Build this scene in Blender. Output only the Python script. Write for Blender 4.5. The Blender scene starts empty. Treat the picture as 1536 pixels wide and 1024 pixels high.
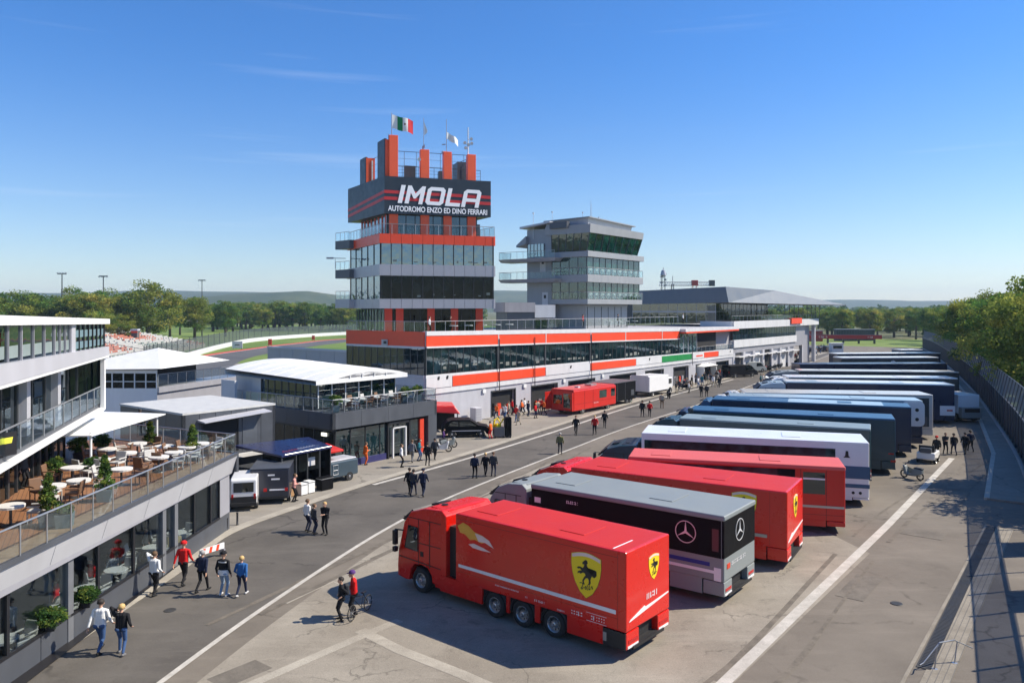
import bpy, math, random
import numpy as np
from mathutils import Vector, Matrix
D = bpy.data
SC = bpy.context.scene
COL = SC.collection
R = math.radians
random.seed(7)
# ---------------------------------------------------------------- camera, sky, sun, exposure
F, H, HOR, CX = 1176.0, 12.0, 462.0, 768.0
cam = D.cameras.new('camera'); cam.sensor_width = 36; cam.lens = F/1536*36
cam.shift_y = -(512-HOR)/1536; cam.clip_end = 20000; cam.clip_start = .5
co = D.objects.new('camera', cam); COL.objects.link(co)
co.location = (0, 0, H); co.rotation_euler = (R(90), 0, 0); SC.camera = co
SUN_DIR = Vector((.97, .11, .92)).normalized()      # towards the sun
sun = D.lights.new('sun', 'SUN'); sun.energy = 4.9; sun.angle = R(.5); sun.color = (1, .91, .77)
so = D.objects.new('sun', sun); COL.objects.link(so)
so.rotation_euler = SUN_DIR.to_track_quat('Z', 'Y').to_euler()
W = D.worlds.new('World'); SC.world = W; W.use_nodes = True
nt = W.node_tree; nt.nodes.clear()
sky = nt.nodes.new('ShaderNodeTexSky'); sky.sky_type = 'NISHITA'; sky.sun_disc = False
sky.sun_elevation = math.asin(SUN_DIR.z); sky.sun_rotation = math.atan2(SUN_DIR.x, SUN_DIR.y)
sky.altitude = 100; sky.air_density = 1.0; sky.dust_density = .25; sky.ozone_density = 5.0
bg = nt.nodes.new('ShaderNodeBackground'); bg.inputs[1].default_value = .087
wo = nt.nodes.new('ShaderNodeOutputWorld')
# thin wisps of cirrus
tc = nt.nodes.new('ShaderNodeTexCoord'); mp = nt.nodes.new('ShaderNodeMapping'); mp.inputs['Scale'].default_value = (1.1, 1.1, 30)
nz = nt.nodes.new('ShaderNodeTexNoise'); nz.inputs['Scale'].default_value = 2.2; nz.inputs['Detail'].default_value = 6
rp = nt.nodes.new('ShaderNodeMapRange'); rp.inputs[1].default_value = .62; rp.inputs[2].default_value = .9; rp.inputs[4].default_value = .16
mx = nt.nodes.new('ShaderNodeMixRGB'); mx.inputs[2].default_value = (7.5, 8.2, 9.0, 1)
L = nt.links
L.new(tc.outputs['Generated'], mp.inputs[0]); L.new(mp.outputs[0], nz.inputs[0]); L.new(nz.outputs['Fac'], rp.inputs[0])
tint = nt.nodes.new('ShaderNodeMixRGB'); tint.blend_type = 'MULTIPLY'; tint.inputs[0].default_value = 1; tint.inputs[2].default_value = (.60, .90, 1.24, 1)
grad = nt.nodes.new('ShaderNodeMixRGB'); sepz = nt.nodes.new('ShaderNodeSeparateXYZ'); rz_ = nt.nodes.new('ShaderNodeMapRange')
rz_.inputs[1].default_value = .0; rz_.inputs[2].default_value = .34; rz_.interpolation_type = 'SMOOTHSTEP'
grad.inputs[1].default_value = (1.12, 1.10, 1.13, 1); grad.inputs[2].default_value = (.50, .92, 1.34, 1)
L.new(tc.outputs['Generated'], sepz.inputs[0]); L.new(sepz.outputs[2], rz_.inputs[0]); L.new(rz_.outputs[0], grad.inputs[0]); L.new(grad.outputs[0], tint.inputs[2])
L.new(sky.outputs[0], tint.inputs[1]); L.new(rp.outputs[0], mx.inputs[0]); L.new(tint.outputs[0], mx.inputs[1]); L.new(mx.outputs[0], bg.inputs[0]); L.new(bg.outputs[0], wo.inputs[0])
vs = SC.view_settings; vs.view_transform = 'Standard'; vs.look = 'None'; vs.exposure = 0.6; vs.gamma = 1
SC.cycles.max_bounces = 6; SC.cycles.transparent_max_bounces = 12; SC.cycles.volume_bounces = 0

# ---------------------------------------------------------------- frames
S1, C1 = 922/math.hypot(922, 1176), 1176/math.hypot(922, 1176)
ROT = math.atan2(C1, S1)                 # paddock frame: local x runs down the paddock (u), local y across it (v)
def UV(u, v): return (S1*u-C1*v, C1*u+S1*v)
def G(x, y, z=0.0):                       # point of the place read off the photograph at a known height
    Y = F*(H-z)/(y-HOR); return ((x-CX)*Y/F, Y)
def GY(x, Y): return ((x-CX)*Y/F, Y)
# ---------------------------------------------------------------- materials
def lin(h):
    if not isinstance(h, str): return (*h[:3], 1)
    v = [int(h[i:i+2], 16)/255 for i in (0, 2, 4)]
    return (*[c/12.92 if c <= .04045 else ((c+.055)/1.055)**2.4 for c in v], 1)
MC = {}
def mat(name, col, rough=.5, metal=0.0, var=.12, scale=1.5, bump=0.0, bscale=40, coat=0.0, spec=.5, streak=False, emit=0, sub=None):
    if name in MC: return MC[name]
    m = D.materials.new(name); m.use_nodes = True; t = m.node_tree; b = t.nodes['Principled BSDF']; MC[name] = m
    c = lin(col); b.inputs['Roughness'].default_value = rough; b.inputs['Metallic'].default_value = metal
    b.inputs['Coat Weight'].default_value = coat; b.inputs['Coat Roughness'].default_value = .06; b.inputs['Specular IOR Level'].default_value = spec
    co_ = t.nodes.new('ShaderNodeTexCoord'); mpn = t.nodes.new('ShaderNodeMapping')
    mpn.inputs['Scale'].default_value = (1, 1, .25 if streak else 1)
    t.links.new(co_.outputs['Object'], mpn.inputs[0])
    n = t.nodes.new('ShaderNodeTexNoise'); n.inputs['Scale'].default_value = scale; n.inputs['Detail'].default_value = 5; n.inputs['Roughness'].default_value = .62
    t.links.new(mpn.outputs[0], n.inputs[0])
    mrn = t.nodes.new('ShaderNodeMapRange'); mrn.inputs[1].default_value = .25; mrn.inputs[2].default_value = .75
    mrn.inputs[3].default_value = 1-var; mrn.inputs[4].default_value = 1+var
    t.links.new(n.outputs['Fac'], mrn.inputs[0])
    mul = t.nodes.new('ShaderNodeVectorMath'); mul.operation = 'SCALE'; mul.inputs[0].default_value = c[:3]
    t.links.new(mrn.outputs[0], mul.inputs['Scale']); t.links.new(mul.outputs[0], b.inputs['Base Color'])
    r2 = t.nodes.new('ShaderNodeMapRange'); r2.inputs[1].default_value = .3; r2.inputs[2].default_value = .7
    r2.inputs[3].default_value = max(0, rough-.08); r2.inputs[4].default_value = min(1, rough+.10)
    t.links.new(n.outputs['Fac'], r2.inputs[0]); t.links.new(r2.outputs[0], b.inputs['Roughness'])
    if bump:
        n2 = t.nodes.new('ShaderNodeTexNoise'); n2.inputs['Scale'].default_value = bscale; n2.inputs['Detail'].default_value = 3
        bp = t.nodes.new('ShaderNodeBump'); bp.inputs['Strength'].default_value = bump; bp.inputs['Distance'].default_value = .02
        t.links.new(co_.outputs['Object'], n2.inputs[0]); t.links.new(n2.outputs['Fac'], bp.inputs['Height']); t.links.new(bp.outputs[0], b.inputs['Normal'])
    if emit:
        b.inputs['Emission Color'].default_value = c; b.inputs['Emission Strength'].default_value = emit
    return m
def glassy(name, col, refl=.25, clear=0.0, wob=.004, top=.95):
    """window glass: a coloured see-through or dark body under a mirror-like surface that grows at grazing angles"""
    if name in MC: return MC[name]
    m = D.materials.new(name); m.use_nodes = True; t = m.node_tree; t.nodes.clear(); MC[name] = m
    o = t.nodes.new('ShaderNodeOutputMaterial'); gl = t.nodes.new('ShaderNodeBsdfGlossy'); gl.inputs['Roughness'].default_value = .02
    gl.inputs['Color'].default_value = (.86, .95, 1, 1)
    if clear:
        df = t.nodes.new('ShaderNodeBsdfTransparent'); df.inputs[0].default_value = (*[clear*x for x in (.95, .99, 1)], 1)
    else:
        df = t.nodes.new('ShaderNodeBsdfDiffuse'); df.inputs[0].default_value = lin(col)
        tcn = t.nodes.new('ShaderNodeTexCoord'); nn = t.nodes.new('ShaderNodeTexNoise'); nn.inputs['Scale'].default_value = .9; nn.inputs['Detail'].default_value = 6
        cr = t.nodes.new('ShaderNodeValToRGB'); cr.color_ramp.elements[0].position = .42; cr.color_ramp.elements[1].position = .7
        c = lin(col); cr.color_ramp.elements[0].color = (c[0]*.5, c[1]*.5, c[2]*.5, 1); cr.color_ramp.elements[1].color = (c[0]*2.2, c[1]*2.2, c[2]*2.1, 1)
        t.links.new(tcn.outputs['Object'], nn.inputs[0]); t.links.new(nn.outputs['Fac'], cr.inputs[0]); t.links.new(cr.outputs[0], df.inputs[0])
    lw = t.nodes.new('ShaderNodeFresnel'); lw.inputs[0].default_value = 1.5
    mr_ = t.nodes.new('ShaderNodeMapRange'); mr_.inputs[1].default_value = .04; mr_.inputs[2].default_value = .7; mr_.inputs[3].default_value = refl; mr_.inputs[4].default_value = top
    ms = t.nodes.new('ShaderNodeMixShader')
    tc2 = t.nodes.new('ShaderNodeTexCoord'); n3 = t.nodes.new('ShaderNodeTexNoise'); n3.inputs['Scale'].default_value = 1.3
    bp = t.nodes.new('ShaderNodeBump'); bp.inputs['Strength'].default_value = 1; bp.inputs['Distance'].default_value = wob
    t.links.new(tc2.outputs['Object'], n3.inputs[0]); t.links.new(n3.outputs['Fac'], bp.inputs['Height']); t.links.new(bp.outputs[0], gl.inputs['Normal'])
    t.links.new(lw.outputs[0], mr_.inputs[0]); t.links.new(mr_.outputs[0], ms.inputs[0]); t.links.new(df.outputs[0], ms.inputs[1]); t.links.new(gl.outputs[0], ms.inputs[2])
    t.links.new(ms.outputs[0], o.inputs[0])
    return m
def ground_mat(name, c1, c2, rough=.85, crack=0.0, slab=0.0, sc=.25, fine=35, stain=.35, rot=0):
    if name in MC: return MC[name]
    m = D.materials.new(name); m.use_nodes = True; t = m.node_tree; b = t.nodes['Principled BSDF']; MC[name] = m; N = t.nodes.new; K = t.links.new
    b.inputs['Roughness'].default_value = rough; b.inputs['Specular IOR Level'].default_value = .3
    geo = N('ShaderNodeNewGeometry')
    def noise(s, d=6, r=.65, vec=None, dist=0):
        n = N('ShaderNodeTexNoise'); n.inputs['Scale'].default_value = s; n.inputs['Detail'].default_value = d; n.inputs['Roughness'].default_value = r; n.inputs['Distortion'].default_value = dist
        K(vec or geo.outputs['Position'], n.inputs[0]); return n.outputs['Fac']
    def mixc(a, bb, fac):
        x = N('ShaderNodeMixRGB'); 
        for i, v in ((1, a), (2, bb)):
            if isinstance(v, tuple): x.inputs[i].default_value = v
            else: K(v, x.inputs[i])
        K(fac, x.inputs[0]); return x.outputs[0]
    def ramp(f, a, bb, lo=0.0, hi=1.0):
        x = N('ShaderNodeMapRange'); x.inputs[1].default_value = a; x.inputs[2].default_value = bb; x.inputs[3].default_value = lo; x.inputs[4].default_value = hi; K(f, x.inputs[0]); return x.outputs[0]
    c = mixc(lin(c1), lin(c2), ramp(noise(sc), .38, .66))
    dark = tuple(v*.45 for v in lin(c1)[:3])+(1,); lite = tuple(min(1, v*1.5) for v in lin(c2)[:3])+(1,)
    c = mixc(c, dark, ramp(noise(sc*3.3, 8, .7, dist=1.2), .56, .74, 0, stain))
    mpn = N('ShaderNodeMapping'); mpn.inputs['Rotation'].default_value = (0, 0, rot); mpn.inputs['Scale'].default_value = (.35, 2.2, 1)
    K(geo.outputs['Position'], mpn.inputs[0])
    c = mixc(c, lite, ramp(noise(.5, 7, .7, mpn.outputs[0]), .52, .76, 0, .35))
    c = mixc(c, dark, ramp(noise(fine, 2, .5), .52, .72, 0, .5))
    c = mixc(c, lite, ramp(noise(fine*.63, 2, .5), .6, .75, 0, .4))
    if crack:
        v = N('ShaderNodeTexVoronoi'); v.feature = 'DISTANCE_TO_EDGE'; v.inputs['Scale'].default_value = crack
        dn = N('ShaderNodeTexNoise'); dn.inputs['Scale'].default_value = 1.6; dn.inputs['Detail'].default_value = 5
        K(geo.outputs['Position'], dn.inputs[0]); ad = N('ShaderNodeVectorMath'); ad.operation = 'ADD'
        s_ = N('ShaderNodeVectorMath'); s_.operation = 'SCALE'; s_.inputs['Scale'].default_value = 1.1
        K(dn.outputs['Color'], s_.inputs[0]); K(geo.outputs['Position'], ad.inputs[0]); K(s_.outputs[0], ad.inputs[1]); K(ad.outputs[0], v.inputs[0])
        w = N('ShaderNodeMath'); w.operation = 'MULTIPLY'; K(ramp(v.outputs['Distance'], .0, .012, .7, 0), w.inputs[0]); K(ramp(noise(.3, 3), .46, .56), w.inputs[1])
        c = mixc(c, dark, w.outputs[0])
    if slab:
        br = N('ShaderNodeTexBrick'); br.inputs['Scale'].default_value = 1; br.inputs['Brick Width'].default_value = slab; br.inputs['Row Height'].default_value = slab*.8
        br.offset = 0; br.inputs['Mortar Size'].default_value = .022; br.inputs['Color1'].default_value = (0, 0, 0, 1); br.inputs['Color2'].default_value = (.16, .16, .16, 1); br.inputs['Mortar'].default_value = (1, 1, 1, 1)
        mp2 = N('ShaderNodeMapping'); mp2.inputs['Rotation'].default_value = (0, 0, -ROT); K(geo.outputs['Position'], mp2.inputs[0]); K(mp2.outputs[0], br.inputs[0])
        c = mixc(c, dark, br.outputs[0])
    K(c, b.inputs['Base Color'])
    bp = N('ShaderNodeBump'); bp.inputs['Strength'].default_value = .35; bp.inputs['Distance'].default_value = .01
    K(noise(fine, 3), bp.inputs['Height']); K(bp.outputs[0], b.inputs['Normal'])
    return m
# ---------------------------------------------------------------- mesh builder
class MB:
    def __init__(s): s.v = []; s.f = []; s.m = []; s.k = []
    def add(s, vs, fs, m=0):
        o = len(s.v); s.k.append((o, len(s.f))); s.v += [tuple(p) for p in vs]; s.f += [tuple(i+o for i in f) for f in fs]; s.m += [m]*len(fs)
    def hexa(s, b, t, m=0):           # bottom and top quads (ccw seen from above)
        s.add(list(b)+list(t), [(3, 2, 1, 0), (4, 5, 6, 7), (0, 1, 5, 4), (1, 2, 6, 5), (2, 3, 7, 6), (3, 0, 4, 7)], m)
    def b(s, x0, x1, y0, y1, z0, z1, m=0):
        s.hexa([(x0, y0, z0), (x1, y0, z0), (x1, y1, z0), (x0, y1, z0)], [(x0, y0, z1), (x1, y0, z1), (x1, y1, z1), (x0, y1, z1)], m); return s
    def c(s, x, y, z, sx, sy, sz, rot=0, m=0):
        ca, sa = math.cos(rot), math.sin(rot)
        q = [(x+ca*a-sa*bb, y+sa*a+ca*bb) for a, bb in ((-sx/2, -sy/2), (sx/2, -sy/2), (sx/2, sy/2), (-sx/2, sy/2))]
        s.hexa([(*p, z-sz/2) for p in q], [(*p, z+sz/2) for p in q], m); return s
    def poly(s, pts, m=0): s.add(pts, [tuple(range(len(pts)))], m)
    def prism(s, poly, z0, z1, m=0):
        n = len(poly); zz0 = z0 if hasattr(z0, '__len__') else [z0]*n; zz1 = z1 if hasattr(z1, '__len__') else [z1]*n
        a = sum(poly[i][0]*poly[(i+1) % n][1]-poly[(i+1) % n][0]*poly[i][1] for i in range(n))
        if a < 0: poly = poly[::-1]; zz0 = zz0[::-1]; zz1 = zz1[::-1]
        vs = [(*p[:2], z) for p, z in zip(poly, zz0)]+[(*p[:2], z) for p, z in zip(poly, zz1)]
        s.add(vs, [tuple(range(n))[::-1], tuple(range(n, 2*n))]+[(i, (i+1) % n, n+(i+1) % n, n+i) for i in range(n)], m); return s
    def ext(s, poly, a, d, m=0, org=(0, 0, 0), X=(1, 0, 0), Z=(0, 0, 1)):
        """2-D outline in the plane X,Z through org pushed by vector: a .. d along X x Z normal"""
        X, Z, O = Vector(X), Vector(Z), Vector(org); N = Z.cross(X); n = len(poly)
        ar = sum(poly[i][0]*poly[(i+1) % n][1]-poly[(i+1) % n][0]*poly[i][1] for i in range(n))
        if ar > 0: poly = poly[::-1]
        if d < a: poly = poly[::-1]
        P = [O+X*p[0]+Z*p[1] for p in poly]
        s.add([p+N*a for p in P]+[p+N*d for p in P], [tuple(range(n))[::-1], tuple(range(n, 2*n))]+[(i, (i+1) % n, n+(i+1) % n, n+i) for i in range(n)], m); return s
    def cyl(s, p0, p1, r0, r1=None, n=10, m=0, caps=True):
        r1 = r0 if r1 is None else r1; p0, p1 = Vector(p0), Vector(p1); d = (p1-p0).normalized()
        a = d.orthogonal().normalized(); bb = d.cross(a); vs = []
        for p, r in ((p0, r0), (p1, r1)): vs += [p+(a*math.cos(2*math.pi*i/n)+bb*math.sin(2*math.pi*i/n))*r for i in range(n)]
        fs = [(i, (i+1) % n, n+(i+1) % n, n+i) for i in range(n)]
        if caps: fs += [tuple(range(n))[::-1], tuple(range(n, 2*n))]
        s.add(vs, fs, m); return s
    def tube(s, pts, r, n=8, m=0, closed=False):
        pts = [Vector(p) for p in pts]; k = len(pts); vs = []; ref = Vector((0, 0, 1)); rr = r if hasattr(r, '__len__') else [r]*k
        for i, p in enumerate(pts):
            d = (pts[(i+1) % k]-pts[i-1]) if closed else (pts[min(i+1, k-1)]-pts[max(i-1, 0)])
            d.normalize(); a = d.cross(ref)
            if a.length < .05: a = d.cross(Vector((0, 1, 0)))
            a.normalize(); bb = a.cross(d)
            vs += [p+(a*math.cos(2*math.pi*j/n)+bb*math.sin(2*math.pi*j/n))*rr[i] for j in range(n)]
        fs = []
        for i in range(k if closed else k-1):
            o, o2 = i*n, ((i+1) % k)*n
            fs += [(o+j, o+(j+1) % n, o2+(j+1) % n, o2+j) for j in range(n)]
        if not closed: fs += [tuple(range(n))[::-1], tuple(range((k-1)*n, k*n))]
        s.add(vs, fs, m); return s
    def lathe(s, prof, org=(0, 0, 0), axis='z', n=20, m=0):
        vs = []; O = Vector(org)
        for r, z in prof:
            for i in range(n):
                a = 2*math.pi*i/n; x, y = r*math.cos(a), r*math.sin(a)
                vs.append(O+Vector({'z': (x, y, z), 'y': (x, z, y), 'x': (z, x, y)}[axis]))
        k = len(prof); fs = []
        for j in range(k-1):
            for i in range(n):
                q = (j*n+i, j*n+(i+1) % n, (j+1)*n+(i+1) % n, (j+1)*n+i); fs.append(q if axis != 'y' else q[::-1])
        s.add(vs, fs, m); return s
    def wall(s, p0, p1, z0, z1, t=.2, off=0.0, m=0):
        """upright slab: outer face on p0->p1 (outside to the right of that direction), thickness t inwards"""
        p0, p1 = Vector(p0[:2]), Vector(p1[:2]); d = (p1-p0).normalized(); nr = Vector((d.y, -d.x))
        a, bb = p0+nr*off, p1+nr*off; c_, d_ = bb-nr*t, a-nr*t
        za = z0 if hasattr(z0, '__len__') else (z0, z0); zb = z1 if hasattr(z1, '__len__') else (z1, z1)
        s.hexa([(*a, za[0]), (*bb, za[1]), (*c_, za[1]), (*d_, za[0])], [(*a, zb[0]), (*bb, zb[1]), (*c_, zb[1]), (*d_, zb[0])], m); return s
    def panels(s, p0, p1, z0, z1, n, t=.06, off=.06, gap=.025, m=0):
        p0, p1 = Vector(p0[:2]), Vector(p1[:2]); L_ = (p1-p0).length; d = (p1-p0)/L_
        za = z0 if hasattr(z0, '__len__') else (z0, z0); zb = z1 if hasattr(z1, '__len__') else (z1, z1)
        for i in range(n):
            a, bb = i/n*L_+(gap/2 if i else 0), (i+1)/n*L_-(gap/2 if i < n-1 else 0); fa, fb = a/L_, bb/L_
            s.wall(p0+d*a, p0+d*bb, (za[0]+(za[1]-za[0])*fa, za[0]+(za[1]-za[0])*fb), (zb[0]+(zb[1]-zb[0])*fa, zb[0]+(zb[1]-zb[0])*fb), t, off, m)
        return s
    def mull(s, p0, p1, z0, z1, n, w=.08, t=.1, off=.05, m=0, ends=True):
        p0, p1 = Vector(p0[:2]), Vector(p1[:2]); L_ = (p1-p0).length; d = (p1-p0)/L_
        za = z0 if hasattr(z0, '__len__') else (z0, z0); zb = z1 if hasattr(z1, '__len__') else (z1, z1)
        for i in range(0 if ends else 1, n+1 if ends else n):
            q = min(max(i/n*L_, w/2), L_-w/2); f_ = q/L_
            s.wall(p0+d*(q-w/2), p0+d*(q+w/2), za[0]+(za[1]-za[0])*f_, zb[0]+(zb[1]-zb[0])*f_, t, off, m)
        return s
    def build(s, name, mats, parent=None, smooth=False, bevel=0.0, seg=2, loc=None, rot=None):
        me = D.meshes.new(name); me.from_pydata([tuple(p) for p in s.v], [], s.f)
        ms = mats if isinstance(mats, (list, tuple)) else [mats]
        for x in ms: me.materials.append(x)
        if len(ms) > 1: me.polygons.foreach_set('material_index', s.m)
        if smooth: me.polygons.foreach_set('use_smooth', [True]*len(me.polygons))
        me.update(); o = D.objects.new(name, me); COL.objects.link(o)
        if parent: o.parent = parent
        if loc: o.location = loc
        if rot: o.rotation_euler = rot
        if bevel:
            bm_ = o.modifiers.new('bevel', 'BEVEL'); bm_.width = bevel; bm_.segments = seg; bm_.limit_method = 'ANGLE'; bm_.angle_limit = R(40); bm_.harden_normals = False
        if smooth and bevel is not None and smooth == 'auto': pass
        return o
def pieces(q, name, mats, parent=None, **kw):
    """each solid of the builder becomes an object of its own"""
    K_ = q.k+[(len(q.v), len(q.f))]; out = []
    for (v0, f0), (v1, f1) in zip(K_[:-1], K_[1:]):
        w = MB(); w.v = q.v[v0:v1]; w.f = [tuple(i-v0 for i in f) for f in q.f[f0:f1]]; w.m = q.m[f0:f1]; out.append(w.build(name, mats, parent, **kw))
    return out
def thing(name, label, cat, loc=(0, 0, 0), rot=0, group=None):
    o = D.objects.new(name, None); COL.objects.link(o); o.empty_display_size = .5
    o.location = (*loc[:2], loc[2] if len(loc) > 2 else 0); o.rotation_euler = (0, 0, rot); tag(o, label, cat, group); return o
def tag(o, label, cat, group=None):
    o['label'] = label; o['category'] = cat
    if group: o['group'] = group
    return o
def struct(o, kind='structure'):
    o['kind'] = kind; return o
def copy_tree(o, parent=None):
    c = o.copy(); COL.objects.link(c)
    if parent: c.parent = parent
    for ch in KIDS(o): copy_tree(ch, c)
    return c
def KIDS(o): return [x for x in D.objects if x.parent == o]
def lp(a, b, t): return tuple(x+(y-x)*t for x, y in zip(a, b))
def text(s, name, m, parent, loc, rot, size=1.0, bold=0.0, align='CENTER', ext=.01, shear=0, sx=1):
    cu = D.curves.new(name, 'FONT'); cu.body = s; cu.size = size; cu.extrude = ext; cu.offset = bold; cu.align_x = align; cu.align_y = 'CENTER'; cu.shear = shear
    o = D.objects.new(name, cu); COL.objects.link(o)
    bpy.context.view_layer.update()
    me = D.meshes.new_from_object(o.evaluated_get(bpy.context.evaluated_depsgraph_get())); D.objects.remove(o); D.curves.remove(cu)
    me.materials.clear(); me.materials.append(m); me.name = name
    q = D.objects.new(name, me); COL.objects.link(q); q.parent = parent; q.location = loc; q.rotation_euler = rot; q.scale = (sx, 1, 1); return q
def railing(parent, pts, z, h=1.0, step=1.5, name='railing', glass=True, post='rail_steel', r=.025, gm='rail_glass'):
    """balustrade along a polyline: one part of steel, its glass a sub-part"""
    a, g = MB(), MB()
    for p0, p1 in zip(pts[:-1], pts[1:]):
        v0, v1 = Vector(p0[:2]), Vector(p1[:2]); L_ = (v1-v0).length; n = max(1, round(L_/step)); d = (v1-v0)/L_
        z0 = p0[2] if len(p0) > 2 else z; z1 = p1[2] if len(p1) > 2 else z
        for i in range(n+1):
            q = v0+d*L_*i/n; zz = z0+(z1-z0)*i/n
            a.cyl((*q, zz), (*q, zz+h), r, n=6)
        a.cyl((*v0, z0+h), (*v1, z1+h), r*1.2, n=6)
        if glass:
            for i in range(n):
                q0, q1 = v0+d*(L_*i/n+.05), v0+d*(L_*(i+1)/n-.05)
                g.wall(q0, q1, z0+.08, z0+h-.07, .012)
        else:
            for k in range(1, 4): a.cyl((*v0, z0+h*k/4), (*v1, z1+h*k/4), r*.5, n=5)
    o = a.build(name, MC[post], parent)
    if glass: g.build('glass', MC[gm], o)
    return o
# palette
WHITE = mat('white_paint', (.72, .72, .70), .45, var=.06, streak=True)
OFFW = mat('offwhite_cladding', (.60, .60, .60), .45, var=.07, streak=True)
GREYP = mat('grey_cladding', (.38, .38, .41), .38, .3, var=.05, streak=True)
GREYL = mat('light_grey_cladding', (.50, .50, .53), .4, .2, var=.06, streak=True)
RENDER = mat('grey_render', (.36, .35, .36), .8, var=.12, streak=True)
DKP = mat('charcoal_panel', (.045, .05, .06), .42, .2, var=.12)
DKP2 = mat('dark_grey_panel', (.085, .092, .105), .42, .2, var=.10, streak=True)
SLATE = mat('slate_sign', (.022, .033, .045), .4, var=.15)
ORED = mat('orange_red_panel', (.76, .065, .018), .38, var=.06)
ORED2 = mat('red_column', (.60, .045, .014), .45, var=.07)
BLACK = mat('black_trim', (.012, .012, .014), .5, var=.2)
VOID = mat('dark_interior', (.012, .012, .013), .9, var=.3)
INTW = mat('interior_wall', (.10, .095, .09), .8, var=.2)
STEEL = mat('rail_steel', (.42, .43, .44), .35, .7, var=.1)
DSTEEL = mat('dark_steel', (.09, .095, .10), .4, .6, var=.15)
GLZ = glassy('dark_teal_glass', (.006, .017, .020), .14)
GLZL = glassy('bright_teal_glass', (.012, .04, .045), .27, wob=.02)
GLZD = glassy('black_glass', (.004, .006, .007), .02)
TGREY = mat('tower_grey', (.30, .31, .32), .45, .15, var=.08, streak=True)
ORFIN = mat('orange_fin', (.90, .12, .035), .4, var=.05)
GLC = glassy('clear_glass', None, .015, clear=.95, top=.30)
RGL = glassy('rail_glass', None, .01, clear=.975, top=.3)
CONC = mat('bare_concrete', (.30, .29, .265), .85, var=.2, scale=.8, bump=.2)
CURT = mat('interior_curtain', (.35, .36, .34), .9, var=.2)
# ================================================================ ground, paddock surfaces, markings
ASPH = ground_mat('paddock_asphalt', (.145, .125, .100), (.200, .174, .140), crack=.12, rot=-ROT, sc=.16)
ASPD = ground_mat('lane_asphalt', (.088, .079, .068), (.130, .117, .100), crack=.10, rot=-R(70), sc=.2)
CPAD = ground_mat('concrete_pad', (.225, .198, .158), (.31, .278, .225), crack=.22, slab=0, sc=.22, rot=-ROT, stain=.75)
APRON = ground_mat('garage_apron', (.225, .202, .168), (.29, .263, .22), crack=.1, sc=.15, rot=-ROT)
KERBM = ground_mat('kerb_stone', (.42, .385, .32), (.52, .48, .40), sc=.6)
PALE = ground_mat('pale_strip', (.30, .27, .22), (.40, .365, .30), sc=.5)
LINE = ground_mat('line_paint', (.40, .375, .33), (.54, .51, .455), sc=1.1, stain=.35)
GRASS = ground_mat('grass_field', (.09, .16, .025), (.20, .25, .055), sc=.02, fine=3)
FIELD = ground_mat('far_field', (.085, .10, .035), (.15, .14, .06), sc=.004, fine=.5)
TRACK = ground_mat('track_asphalt', (.085, .085, .088), (.12, .12, .12), sc=.05, fine=4)
RKERB = mat('red_kerb', (.50, .05, .035), .6, var=.15)
def sheet(name, pts, z, m):
    b = MB(); b.poly([(*p[:2], z) for p in pts]); 
    n = len(pts); ar = sum(pts[i][0]*pts[(i+1) % n][1]-pts[(i+1) % n][0]*pts[i][1] for i in range(n))
    if ar < 0: b.f[0] = b.f[0][::-1]
    return struct(b.build(name, m))
def ribbon(name, pts, w, z, m, h=0.0, side=0, kind='structure'):
    """strip of width w along a polyline (a raised kerb when h is given)"""
    b = MB(); P = [Vector(p[:2]) for p in pts]; k = len(P); Lf, Rt = [], []
    for i, p in enumerate(P):
        d = (P[min(i+1, k-1)]-P[max(i-1, 0)]).normalized(); nrm = Vector((-d.y, d.x))
        Lf.append(p+nrm*(w/2+side*w/2)); Rt.append(p-nrm*(w/2-side*w/2))
    for i in range(k-1):
        if h: b.hexa([(*Rt[i], z), (*Rt[i+1], z), (*Lf[i+1], z), (*Lf[i], z)], [(*Rt[i], z+h), (*Rt[i+1], z+h), (*Lf[i+1], z+h), (*Lf[i], z+h)])
        else: b.poly([(*Rt[i], z), (*Rt[i+1], z), (*Lf[i+1], z), (*Lf[i], z)])
    return struct(b.build(name, m))
def smooth_pts(pts, n=6):
    out = []; P = [pts[0]]+list(pts)+[pts[-1]]
    for i in range(1, len(P)-2):
        a, b_, c_, d_ = [Vector(q[:2]) for q in P[i-1:i+3]]
        for j in range(n):
            t = j/n; out.append(tuple(.5*((2*b_)+(c_-a)*t+(2*a-5*b_+4*c_-d_)*t*t+(-a+3*b_-3*c_+d_)*t**3)))
    out.append(tuple(pts[-1][:2])); return out
# terrain: one sheet to the horizon, flat under the paddock
b = MB(); b.poly([(-6000, -400, -.03), (6000, -400, -.03), (6000, 9000, -.03), (-6000, 9000, -.03)]); struct(b.build('ground', FIELD))
sheet('paddock', [UV(-30, -14), UV(262, -14), UV(262, 90), UV(-30, 90)], .0, ASPH)
LL = smooth_pts([UV(-6, 13), UV(6, 20.6), G(240, 1024), G(420, 895), G(585, 790), G(700, 735), G(860, 672), G(950, 638), G(1100, 588), G(1250, 530)])
AP = smooth_pts([(-17.6, 10), (-16.3, 22), (-15.75, 30.2), (-15.35, 36), G(340, 800), G(440, 762), G(560, 722), G(700, 680), G(960, 600), G(1100, 565), G(1240, 528.5)])
sheet('lane', LL+AP[::-1], .004, ASPD)
sheet('garage_forecourt', AP+[UV(262, 90), UV(-30, 90), (-60, 5)], .008, APRON)
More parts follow.
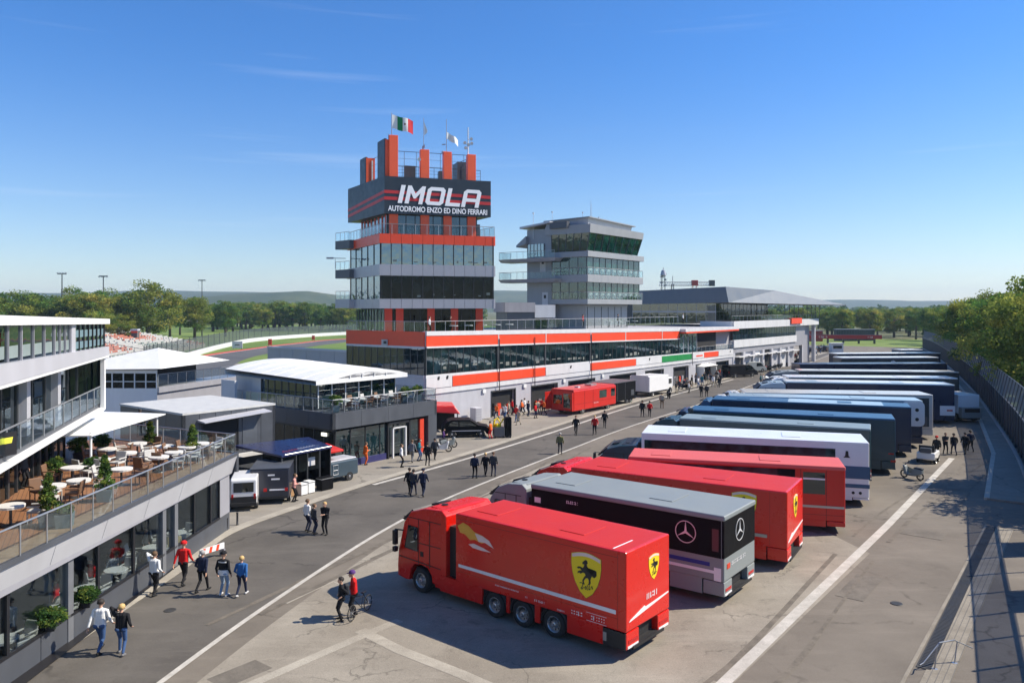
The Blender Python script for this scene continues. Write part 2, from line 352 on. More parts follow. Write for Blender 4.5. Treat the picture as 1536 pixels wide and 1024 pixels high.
# concrete truck pad, bounded by the white line on the left and the long line on the right
pad = [p for p in LL if p[1] < 62]
rr = []
for p in reversed(pad):
    pass
offL = []
for i, p in enumerate(pad):
    d = (Vector(pad[min(i+1, len(pad)-1)])-Vector(pad[max(i-1, 0)])).normalized(); offL.append((p[0]+d.y*1.15, p[1]-d.x*1.15))
sheet('concrete_pad', offL+[UV(52, 22), UV(41, 9.9), UV(-6, 9.9)], .012, CPAD)
ribbon('lane_line', LL, .22, .020, LINE)
ribbon('forecourt_kerb', AP, .62, .012, PALE, h=.03)
# second pale line of the pit lane forecourt
ribbon('forecourt_line', smooth_pts([G(560, 727), G(700, 688), G(830, 648), G(960, 606), G(1100, 569)]), .35, .020, LINE)
ribbon('paddock_line', [UV(14, 10.1), UV(24, 10.15), UV(47, 10.4), UV(71, 11.0)], .42, .020, LINE)
# pale strips set in the pad
ribbon('pad_strip', [G(300, 1060), G(556, 948), G(600, 930)], .42, .017, PALE)
ribbon('pad_strip', [G(540, 945), G(600, 975), G(690, 1010), G(780, 1050)], .5, .018, PALE)
ribbon('pad_strip', [G(560, 900), G(500, 872), G(430, 905)], .10, .018, PALE)
# drain and paved strip along the right edge
DR = [UV(22, 5.2), UV(28.5, 5.35), UV(38, 5.5), UV(48.6, 5.75), UV(50.3, 5.8)]
GRATE = mat('drain_grate', (.015, .016, .018), .6, var=.2)
PAV = ground_mat('paving_blocks', (.215, .19, .15), (.29, .26, .21), sc=.8)
ribbon('drain_edge', [UV(22, 5.53), UV(28.5, 5.68), UV(38, 5.84), UV(50.3, 6.12)], .12, .016, PAV)
ribbon('paving_strip', [UV(22, 4.72), UV(50.2, 5.22)], .80, .018, PAV)
gb = MB()
for k in range(150):
    u = 29.2+k*.14; v = 5.40+(u-29)*.025
    for j in range(2):
        q = UV(u, v-.19+j*.2); gb.c(q[0], q[1], .026, .09, .2, .01, ROT)
ribbon('drain_channel', [UV(29, 5.33), UV(50.2, 5.86)], .44, .022, mat('drain_dark_grey', (.04, .04, .04), .8))  # flat dark grey strip beneath the slots
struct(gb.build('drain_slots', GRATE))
jb = MB()
for j in range(4):
    for k in range(1):
        a, c_ = UV(24, 4.35+j*.2), UV(50, 4.85+j*.2); jb.wall(a, c_, .018, .0235, .025)
struct(jb.build('paving_joints', mat('joint_dark', (.14, .13, .115), .9)))
# wear: tyre marks, patches, covers
TYM = ground_mat('tyre_mark', (.118, .102, .082), (.19, .165, .13), sc=1.4); PATCH = ground_mat('asphalt_patch', (.125, .11, .09), (.18, .158, .128), sc=.9)
wr = random.Random(17)
for k in range(8):
    u0, v0 = wr.uniform(18, 90), wr.uniform(6.6, 9.4); a = wr.uniform(-.10, .10); L_ = wr.uniform(6, 16)
    for dv in (0, 1.9): ribbon('tyre_mark', smooth_pts([UV(u0+L_*t, v0+dv*.9+a*L_*t+.5*math.sin(k+t*2)) for t in (0, .35, .7, 1)], 4), wr.uniform(.12, .24), .0145+.0001*k, TYM)
for k in range(9):
    t_ = wr.uniform(0, 1); p = lp(G(330, 960), G(860, 690), t_); a = wr.uniform(-.2, .2)
    for dv in (0, 1.7): ribbon('tyre_mark', smooth_pts([(p[0]-3+dv+j*(1.2+a), p[1]-3+dv*.6+j*2.6) for j in range(5)], 4), .2, .0150+.0001*k, TYM)
for px, py, w, l in ((1290, 880, 1.1, 3.4), (1385, 800, 2.0, 1.5), (360, 1010, 1.0, 1.8), (1440, 730, 1.5, 2.5)):
    x, y = G(px, py); ca, sa = math.cos(ROT), math.sin(ROT); sheet('asphalt_patch', [(x+ca*a-sa*c_, y+sa*a+ca*c_) for a, c_ in ((-l/2, -w/2), (l/2, -w/2), (l/2, w/2), (-l/2, w/2))], .0135, PATCH)
for px, py in ((255, 915), (900, 690), (1345, 905)):
    x, y = G(px, py); b = MB(); b.lathe([(0, .026), (.22, .026), (.24, .014)], (x, y, 0), n=20); struct(b.build('manhole_cover', mat('cast_iron', (.05, .048, .045), .6, .3, var=.3, bump=.5, bscale=20)))
# raised footway further along, up to the fence
FENCE = [UV(8, -3.5), UV(30, -.2), UV(50, 2.9), UV(74, 6.4), UV(96, 10.4), UV(126, 16.2), UV(158, 23.1), UV(195, 31.5), UV(232, 40.3), UV(262, 48.5)]
fw_in = [UV(57, 4.2), UV(75, 6.9), UV(96, 10.8), UV(126, 16.6), UV(158, 23.5), UV(195, 31.9), UV(232, 40.7)]
fw_out = [UV(57, 6.9), UV(75, 8.6), UV(96, 12.2), UV(126, 17.9), UV(158, 24.7), UV(195, 33.0), UV(232, 41.6)]
fwb = MB()
for i in range(len(fw_in)-1): fwb.hexa([(*fw_in[i], 0), (*fw_in[i+1], 0), (*fw_out[i+1], 0), (*fw_out[i], 0)], [(*fw_in[i], .12), (*fw_in[i+1], .12), (*fw_out[i+1], .12), (*fw_out[i], .12)])
struct(fwb.build('footway', APRON))
ribbon('footway_kerb', fw_out, .3, 0, KERBM, h=.14)
sheet('verge', [UV(-30, -14.01), UV(-30, -60), UV(320, -60), UV(320, 64)]+[(p[0]+.5, p[1]-.3) for p in FENCE[::-1]], .004, GRASS)
# lawn beyond the paddock end and in the infield
sheet('infield_grass', [UV(262, 30), UV(330, 30), UV(330, 130), UV(262, 130)], .0, GRASS)
sheet('track_lawn', [(-330, 100), (-17, 100), (20, 330), (-20, 560), (-420, 560)], -.012, GRASS)
trk = smooth_pts([G(300, 640), G(286, 585), G(283, 566), G(300, 549), G(340, 535), G(400, 525), G(470, 515.5), G(560, 508), G(800, 500)], 8)
sheet('track_apron', [G(285, 640), G(285, 552), G(340, 543), G(520, 560), G(560, 640)], .0, APRON)
ribbon('race_track', trk, 13, .006, TRACK)
trkL = []
for i, p in enumerate(trk):
    d = (Vector(trk[min(i+1, len(trk)-1)])-Vector(trk[max(i-1, 0)])).normalized(); trkL.append((p[0]-d.y*6.8, p[1]+d.x*6.8))
ribbon('track_kerb', trkL[4:], 1.6, .0, RKERB, h=.10)
ribbon('track_line', [(p[0]+(q[0]-p[0])*.14, p[1]+(q[1]-p[1])*.14) for p, q in zip(trkL[4:], trk[4:])], .5, .012, LINE)
# far hills
def hill(name, x0, x1, Y, hgt, m, seed, depth=900):
    rnd = random.Random(seed); b = MB(); n = 60; ph = [rnd.uniform(0, 6.3) for _ in range(6)]; rows = 9
    for j in range(rows):
        f_ = j/(rows-1)
        for i in range(n+1):
            x = x0+(x1-x0)*i/n; s_ = i/n
            prof = .72+.16*math.sin(3.1*s_*2+ph[0])+.10*math.sin(9*s_+ph[1])+.05*math.sin(23*s_+ph[2])+.02*math.sin(61*s_+ph[3])
            edge = min(1, s_*7, (1-s_)*7)
            b.v.append((x+30*math.sin(j*2+i), Y+depth*f_, -2+hgt*prof*edge*math.sin(f_*math.pi/2)**.8))
    for j in range(rows-1):
        for i in range(n): b.f.append((j*(n+1)+i, j*(n+1)+i+1, (j+1)*(n+1)+i+1, (j+1)*(n+1)+i)); b.m.append(0)
    return struct(b.build(name, m, smooth=True))
HILLM = ground_mat('wooded_hill', (.030, .055, .018), (.075, .090, .035), sc=.006, fine=.06, stain=.7)
hill('hills', -3600, 900, 2300, 118, HILLM, 3)
hill('hills', -2400, -200, 1500, 62, HILLM, 8, 500)
hill('hills', -300, 4200, 3000, 62, HILLM, 5)
hill('hills', 700, 3600, 1900, 24, HILLM, 11)
# ================================================================ pit building (u runs along it; its face lies on v = PV)
PV, PU0, PU1, PU2, PU3 = 55.0, 56.1, 112.3, 133.5, 182.0
T = thing('pit_building', 'long pit building with orange-red panels over a ribbon of dark glass and open garages', 'building', UV(PU0, PV), ROT)
def ZT(u, a, b_): return a+(b_-a)*(u/(PU1-PU0))
LN = PU1-PU0; L2 = PU2-PU0
def run(u0, u1): return (u0, 0), (u1, 0)
# local frame: x = along, y = into the building ; outer face runs from +x to 0? outward is -y, so p0->p1 goes along +x
b = MB(); b.prism([(0.1, .5), (L2, .5), (L2, 22), (20, 22), (20, 11.8), (0.1, 11.8)], .2, [9.3, 8.7, 8.7, 9.1, 9.1, 9.3]); b.build('core', RENDER, T)
gar = [(10.4, 14.6), (17.8, 23.0), (25.6, 31.6), (35.5, 42.5), (45.5, 51.0), (54.5, 59.5), (62.5, 67.5), (70.5, 75.5)]
b = MB(); x = 0
for g0, g1 in gar+[(L2, L2)]: b.wall((x, 0), (g0, 0), 0, 3.4, .5); x = g1
for g0, g1 in gar: b.wall((g0, 0), (g1, 0), 2.75, 3.4, .5)
b.wall((0, 11.8), (0, 0), 0, 3.4, .1); b.build('ground_floor_wall', GREYL, T)
for g0, g1 in gar:
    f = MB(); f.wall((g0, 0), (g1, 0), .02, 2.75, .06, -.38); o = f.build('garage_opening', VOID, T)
    f = MB(); f.b(g0-.12, g0, -.06, .2, 0, 2.8); f.b(g1, g1+.12, -.06, .2, 0, 2.8); f.b(g0-.12, g1+.12, -.06, .2, 2.75, 2.9); f.build('door_frame', DSTEEL, o)
    f = MB()
    rg_ = random.Random(int(g0*10))
    for mm in (INTW, ORED2, GREYP):
        f = MB()
        for k in range(3):
            a = rg_.uniform(g0+.2, g1-.9); f.b(a, a+rg_.uniform(.3, .8), .15, .36, .03, rg_.uniform(.5, 1.5))
        pieces(f, 'garage_equipment', mm, o)
# lower fascia: white, red, green boards
seg = [(0, 3.9, OFFW), (3.9, 11.4, ORED), (11.4, 20.4, ORED), (20.4, 30.4, OFFW), (30.4, 42.4, ORED), (42.4, 50.3, OFFW), (50.3, 60.6, 'g'), (60.6, 65.2, OFFW), (65.2, 71.0, ORED), (71.0, L2, OFFW)]
GREEN = mat('green_panel', (.01, .22, .05), .45)
for a, c_, m in seg:
    q = MB(); q.panels((a, 0), (c_-.12, 0), (ZT(a, 3.95, 3.85), ZT(c_, 3.95, 3.85)), (ZT(a, 5.0, 4.72), ZT(c_, 5.0, 4.72)), max(1, round((c_-a)/4.6)), .08, .20)
    q.build('fascia_panel', GREEN if m == 'g' else m, T)
q = MB()
q.wall((0, 0), (L2, 0), 3.36, (ZT(0, 3.93, 0), ZT(L2, 3.93, 3.83)), .5, .14); q.wall((0, 0), (L2, 0), (5.02, 4.64), (5.3, 4.78), .5, .14)
q.wall((0, 0), (L2, 0), (3.9, 3.75), (5.05, 4.7), .4, .10)
q.wall((0, 11.8), (0, 0), 3.36, 5.3, .3, .1); q.build('fascia', OFFW, T)
q = MB(); q.ext([(62.1, 4.12), (64.6, 4.12), (64.6, 4.36), (62.1, 4.36)], 0, .02, org=(0, -.21, 0)); q.build('fascia_logo', ORED, T)
for xx, zz in ((1.6, 4.7), (2.9, 4.7), (25.6, 4.45), (46.2, 4.35), (75.8, 4.2)):
    q = MB(); q.ext([(xx, zz), (xx+.28, zz+.05), (xx+.34, zz+.4), (xx+.1, zz+.38), (xx-.04, zz+.2)], 0, .02, org=(0, -.21, 0)); q.build('fascia_logo', BLACK, T)
# ribbon of windows, one per bay
bays = [0, 11.4, 20.4, 30.4, 39.4, 50.3, LN]
for a, c_ in zip(bays[:-1], bays[1:]):
    z0 = (ZT(a, 5.3, 4.82), ZT(c_, 5.3, 4.82)); z1 = (ZT(a, 8.15, 7.25), ZT(c_, 8.15, 7.25))
    q = MB(); q.wall((a, 0), (c_, 0), z0, z1, .06, .05); o = q.build('window', GLZ, T)
    q = MB(); q.mull((a, 0), (c_, 0), z0, z1, round((c_-a)/1.15), .05, .06, .09); q.mull((a, 0), (c_, 0), z0, z1, 1, .12, .1, .13); q.build('window_frame', DSTEEL, o)
    q = MB(); rnd = random.Random(int(a))
    for k in range(int((c_-a)/1.15)):
        if rnd.random() < .75:
            x0 = a+.3+k*1.15; s_ = rnd.uniform(.3, .9); q.wall((x0, 0), (x0+s_, 0), ZT(x0, 5.75, 5.25)+rnd.uniform(-.15, .2), ZT(x0, 5.95, 5.45)+rnd.uniform(0, .25), .01, .056)
    q.build('table_reflections', mat('table_reflection_paint', (.16, .17, .15), .6), o)  # pale plates on the glass paint in the reflected tables
    q = MB(); q.panels((a, 0), (c_-.16, 0), z1, (ZT(a, 9.25, 8.4), ZT(c_, 9.25, 8.4)), 1, .1, .22); q.build('red_panel', ORED, T)
q = MB(); q.wall((0, 0), (LN, 0), (9.25, 8.42), (9.68, 8.95), .6, .26); q.wall((0, 0), (LN, 0), (8.0, 7.12), (8.17, 7.27), .3, .27); q.wall((0, 0), (LN, 0), (8.1, 7.2), (9.3, 8.6), .3, .10)
for a in bays[1:-1]: q.wall((a-.1, 0), (a+.02, 0), ZT(a, 8.1, 7.2), ZT(a, 9.5, 8.75), .2, .25)
q.build('parapet', OFFW, T)
# end face towards the camera's left
q = MB(); q.wall((-.02, 11.8), (-.02, 0), 8.15, 9.62, .2, .12); q.wall((-.02, 11.8), (-.02, 0), 3.5, 3.6, .2, .05); q.build('red_panel', ORED, T)
q = MB(); q.wall((0, 11.8), (0, 0), 7.92, 8.15, .2, .14); q.wall((0, 11.8), (0, 0), 4.95, 5.3, .2, .16); q.build('cornice', GREYL, T)
q = MB(); q.wall((0, 11.8), (0, 0), 5.3, 7.92, .06, .05); o = q.build('window', GLZ, T)
q = MB(); q.mull((0, 11.8), (0, 0), 5.3, 7.92, 12, .06, .06, .09); q.build('window_frame', DSTEEL, o)
q = MB(); q.c(-.24, 5.6, 8.45, .05, .9, .6); q.build('wall_sign', GREYP, T)
q = MB(); q.c(-.25, 5.5, 8.45, .06, .45, .3); q.build('wall_sign', BLACK, T)
for xx in (11.4, 18, 30.4, 60.5):
    q = MB(); q.cyl((xx, -.32, 2.9), (xx, -.32, 8.6 if xx < 60 else 7.6), .05, n=6); q.build('drainpipe', BLACK, T)
# corner terrace at the far end of the first range
q = MB(); q.wall((LN, 0), (L2, 0), 8.3, 8.75, 2.5, 1.2); q.build('canopy_roof', OFFW, T)
q = MB(); q.wall((LN+.2, 0), (L2, 0), 8.05, 8.28, 1.5, 1.22); q.build('red_panel', ORED, T)
q = MB(); q.wall((LN, 0), (LN+6.5, 0), 4.8, 8.3, .06, .02); o = q.build('window', GLZL, T); q = MB(); q.mull((LN, 0), (LN+6.5, 0), 4.8, 8.3, 4, .1, .08, .06); q.build('window_frame', GREYL, o)
q = MB(); q.wall((LN+6.6, 0), (LN+14, 0), 4.9, 8.2, .05, .02); q.build('window', VOID, T)
railing(T, [(LN+6.5, -.1), (L2, -.1)], 4.72, .95, 1.6)
railing(T, [(0.05, 11.7), (.05, .1), (LN, .1)], 9.6, 1.05, 1.5)
# wall panels in the recess along ground floor: downlights, number boards
for xx in (9, 16.3, 24.4, 33.5):
    q = MB(); q.c(xx, -.1, 3.0, .5, .18, .4); q.build('wall_lamp', WHITE, T)
# ---------------- second range with hangar-like roof
T = thing('far_pit_building', 'far pit building with white bands under a long grey pointed hangar roof', 'building', UV(PU2, PV), ROT)
M = PU3-PU2; Mw = 33.5
q = MB(); q.b(0.1, Mw, .6, 24, .1, 8.4); q.b(Mw, M-3, 6, 24, .1, 8.4); q.build('core', RENDER, T)
q = MB(); q.panels((0, 0), (Mw, 0), 4.95, 6.3, 8, .3, .3, .05); q.wall((0, 4), (0, 0), 4.95, 6.3, .2, .25); q.build('lower_fascia', OFFW, T)
q = MB(); q.panels((0, 0), (M, 0), 8.3, 9.65, 9, .4, .3, .05); q.wall((M, 0), (M, 20), 8.3, 9.6, .3, .3); q.wall((0, 6), (0, 0), 8.3, 9.65, .2, .25); q.build('upper_fascia', OFFW, T)
q = MB(); q.wall((0, 0), (Mw, 0), 6.3, 8.3, .06, .05); o = q.build('window', GLZ, T); q = MB(); q.mull((0, 0), (Mw, 0), 6.3, 8.3, 24, .06, .06, .08); q.build('window_frame', DSTEEL, o)
q = MB(); q.wall((0, 0), (Mw, 0), 4.0, 4.95, .5, .04); q.build('lintel', GREYP, T)
for k in range(7):
    x0 = k*4.8; q = MB(); q.b(x0, x0+1.0, -.1, .6, 0, 4.0); q.build('pier', GREYL, T)
    q = MB(); q.b(x0+1.0, x0+4.8, .3, .4, .0, 4.0); o = q.build('garage_door', [INTW, GREYL, OFFW, VOID, GREYL, OFFW, GREYP][k], T)
    q = MB(); q.b(x0+1.0, x0+4.8, -.9, .3, 3.2, 3.32); q.build('canopy', OFFW, o)
for x0, y0 in ((M-6.5, 1.2), (M-1.0, .2), (M-1.0, 9)):
    q = MB(); q.b(x0-.35, x0+.35, y0, y0+.7, 0, 8.3); q.build('column', GREYL, T)
q = MB(); q.b(Mw, M-6.9, .6, 1.2, 4.0, 8.3); q.build('link_wall', GREYP, T); q = MB(); q.b(M-6, M-1.4, 1.4, 1.6, 0, 8.3); q.build('dark_bay', GREYP, T)
q = MB(); q.wall((M-19, -.1), (M-12.5, -.1), 8.75, 9.9, .6, .5); q.build('red_box_sign', ORED, T)
railing(T, [(0, .1), (M-.3, .1), (M-.3, 16)], 9.6, 1.0, 1.8)
# upper storey set back under the roof
q = MB(); q.b(1.5, 30, 4.6, 22, 9.2, 13.2); q.build('upper_wall', DKP2, T)
q = MB(); q.wall((3, 4.6), (30, 4.6), 9.5, 13.1, .06, .03); o = q.build('window', GLZD, T); q = MB(); q.mull((3, 4.6), (30, 4.6), 9.5, 13.1, 14, .07, .07, .06); q.wall((3, 4.6), (30, 4.6), 11.3, 11.4, .07, .07); q.build('window_frame', DSTEEL, o)
q = MB(); q.wall((-.2, 20), (-.2, 3), 9.4, 12.9, .06, 0); o = q.build('window', GLZ, T); q = MB(); q.mull((-.2, 20), (-.2, 3), 9.4, 12.9, 9, .07, .07, .03); q.wall((-.2, 20), (-.2, 3), 11.2, 11.45, .07, .06); q.build('window_frame', GREYP, o)
HR = mat('hangar_roof', (.15, .165, .18), .5, .3, var=.1, streak=True)
q = MB(); q.hexa([(-1, .3, 13.0), (22, -1.2, 12.85), (22, 16, 12.8), (-1, 22, 12.7)], [(-.6, 1.0, 15.8), (22, .2, 15.5), (22, 16, 15.2), (-.6, 22, 15.2)])
q.hexa([(22.02, -1.2, 12.85), (58, -3.5, 12.6), (54, 10, 12.8), (22.02, 16, 12.8)], [(22.02, .2, 15.48), (58.3, -3.6, 12.72), (54, 11, 13.0), (22.02, 16, 15.2)])
q.build('roof', HR, T)
q = MB()
for k in range(9): q.cyl((30+k*2.9, 1.0, 9.6), (30+k*2.9, 1.0, 12.9-.02*k), .07, n=6)
pieces(q, 'roof_post', DSTEEL, T)
q = MB(); q.b(2, 20, 20, 34, 9, 14.1); q.build('plant_block', DKP2, T)

# ================================================================ tower with the lettered crown
P0 = Vector((-13.9, 82.3)); ax = Vector((.954, .30)); ay = Vector((-.468, .884))
T = thing('timing_tower', 'stepped tower with dark lettered crown, red fins and flags above glazed floors', 'tower', (*P0, 9.4))
def TP(a, c_): q_ = ax*a+ay*c_; return (q_.x, q_.y)
WA, WB = 12.65, 12.0
def ring(mb, e, z0, z1, t=.3, off=0.0, m=0, ext_left=0):
    """band round the tower; e = set back from the outer line"""
    q = [TP(e, e), TP(WA-e, e), TP(WA-e, WB-e), TP(e-ext_left, WB-e)]; mb.prism(q, z0, z1, m)
Z = lambda y: 12+(462-y)*.07-9.4
q = MB(); ring(q, 1.2, -.2, Z(330)); q.build('core', DKP2, T)
# lower recessed floor with red piers
for (a, c_) in ((.4, .05), (1.6, .05), (5.0, .05), (7.6, .05), (10.4, .05)):
    q = MB(); q.wall(TP(a+.4, .9), TP(a+1.2, .9), 0, Z(462), .3, .15); q.build('pier', ORED2, T)
q = MB(); q.wall(TP(1.3, .9), TP(WA-1.2, .9), .1, Z(464), .1, .05); o = q.build('window', GLZD, T); q = MB(); q.mull(TP(1.3, .9), TP(WA-1.2, .9), .1, Z(464), 9, .07, .1, .09); q.build('window_frame', BLACK, o)
q = MB(); q.wall(TP(.9, WB-1), TP(.9, 1.0), .1, Z(464), .1, .08); o = q.build('window', GLZL, T); q = MB(); q.mull(TP(.9, WB-1), TP(.9, 1.0), .1, Z(464), 9, .07, .1, .12); q.build('window_frame', BLACK, o)
def floor(z0, z1, gm, gml, nR=11, nL=5):
    for p0, p1, n, g_ in ((TP(.15, .15), TP(WA-.15, .15), nR, gm), (TP(.15, WB*.93), TP(.15, .15), nL, gml), (TP(WA-.15, .15), TP(WA-.15, WB), 6, gml)):
        q = MB(); q.wall(p0, p1, z0, z1, .08, 0); o = q.build('window', g_, T)
        q = MB(); q.mull(p0, p1, z0, z1, n, .09, .1, .06); q.build('window_frame', BLACK, o)
        if n == nR:
            q = MB(); rnd = random.Random(int(z0*10))
            d = Vector(p1)-Vector(p0)
            for k in range(n):
                a = Vector(p0)+d*((k+rnd.random()*.5)/n); zz = z0+rnd.uniform(.1, .45)
                if rnd.random() < .7: q.wall(a, a+d.normalized()*rnd.uniform(.12, .5), zz, zz+rnd.uniform(.06, .3), .01, .006)
            q.build('desk_reflections', mat('desk_reflection_paint', (.10, .13, .13), .6), o)  # reflections of desks, painted as pale plates on the panes
def band(z0, z1, m, off=0.0, name='fascia_band', nR=11, nL=5):
    q = MB(); ring(q, .25, z0, z1); q.build('floor_slab', DKP2, T)
    q = MB(); q.panels(TP(0, 0), TP(WA, 0), z0, z1, nR, .2, off, .03); q.panels(TP(0, WB), TP(0, 0), z0, z1, nL, .2, off, .03); q.panels(TP(WA, 0), TP(WA, WB), z0, z1, 5, .2, off, .03); q.build(name, m, T)
band(Z(462.6), Z(448), GREYP); floor(Z(448), Z(413), GLZD, GLZL)
band(Z(413), Z(396), GREYP, name='fascia_band'); floor(Z(396), Z(364.5), GLZL, GLZL)
band(Z(364.5), Z(350), ORED, name='fascia_band')
# left side balconies
for z_ in (Z(462.6), Z(413), Z(364.5)):
    q = MB(); bz = z_+.05; q.prism([TP(-1.4, WB), TP(-1.4+.9, WB*.78), TP(.2, WB*.78), TP(.2, WB)], bz, bz+1.0); q.build('balcony', GREYP if z_ < 5 else DKP2, T)
    railing(T, [TP(-1.35, WB-.05), TP(-.5, WB*.78+.05)], bz+1.0, .95, 1.0, glass=True)
railing(T, [TP(.08, WB), TP(.08, .08), TP(WA-.08, .08), TP(WA-.08, WB)], Z(350), 1.05, 1.25)
q = MB(); q.cyl((*TP(-1.6, WB), Z(378)), (*TP(-.2, WB), Z(378)), .04, n=6); q.c(*TP(-2.0, WB), Z(378), .8, .25, .2); q.cyl((*TP(-1.4, WB), Z(378)), (*TP(-1.4, WB), Z(396)), .03, n=6); q.build('camera_arm', GREYP, T)
# recessed top floor: glass between piers under the crown
zt0, zt1 = Z(350), Z(320)
pxs = [(593.2, 5), (640.5, 0), (675, 0), (711.3, 0)]
fa = lambda px: ((px-768)/F*P0.y-P0.x+(0))/(ax.x-(px-768)/F*ax.y)     # distance along the right face seen at a picture column
off = 1.1
q = MB(); q.wall(TP(1.2, off), TP(WA-1.6, off), zt0, zt1+.6, .1, .02); o = q.build('window', GLZ, T); q = MB(); q.mull(TP(1.2, off), TP(WA-1.6, off), zt0, zt1, 10, .08, .1, .07); q.build('window_frame', BLACK, o)
q = MB(); q.wall(TP(1.1, WB-2), TP(1.1, 1.2), zt0, zt1+.6, .1, .02); o = q.build('window', GLZL, T); q = MB(); q.mull(TP(1.1, WB-2), TP(1.1, 1.2), zt0, zt1, 7, .35, .1, .07); q.build('window_frame', ORED2, o)
fins = [(593.2, .95, 203.7), (640.5, .95, 222.7), (675, .9, 224), (711.3, .95, 226)]
for px, w, y1 in fins:
    a = fa(px)+.12; z1 = Z(y1)+.35
    q = MB(); q.wall(TP(a-w/2, 1.0), TP(a+w/2, 1.0), zt0, z1, .7, .18); o = q.build('fin', ORFIN, T, bevel=.03)
for a, y1, w, c1 in ((1.6-.75, 209, .9, 2.2), (1.0, 221, .8, 8.8)):
    q = MB(); q.wall(TP(1.0, c1+w*1.6), TP(1.0, c1-w), zt1, Z(y1)+.4, .25, .08); q.build('side_fin', SLATE, T)
    q = MB(); q.wall(TP(1.0, c1-w-.02), TP(2.0, c1-w-.02), zt1, Z(y1)+.3, .7, .0); q.build('side_fin', ORFIN, T)
    q = MB(); q.wall(TP(1.62, c1-w-.06), TP(1.75, c1-w-.06), zt1, Z(y1), .1, .03); q.build('side_trim', WHITE, T)
# crown box with stripes and lettering
cz0, cz1 = Z(318.5)-.05, Z(263.5)+.05
cA0, cA1 = .55, 12.15
def CP(a, c_): return TP(a, c_)
cor = [CP(.62, .35), CP(WA-.35, .35), CP(WA-.35, WB-1), CP(-.2, WB-1)]
q = MB(); q.prism(cor, [cz0, cz0, cz0, cz0], cz1); q.build('crown_box', SLATE, T)
RS = mat('stripe_red', (.55, .03, .03), .45)
d = (Vector(cor[1])-Vector(cor[0])); Lc = d.length; dx = d.normalized(); crot = math.atan2(dx.y, dx.x); X3 = (dx.x, dx.y, 0)
O = (cor[0][0], cor[0][1], 0); sc_ = Lc/160.0       # picture columns 576..736 across the face
def cz(y): return cz0+(318.5-y)*(cz1-cz0)/55.0
for y0, y1 in ((284.0, 288.6), (293.5, 298.2)):
    zz0, zz1 = cz(y1), cz(y0)
    q = MB(); q.wall(cor[0], tuple(Vector(cor[0])+dx*(Lc-.01)), (zz0, zz0-.15), (zz1, zz1-.15), .02, .02); q.wall(cor[3], cor[0], (zz0-.9, zz0), (zz1-.9, zz1), .02, .018); q.build('stripe', RS, T)
# IMOLA, drawn as wide slanted capitals
def glyphs():
    s = .20; t = 1.0
    def sh(p): return [(x+y*s, y) for x, y in p]
    G_ = []
    G_.append((0, [[(0, 0), (1.1, 0), (1.1, 5), (0, 5)]]))
    G_.append((1.75, [[(0, 0), (1.05, 0), (1.05, 3.1), (2.05, 1.5), (2.55, 1.5), (3.55, 3.1), (3.55, 0), (4.6, 0), (4.6, 5), (3.7, 5), (2.3, 2.85), (.9, 5), (0, 5)]]))
    o1 = [(.7, 0), (4.0, 0), (4.7, .7), (4.7, 4.3), (4.0, 5), (.7, 5), (0, 4.3), (0, .7)]; o2 = [(1.25, .98), (3.45, .98), (3.65, 1.2), (3.65, 3.8), (3.45, 4.02), (1.25, 4.02), (1.05, 3.8), (1.05, 1.2)]
    G_.append((7.0, [o1, o2]))
    G_.append((12.3, [[(0, 0), (3.9, 0), (3.9, .98), (1.05, .98), (1.05, 5), (0, 5)]]))
    G_.append((16.6, [[(0, 0), (1.05, 0), (1.05, 1.55), (3.65, 1.55), (3.65, 0), (4.7, 0), (4.7, 4.3), (4.0, 5), (.7, 5), (0, 4.3)], [(1.05, 2.5), (3.65, 2.5), (3.65, 3.8), (3.45, 4.02), (1.25, 4.02), (1.05, 3.8)]]))
    return [(o, [sh(l) for l in ls]) for o, ls in G_]
def cut_poly(mb, outer, hole, place):
    if hole is None: P_ = [place(p) for p in outer]; return P_, None
lx0, lx1, ly0, ly1 = 595.0, 722.0, 302.5, 275.5
ks = (lx1-lx0)/(21.3+1.0); kz = (ly0-ly1)/5.0
q = MB()
for o_, loops in glyphs():
    dr = lambda x: (x*ks+lx0-576)*sc_
    pl = lambda p: (dr(o_+p[0]), cz(ly0-p[1]*kz+ (o_+p[0])*.13))
    P1 = [pl(p) for p in loops[0]]
    if len(loops) == 1: q.ext(P1, -.02, -.07, org=O, X=X3)
    else:          # outline with a counter: bridge strip by strip
        P2 = [pl(p) for p in loops[1]]; n1, n2 = len(P1), len(P2)
        if n1 == n2:
            for i in range(n1): q.ext([P1[i], P1[(i+1) % n1], P2[(i+1) % n1], P2[i]], -.02, -.07, org=O, X=X3)
        else:      # A : legs, crossbar, arch
            L_ = loops[0]; s = .20; S_ = lambda x, y: pl((x+y*s, y))
            for quad in ([(0, 0), (1.05, 0), (1.05, 4.02), (0, 4.02)], [(3.65, 0), (4.7, 0), (4.7, 4.02), (3.65, 4.02)], [(1.05, 1.55), (3.65, 1.55), (3.65, 2.5), (1.05, 2.5)], [(0, 4.02), (4.7, 4.02), (4.7, 4.3), (4.0, 5), (.7, 5), (0, 4.3)]):
                q.ext([S_(*p) for p in quad], -.02, -.07, org=O, X=X3)
q.m = [0]*len(q.f); q.build('lettering', mat('letter_white', (.95, .95, .95), .5, var=.02), T)
mid = Vector(cor[0])+dx*((656-576)*sc_)+Vector((dx.y, -dx.x))*.03
tt = text('AUTODROMO ENZO ED DINO FERRARI', 'lettering', MC['letter_white'], T, (mid.x, mid.y, cz(311.6)), (R(90), 0, crot), .80, .018, ext=.015)
tt.rotation_euler = (R(90), R(.4), crot)
w_ = max(v.co.x for v in tt.data.vertices)-min(v.co.x for v in tt.data.vertices); tt.scale = (149*sc_/w_, 1, 1)
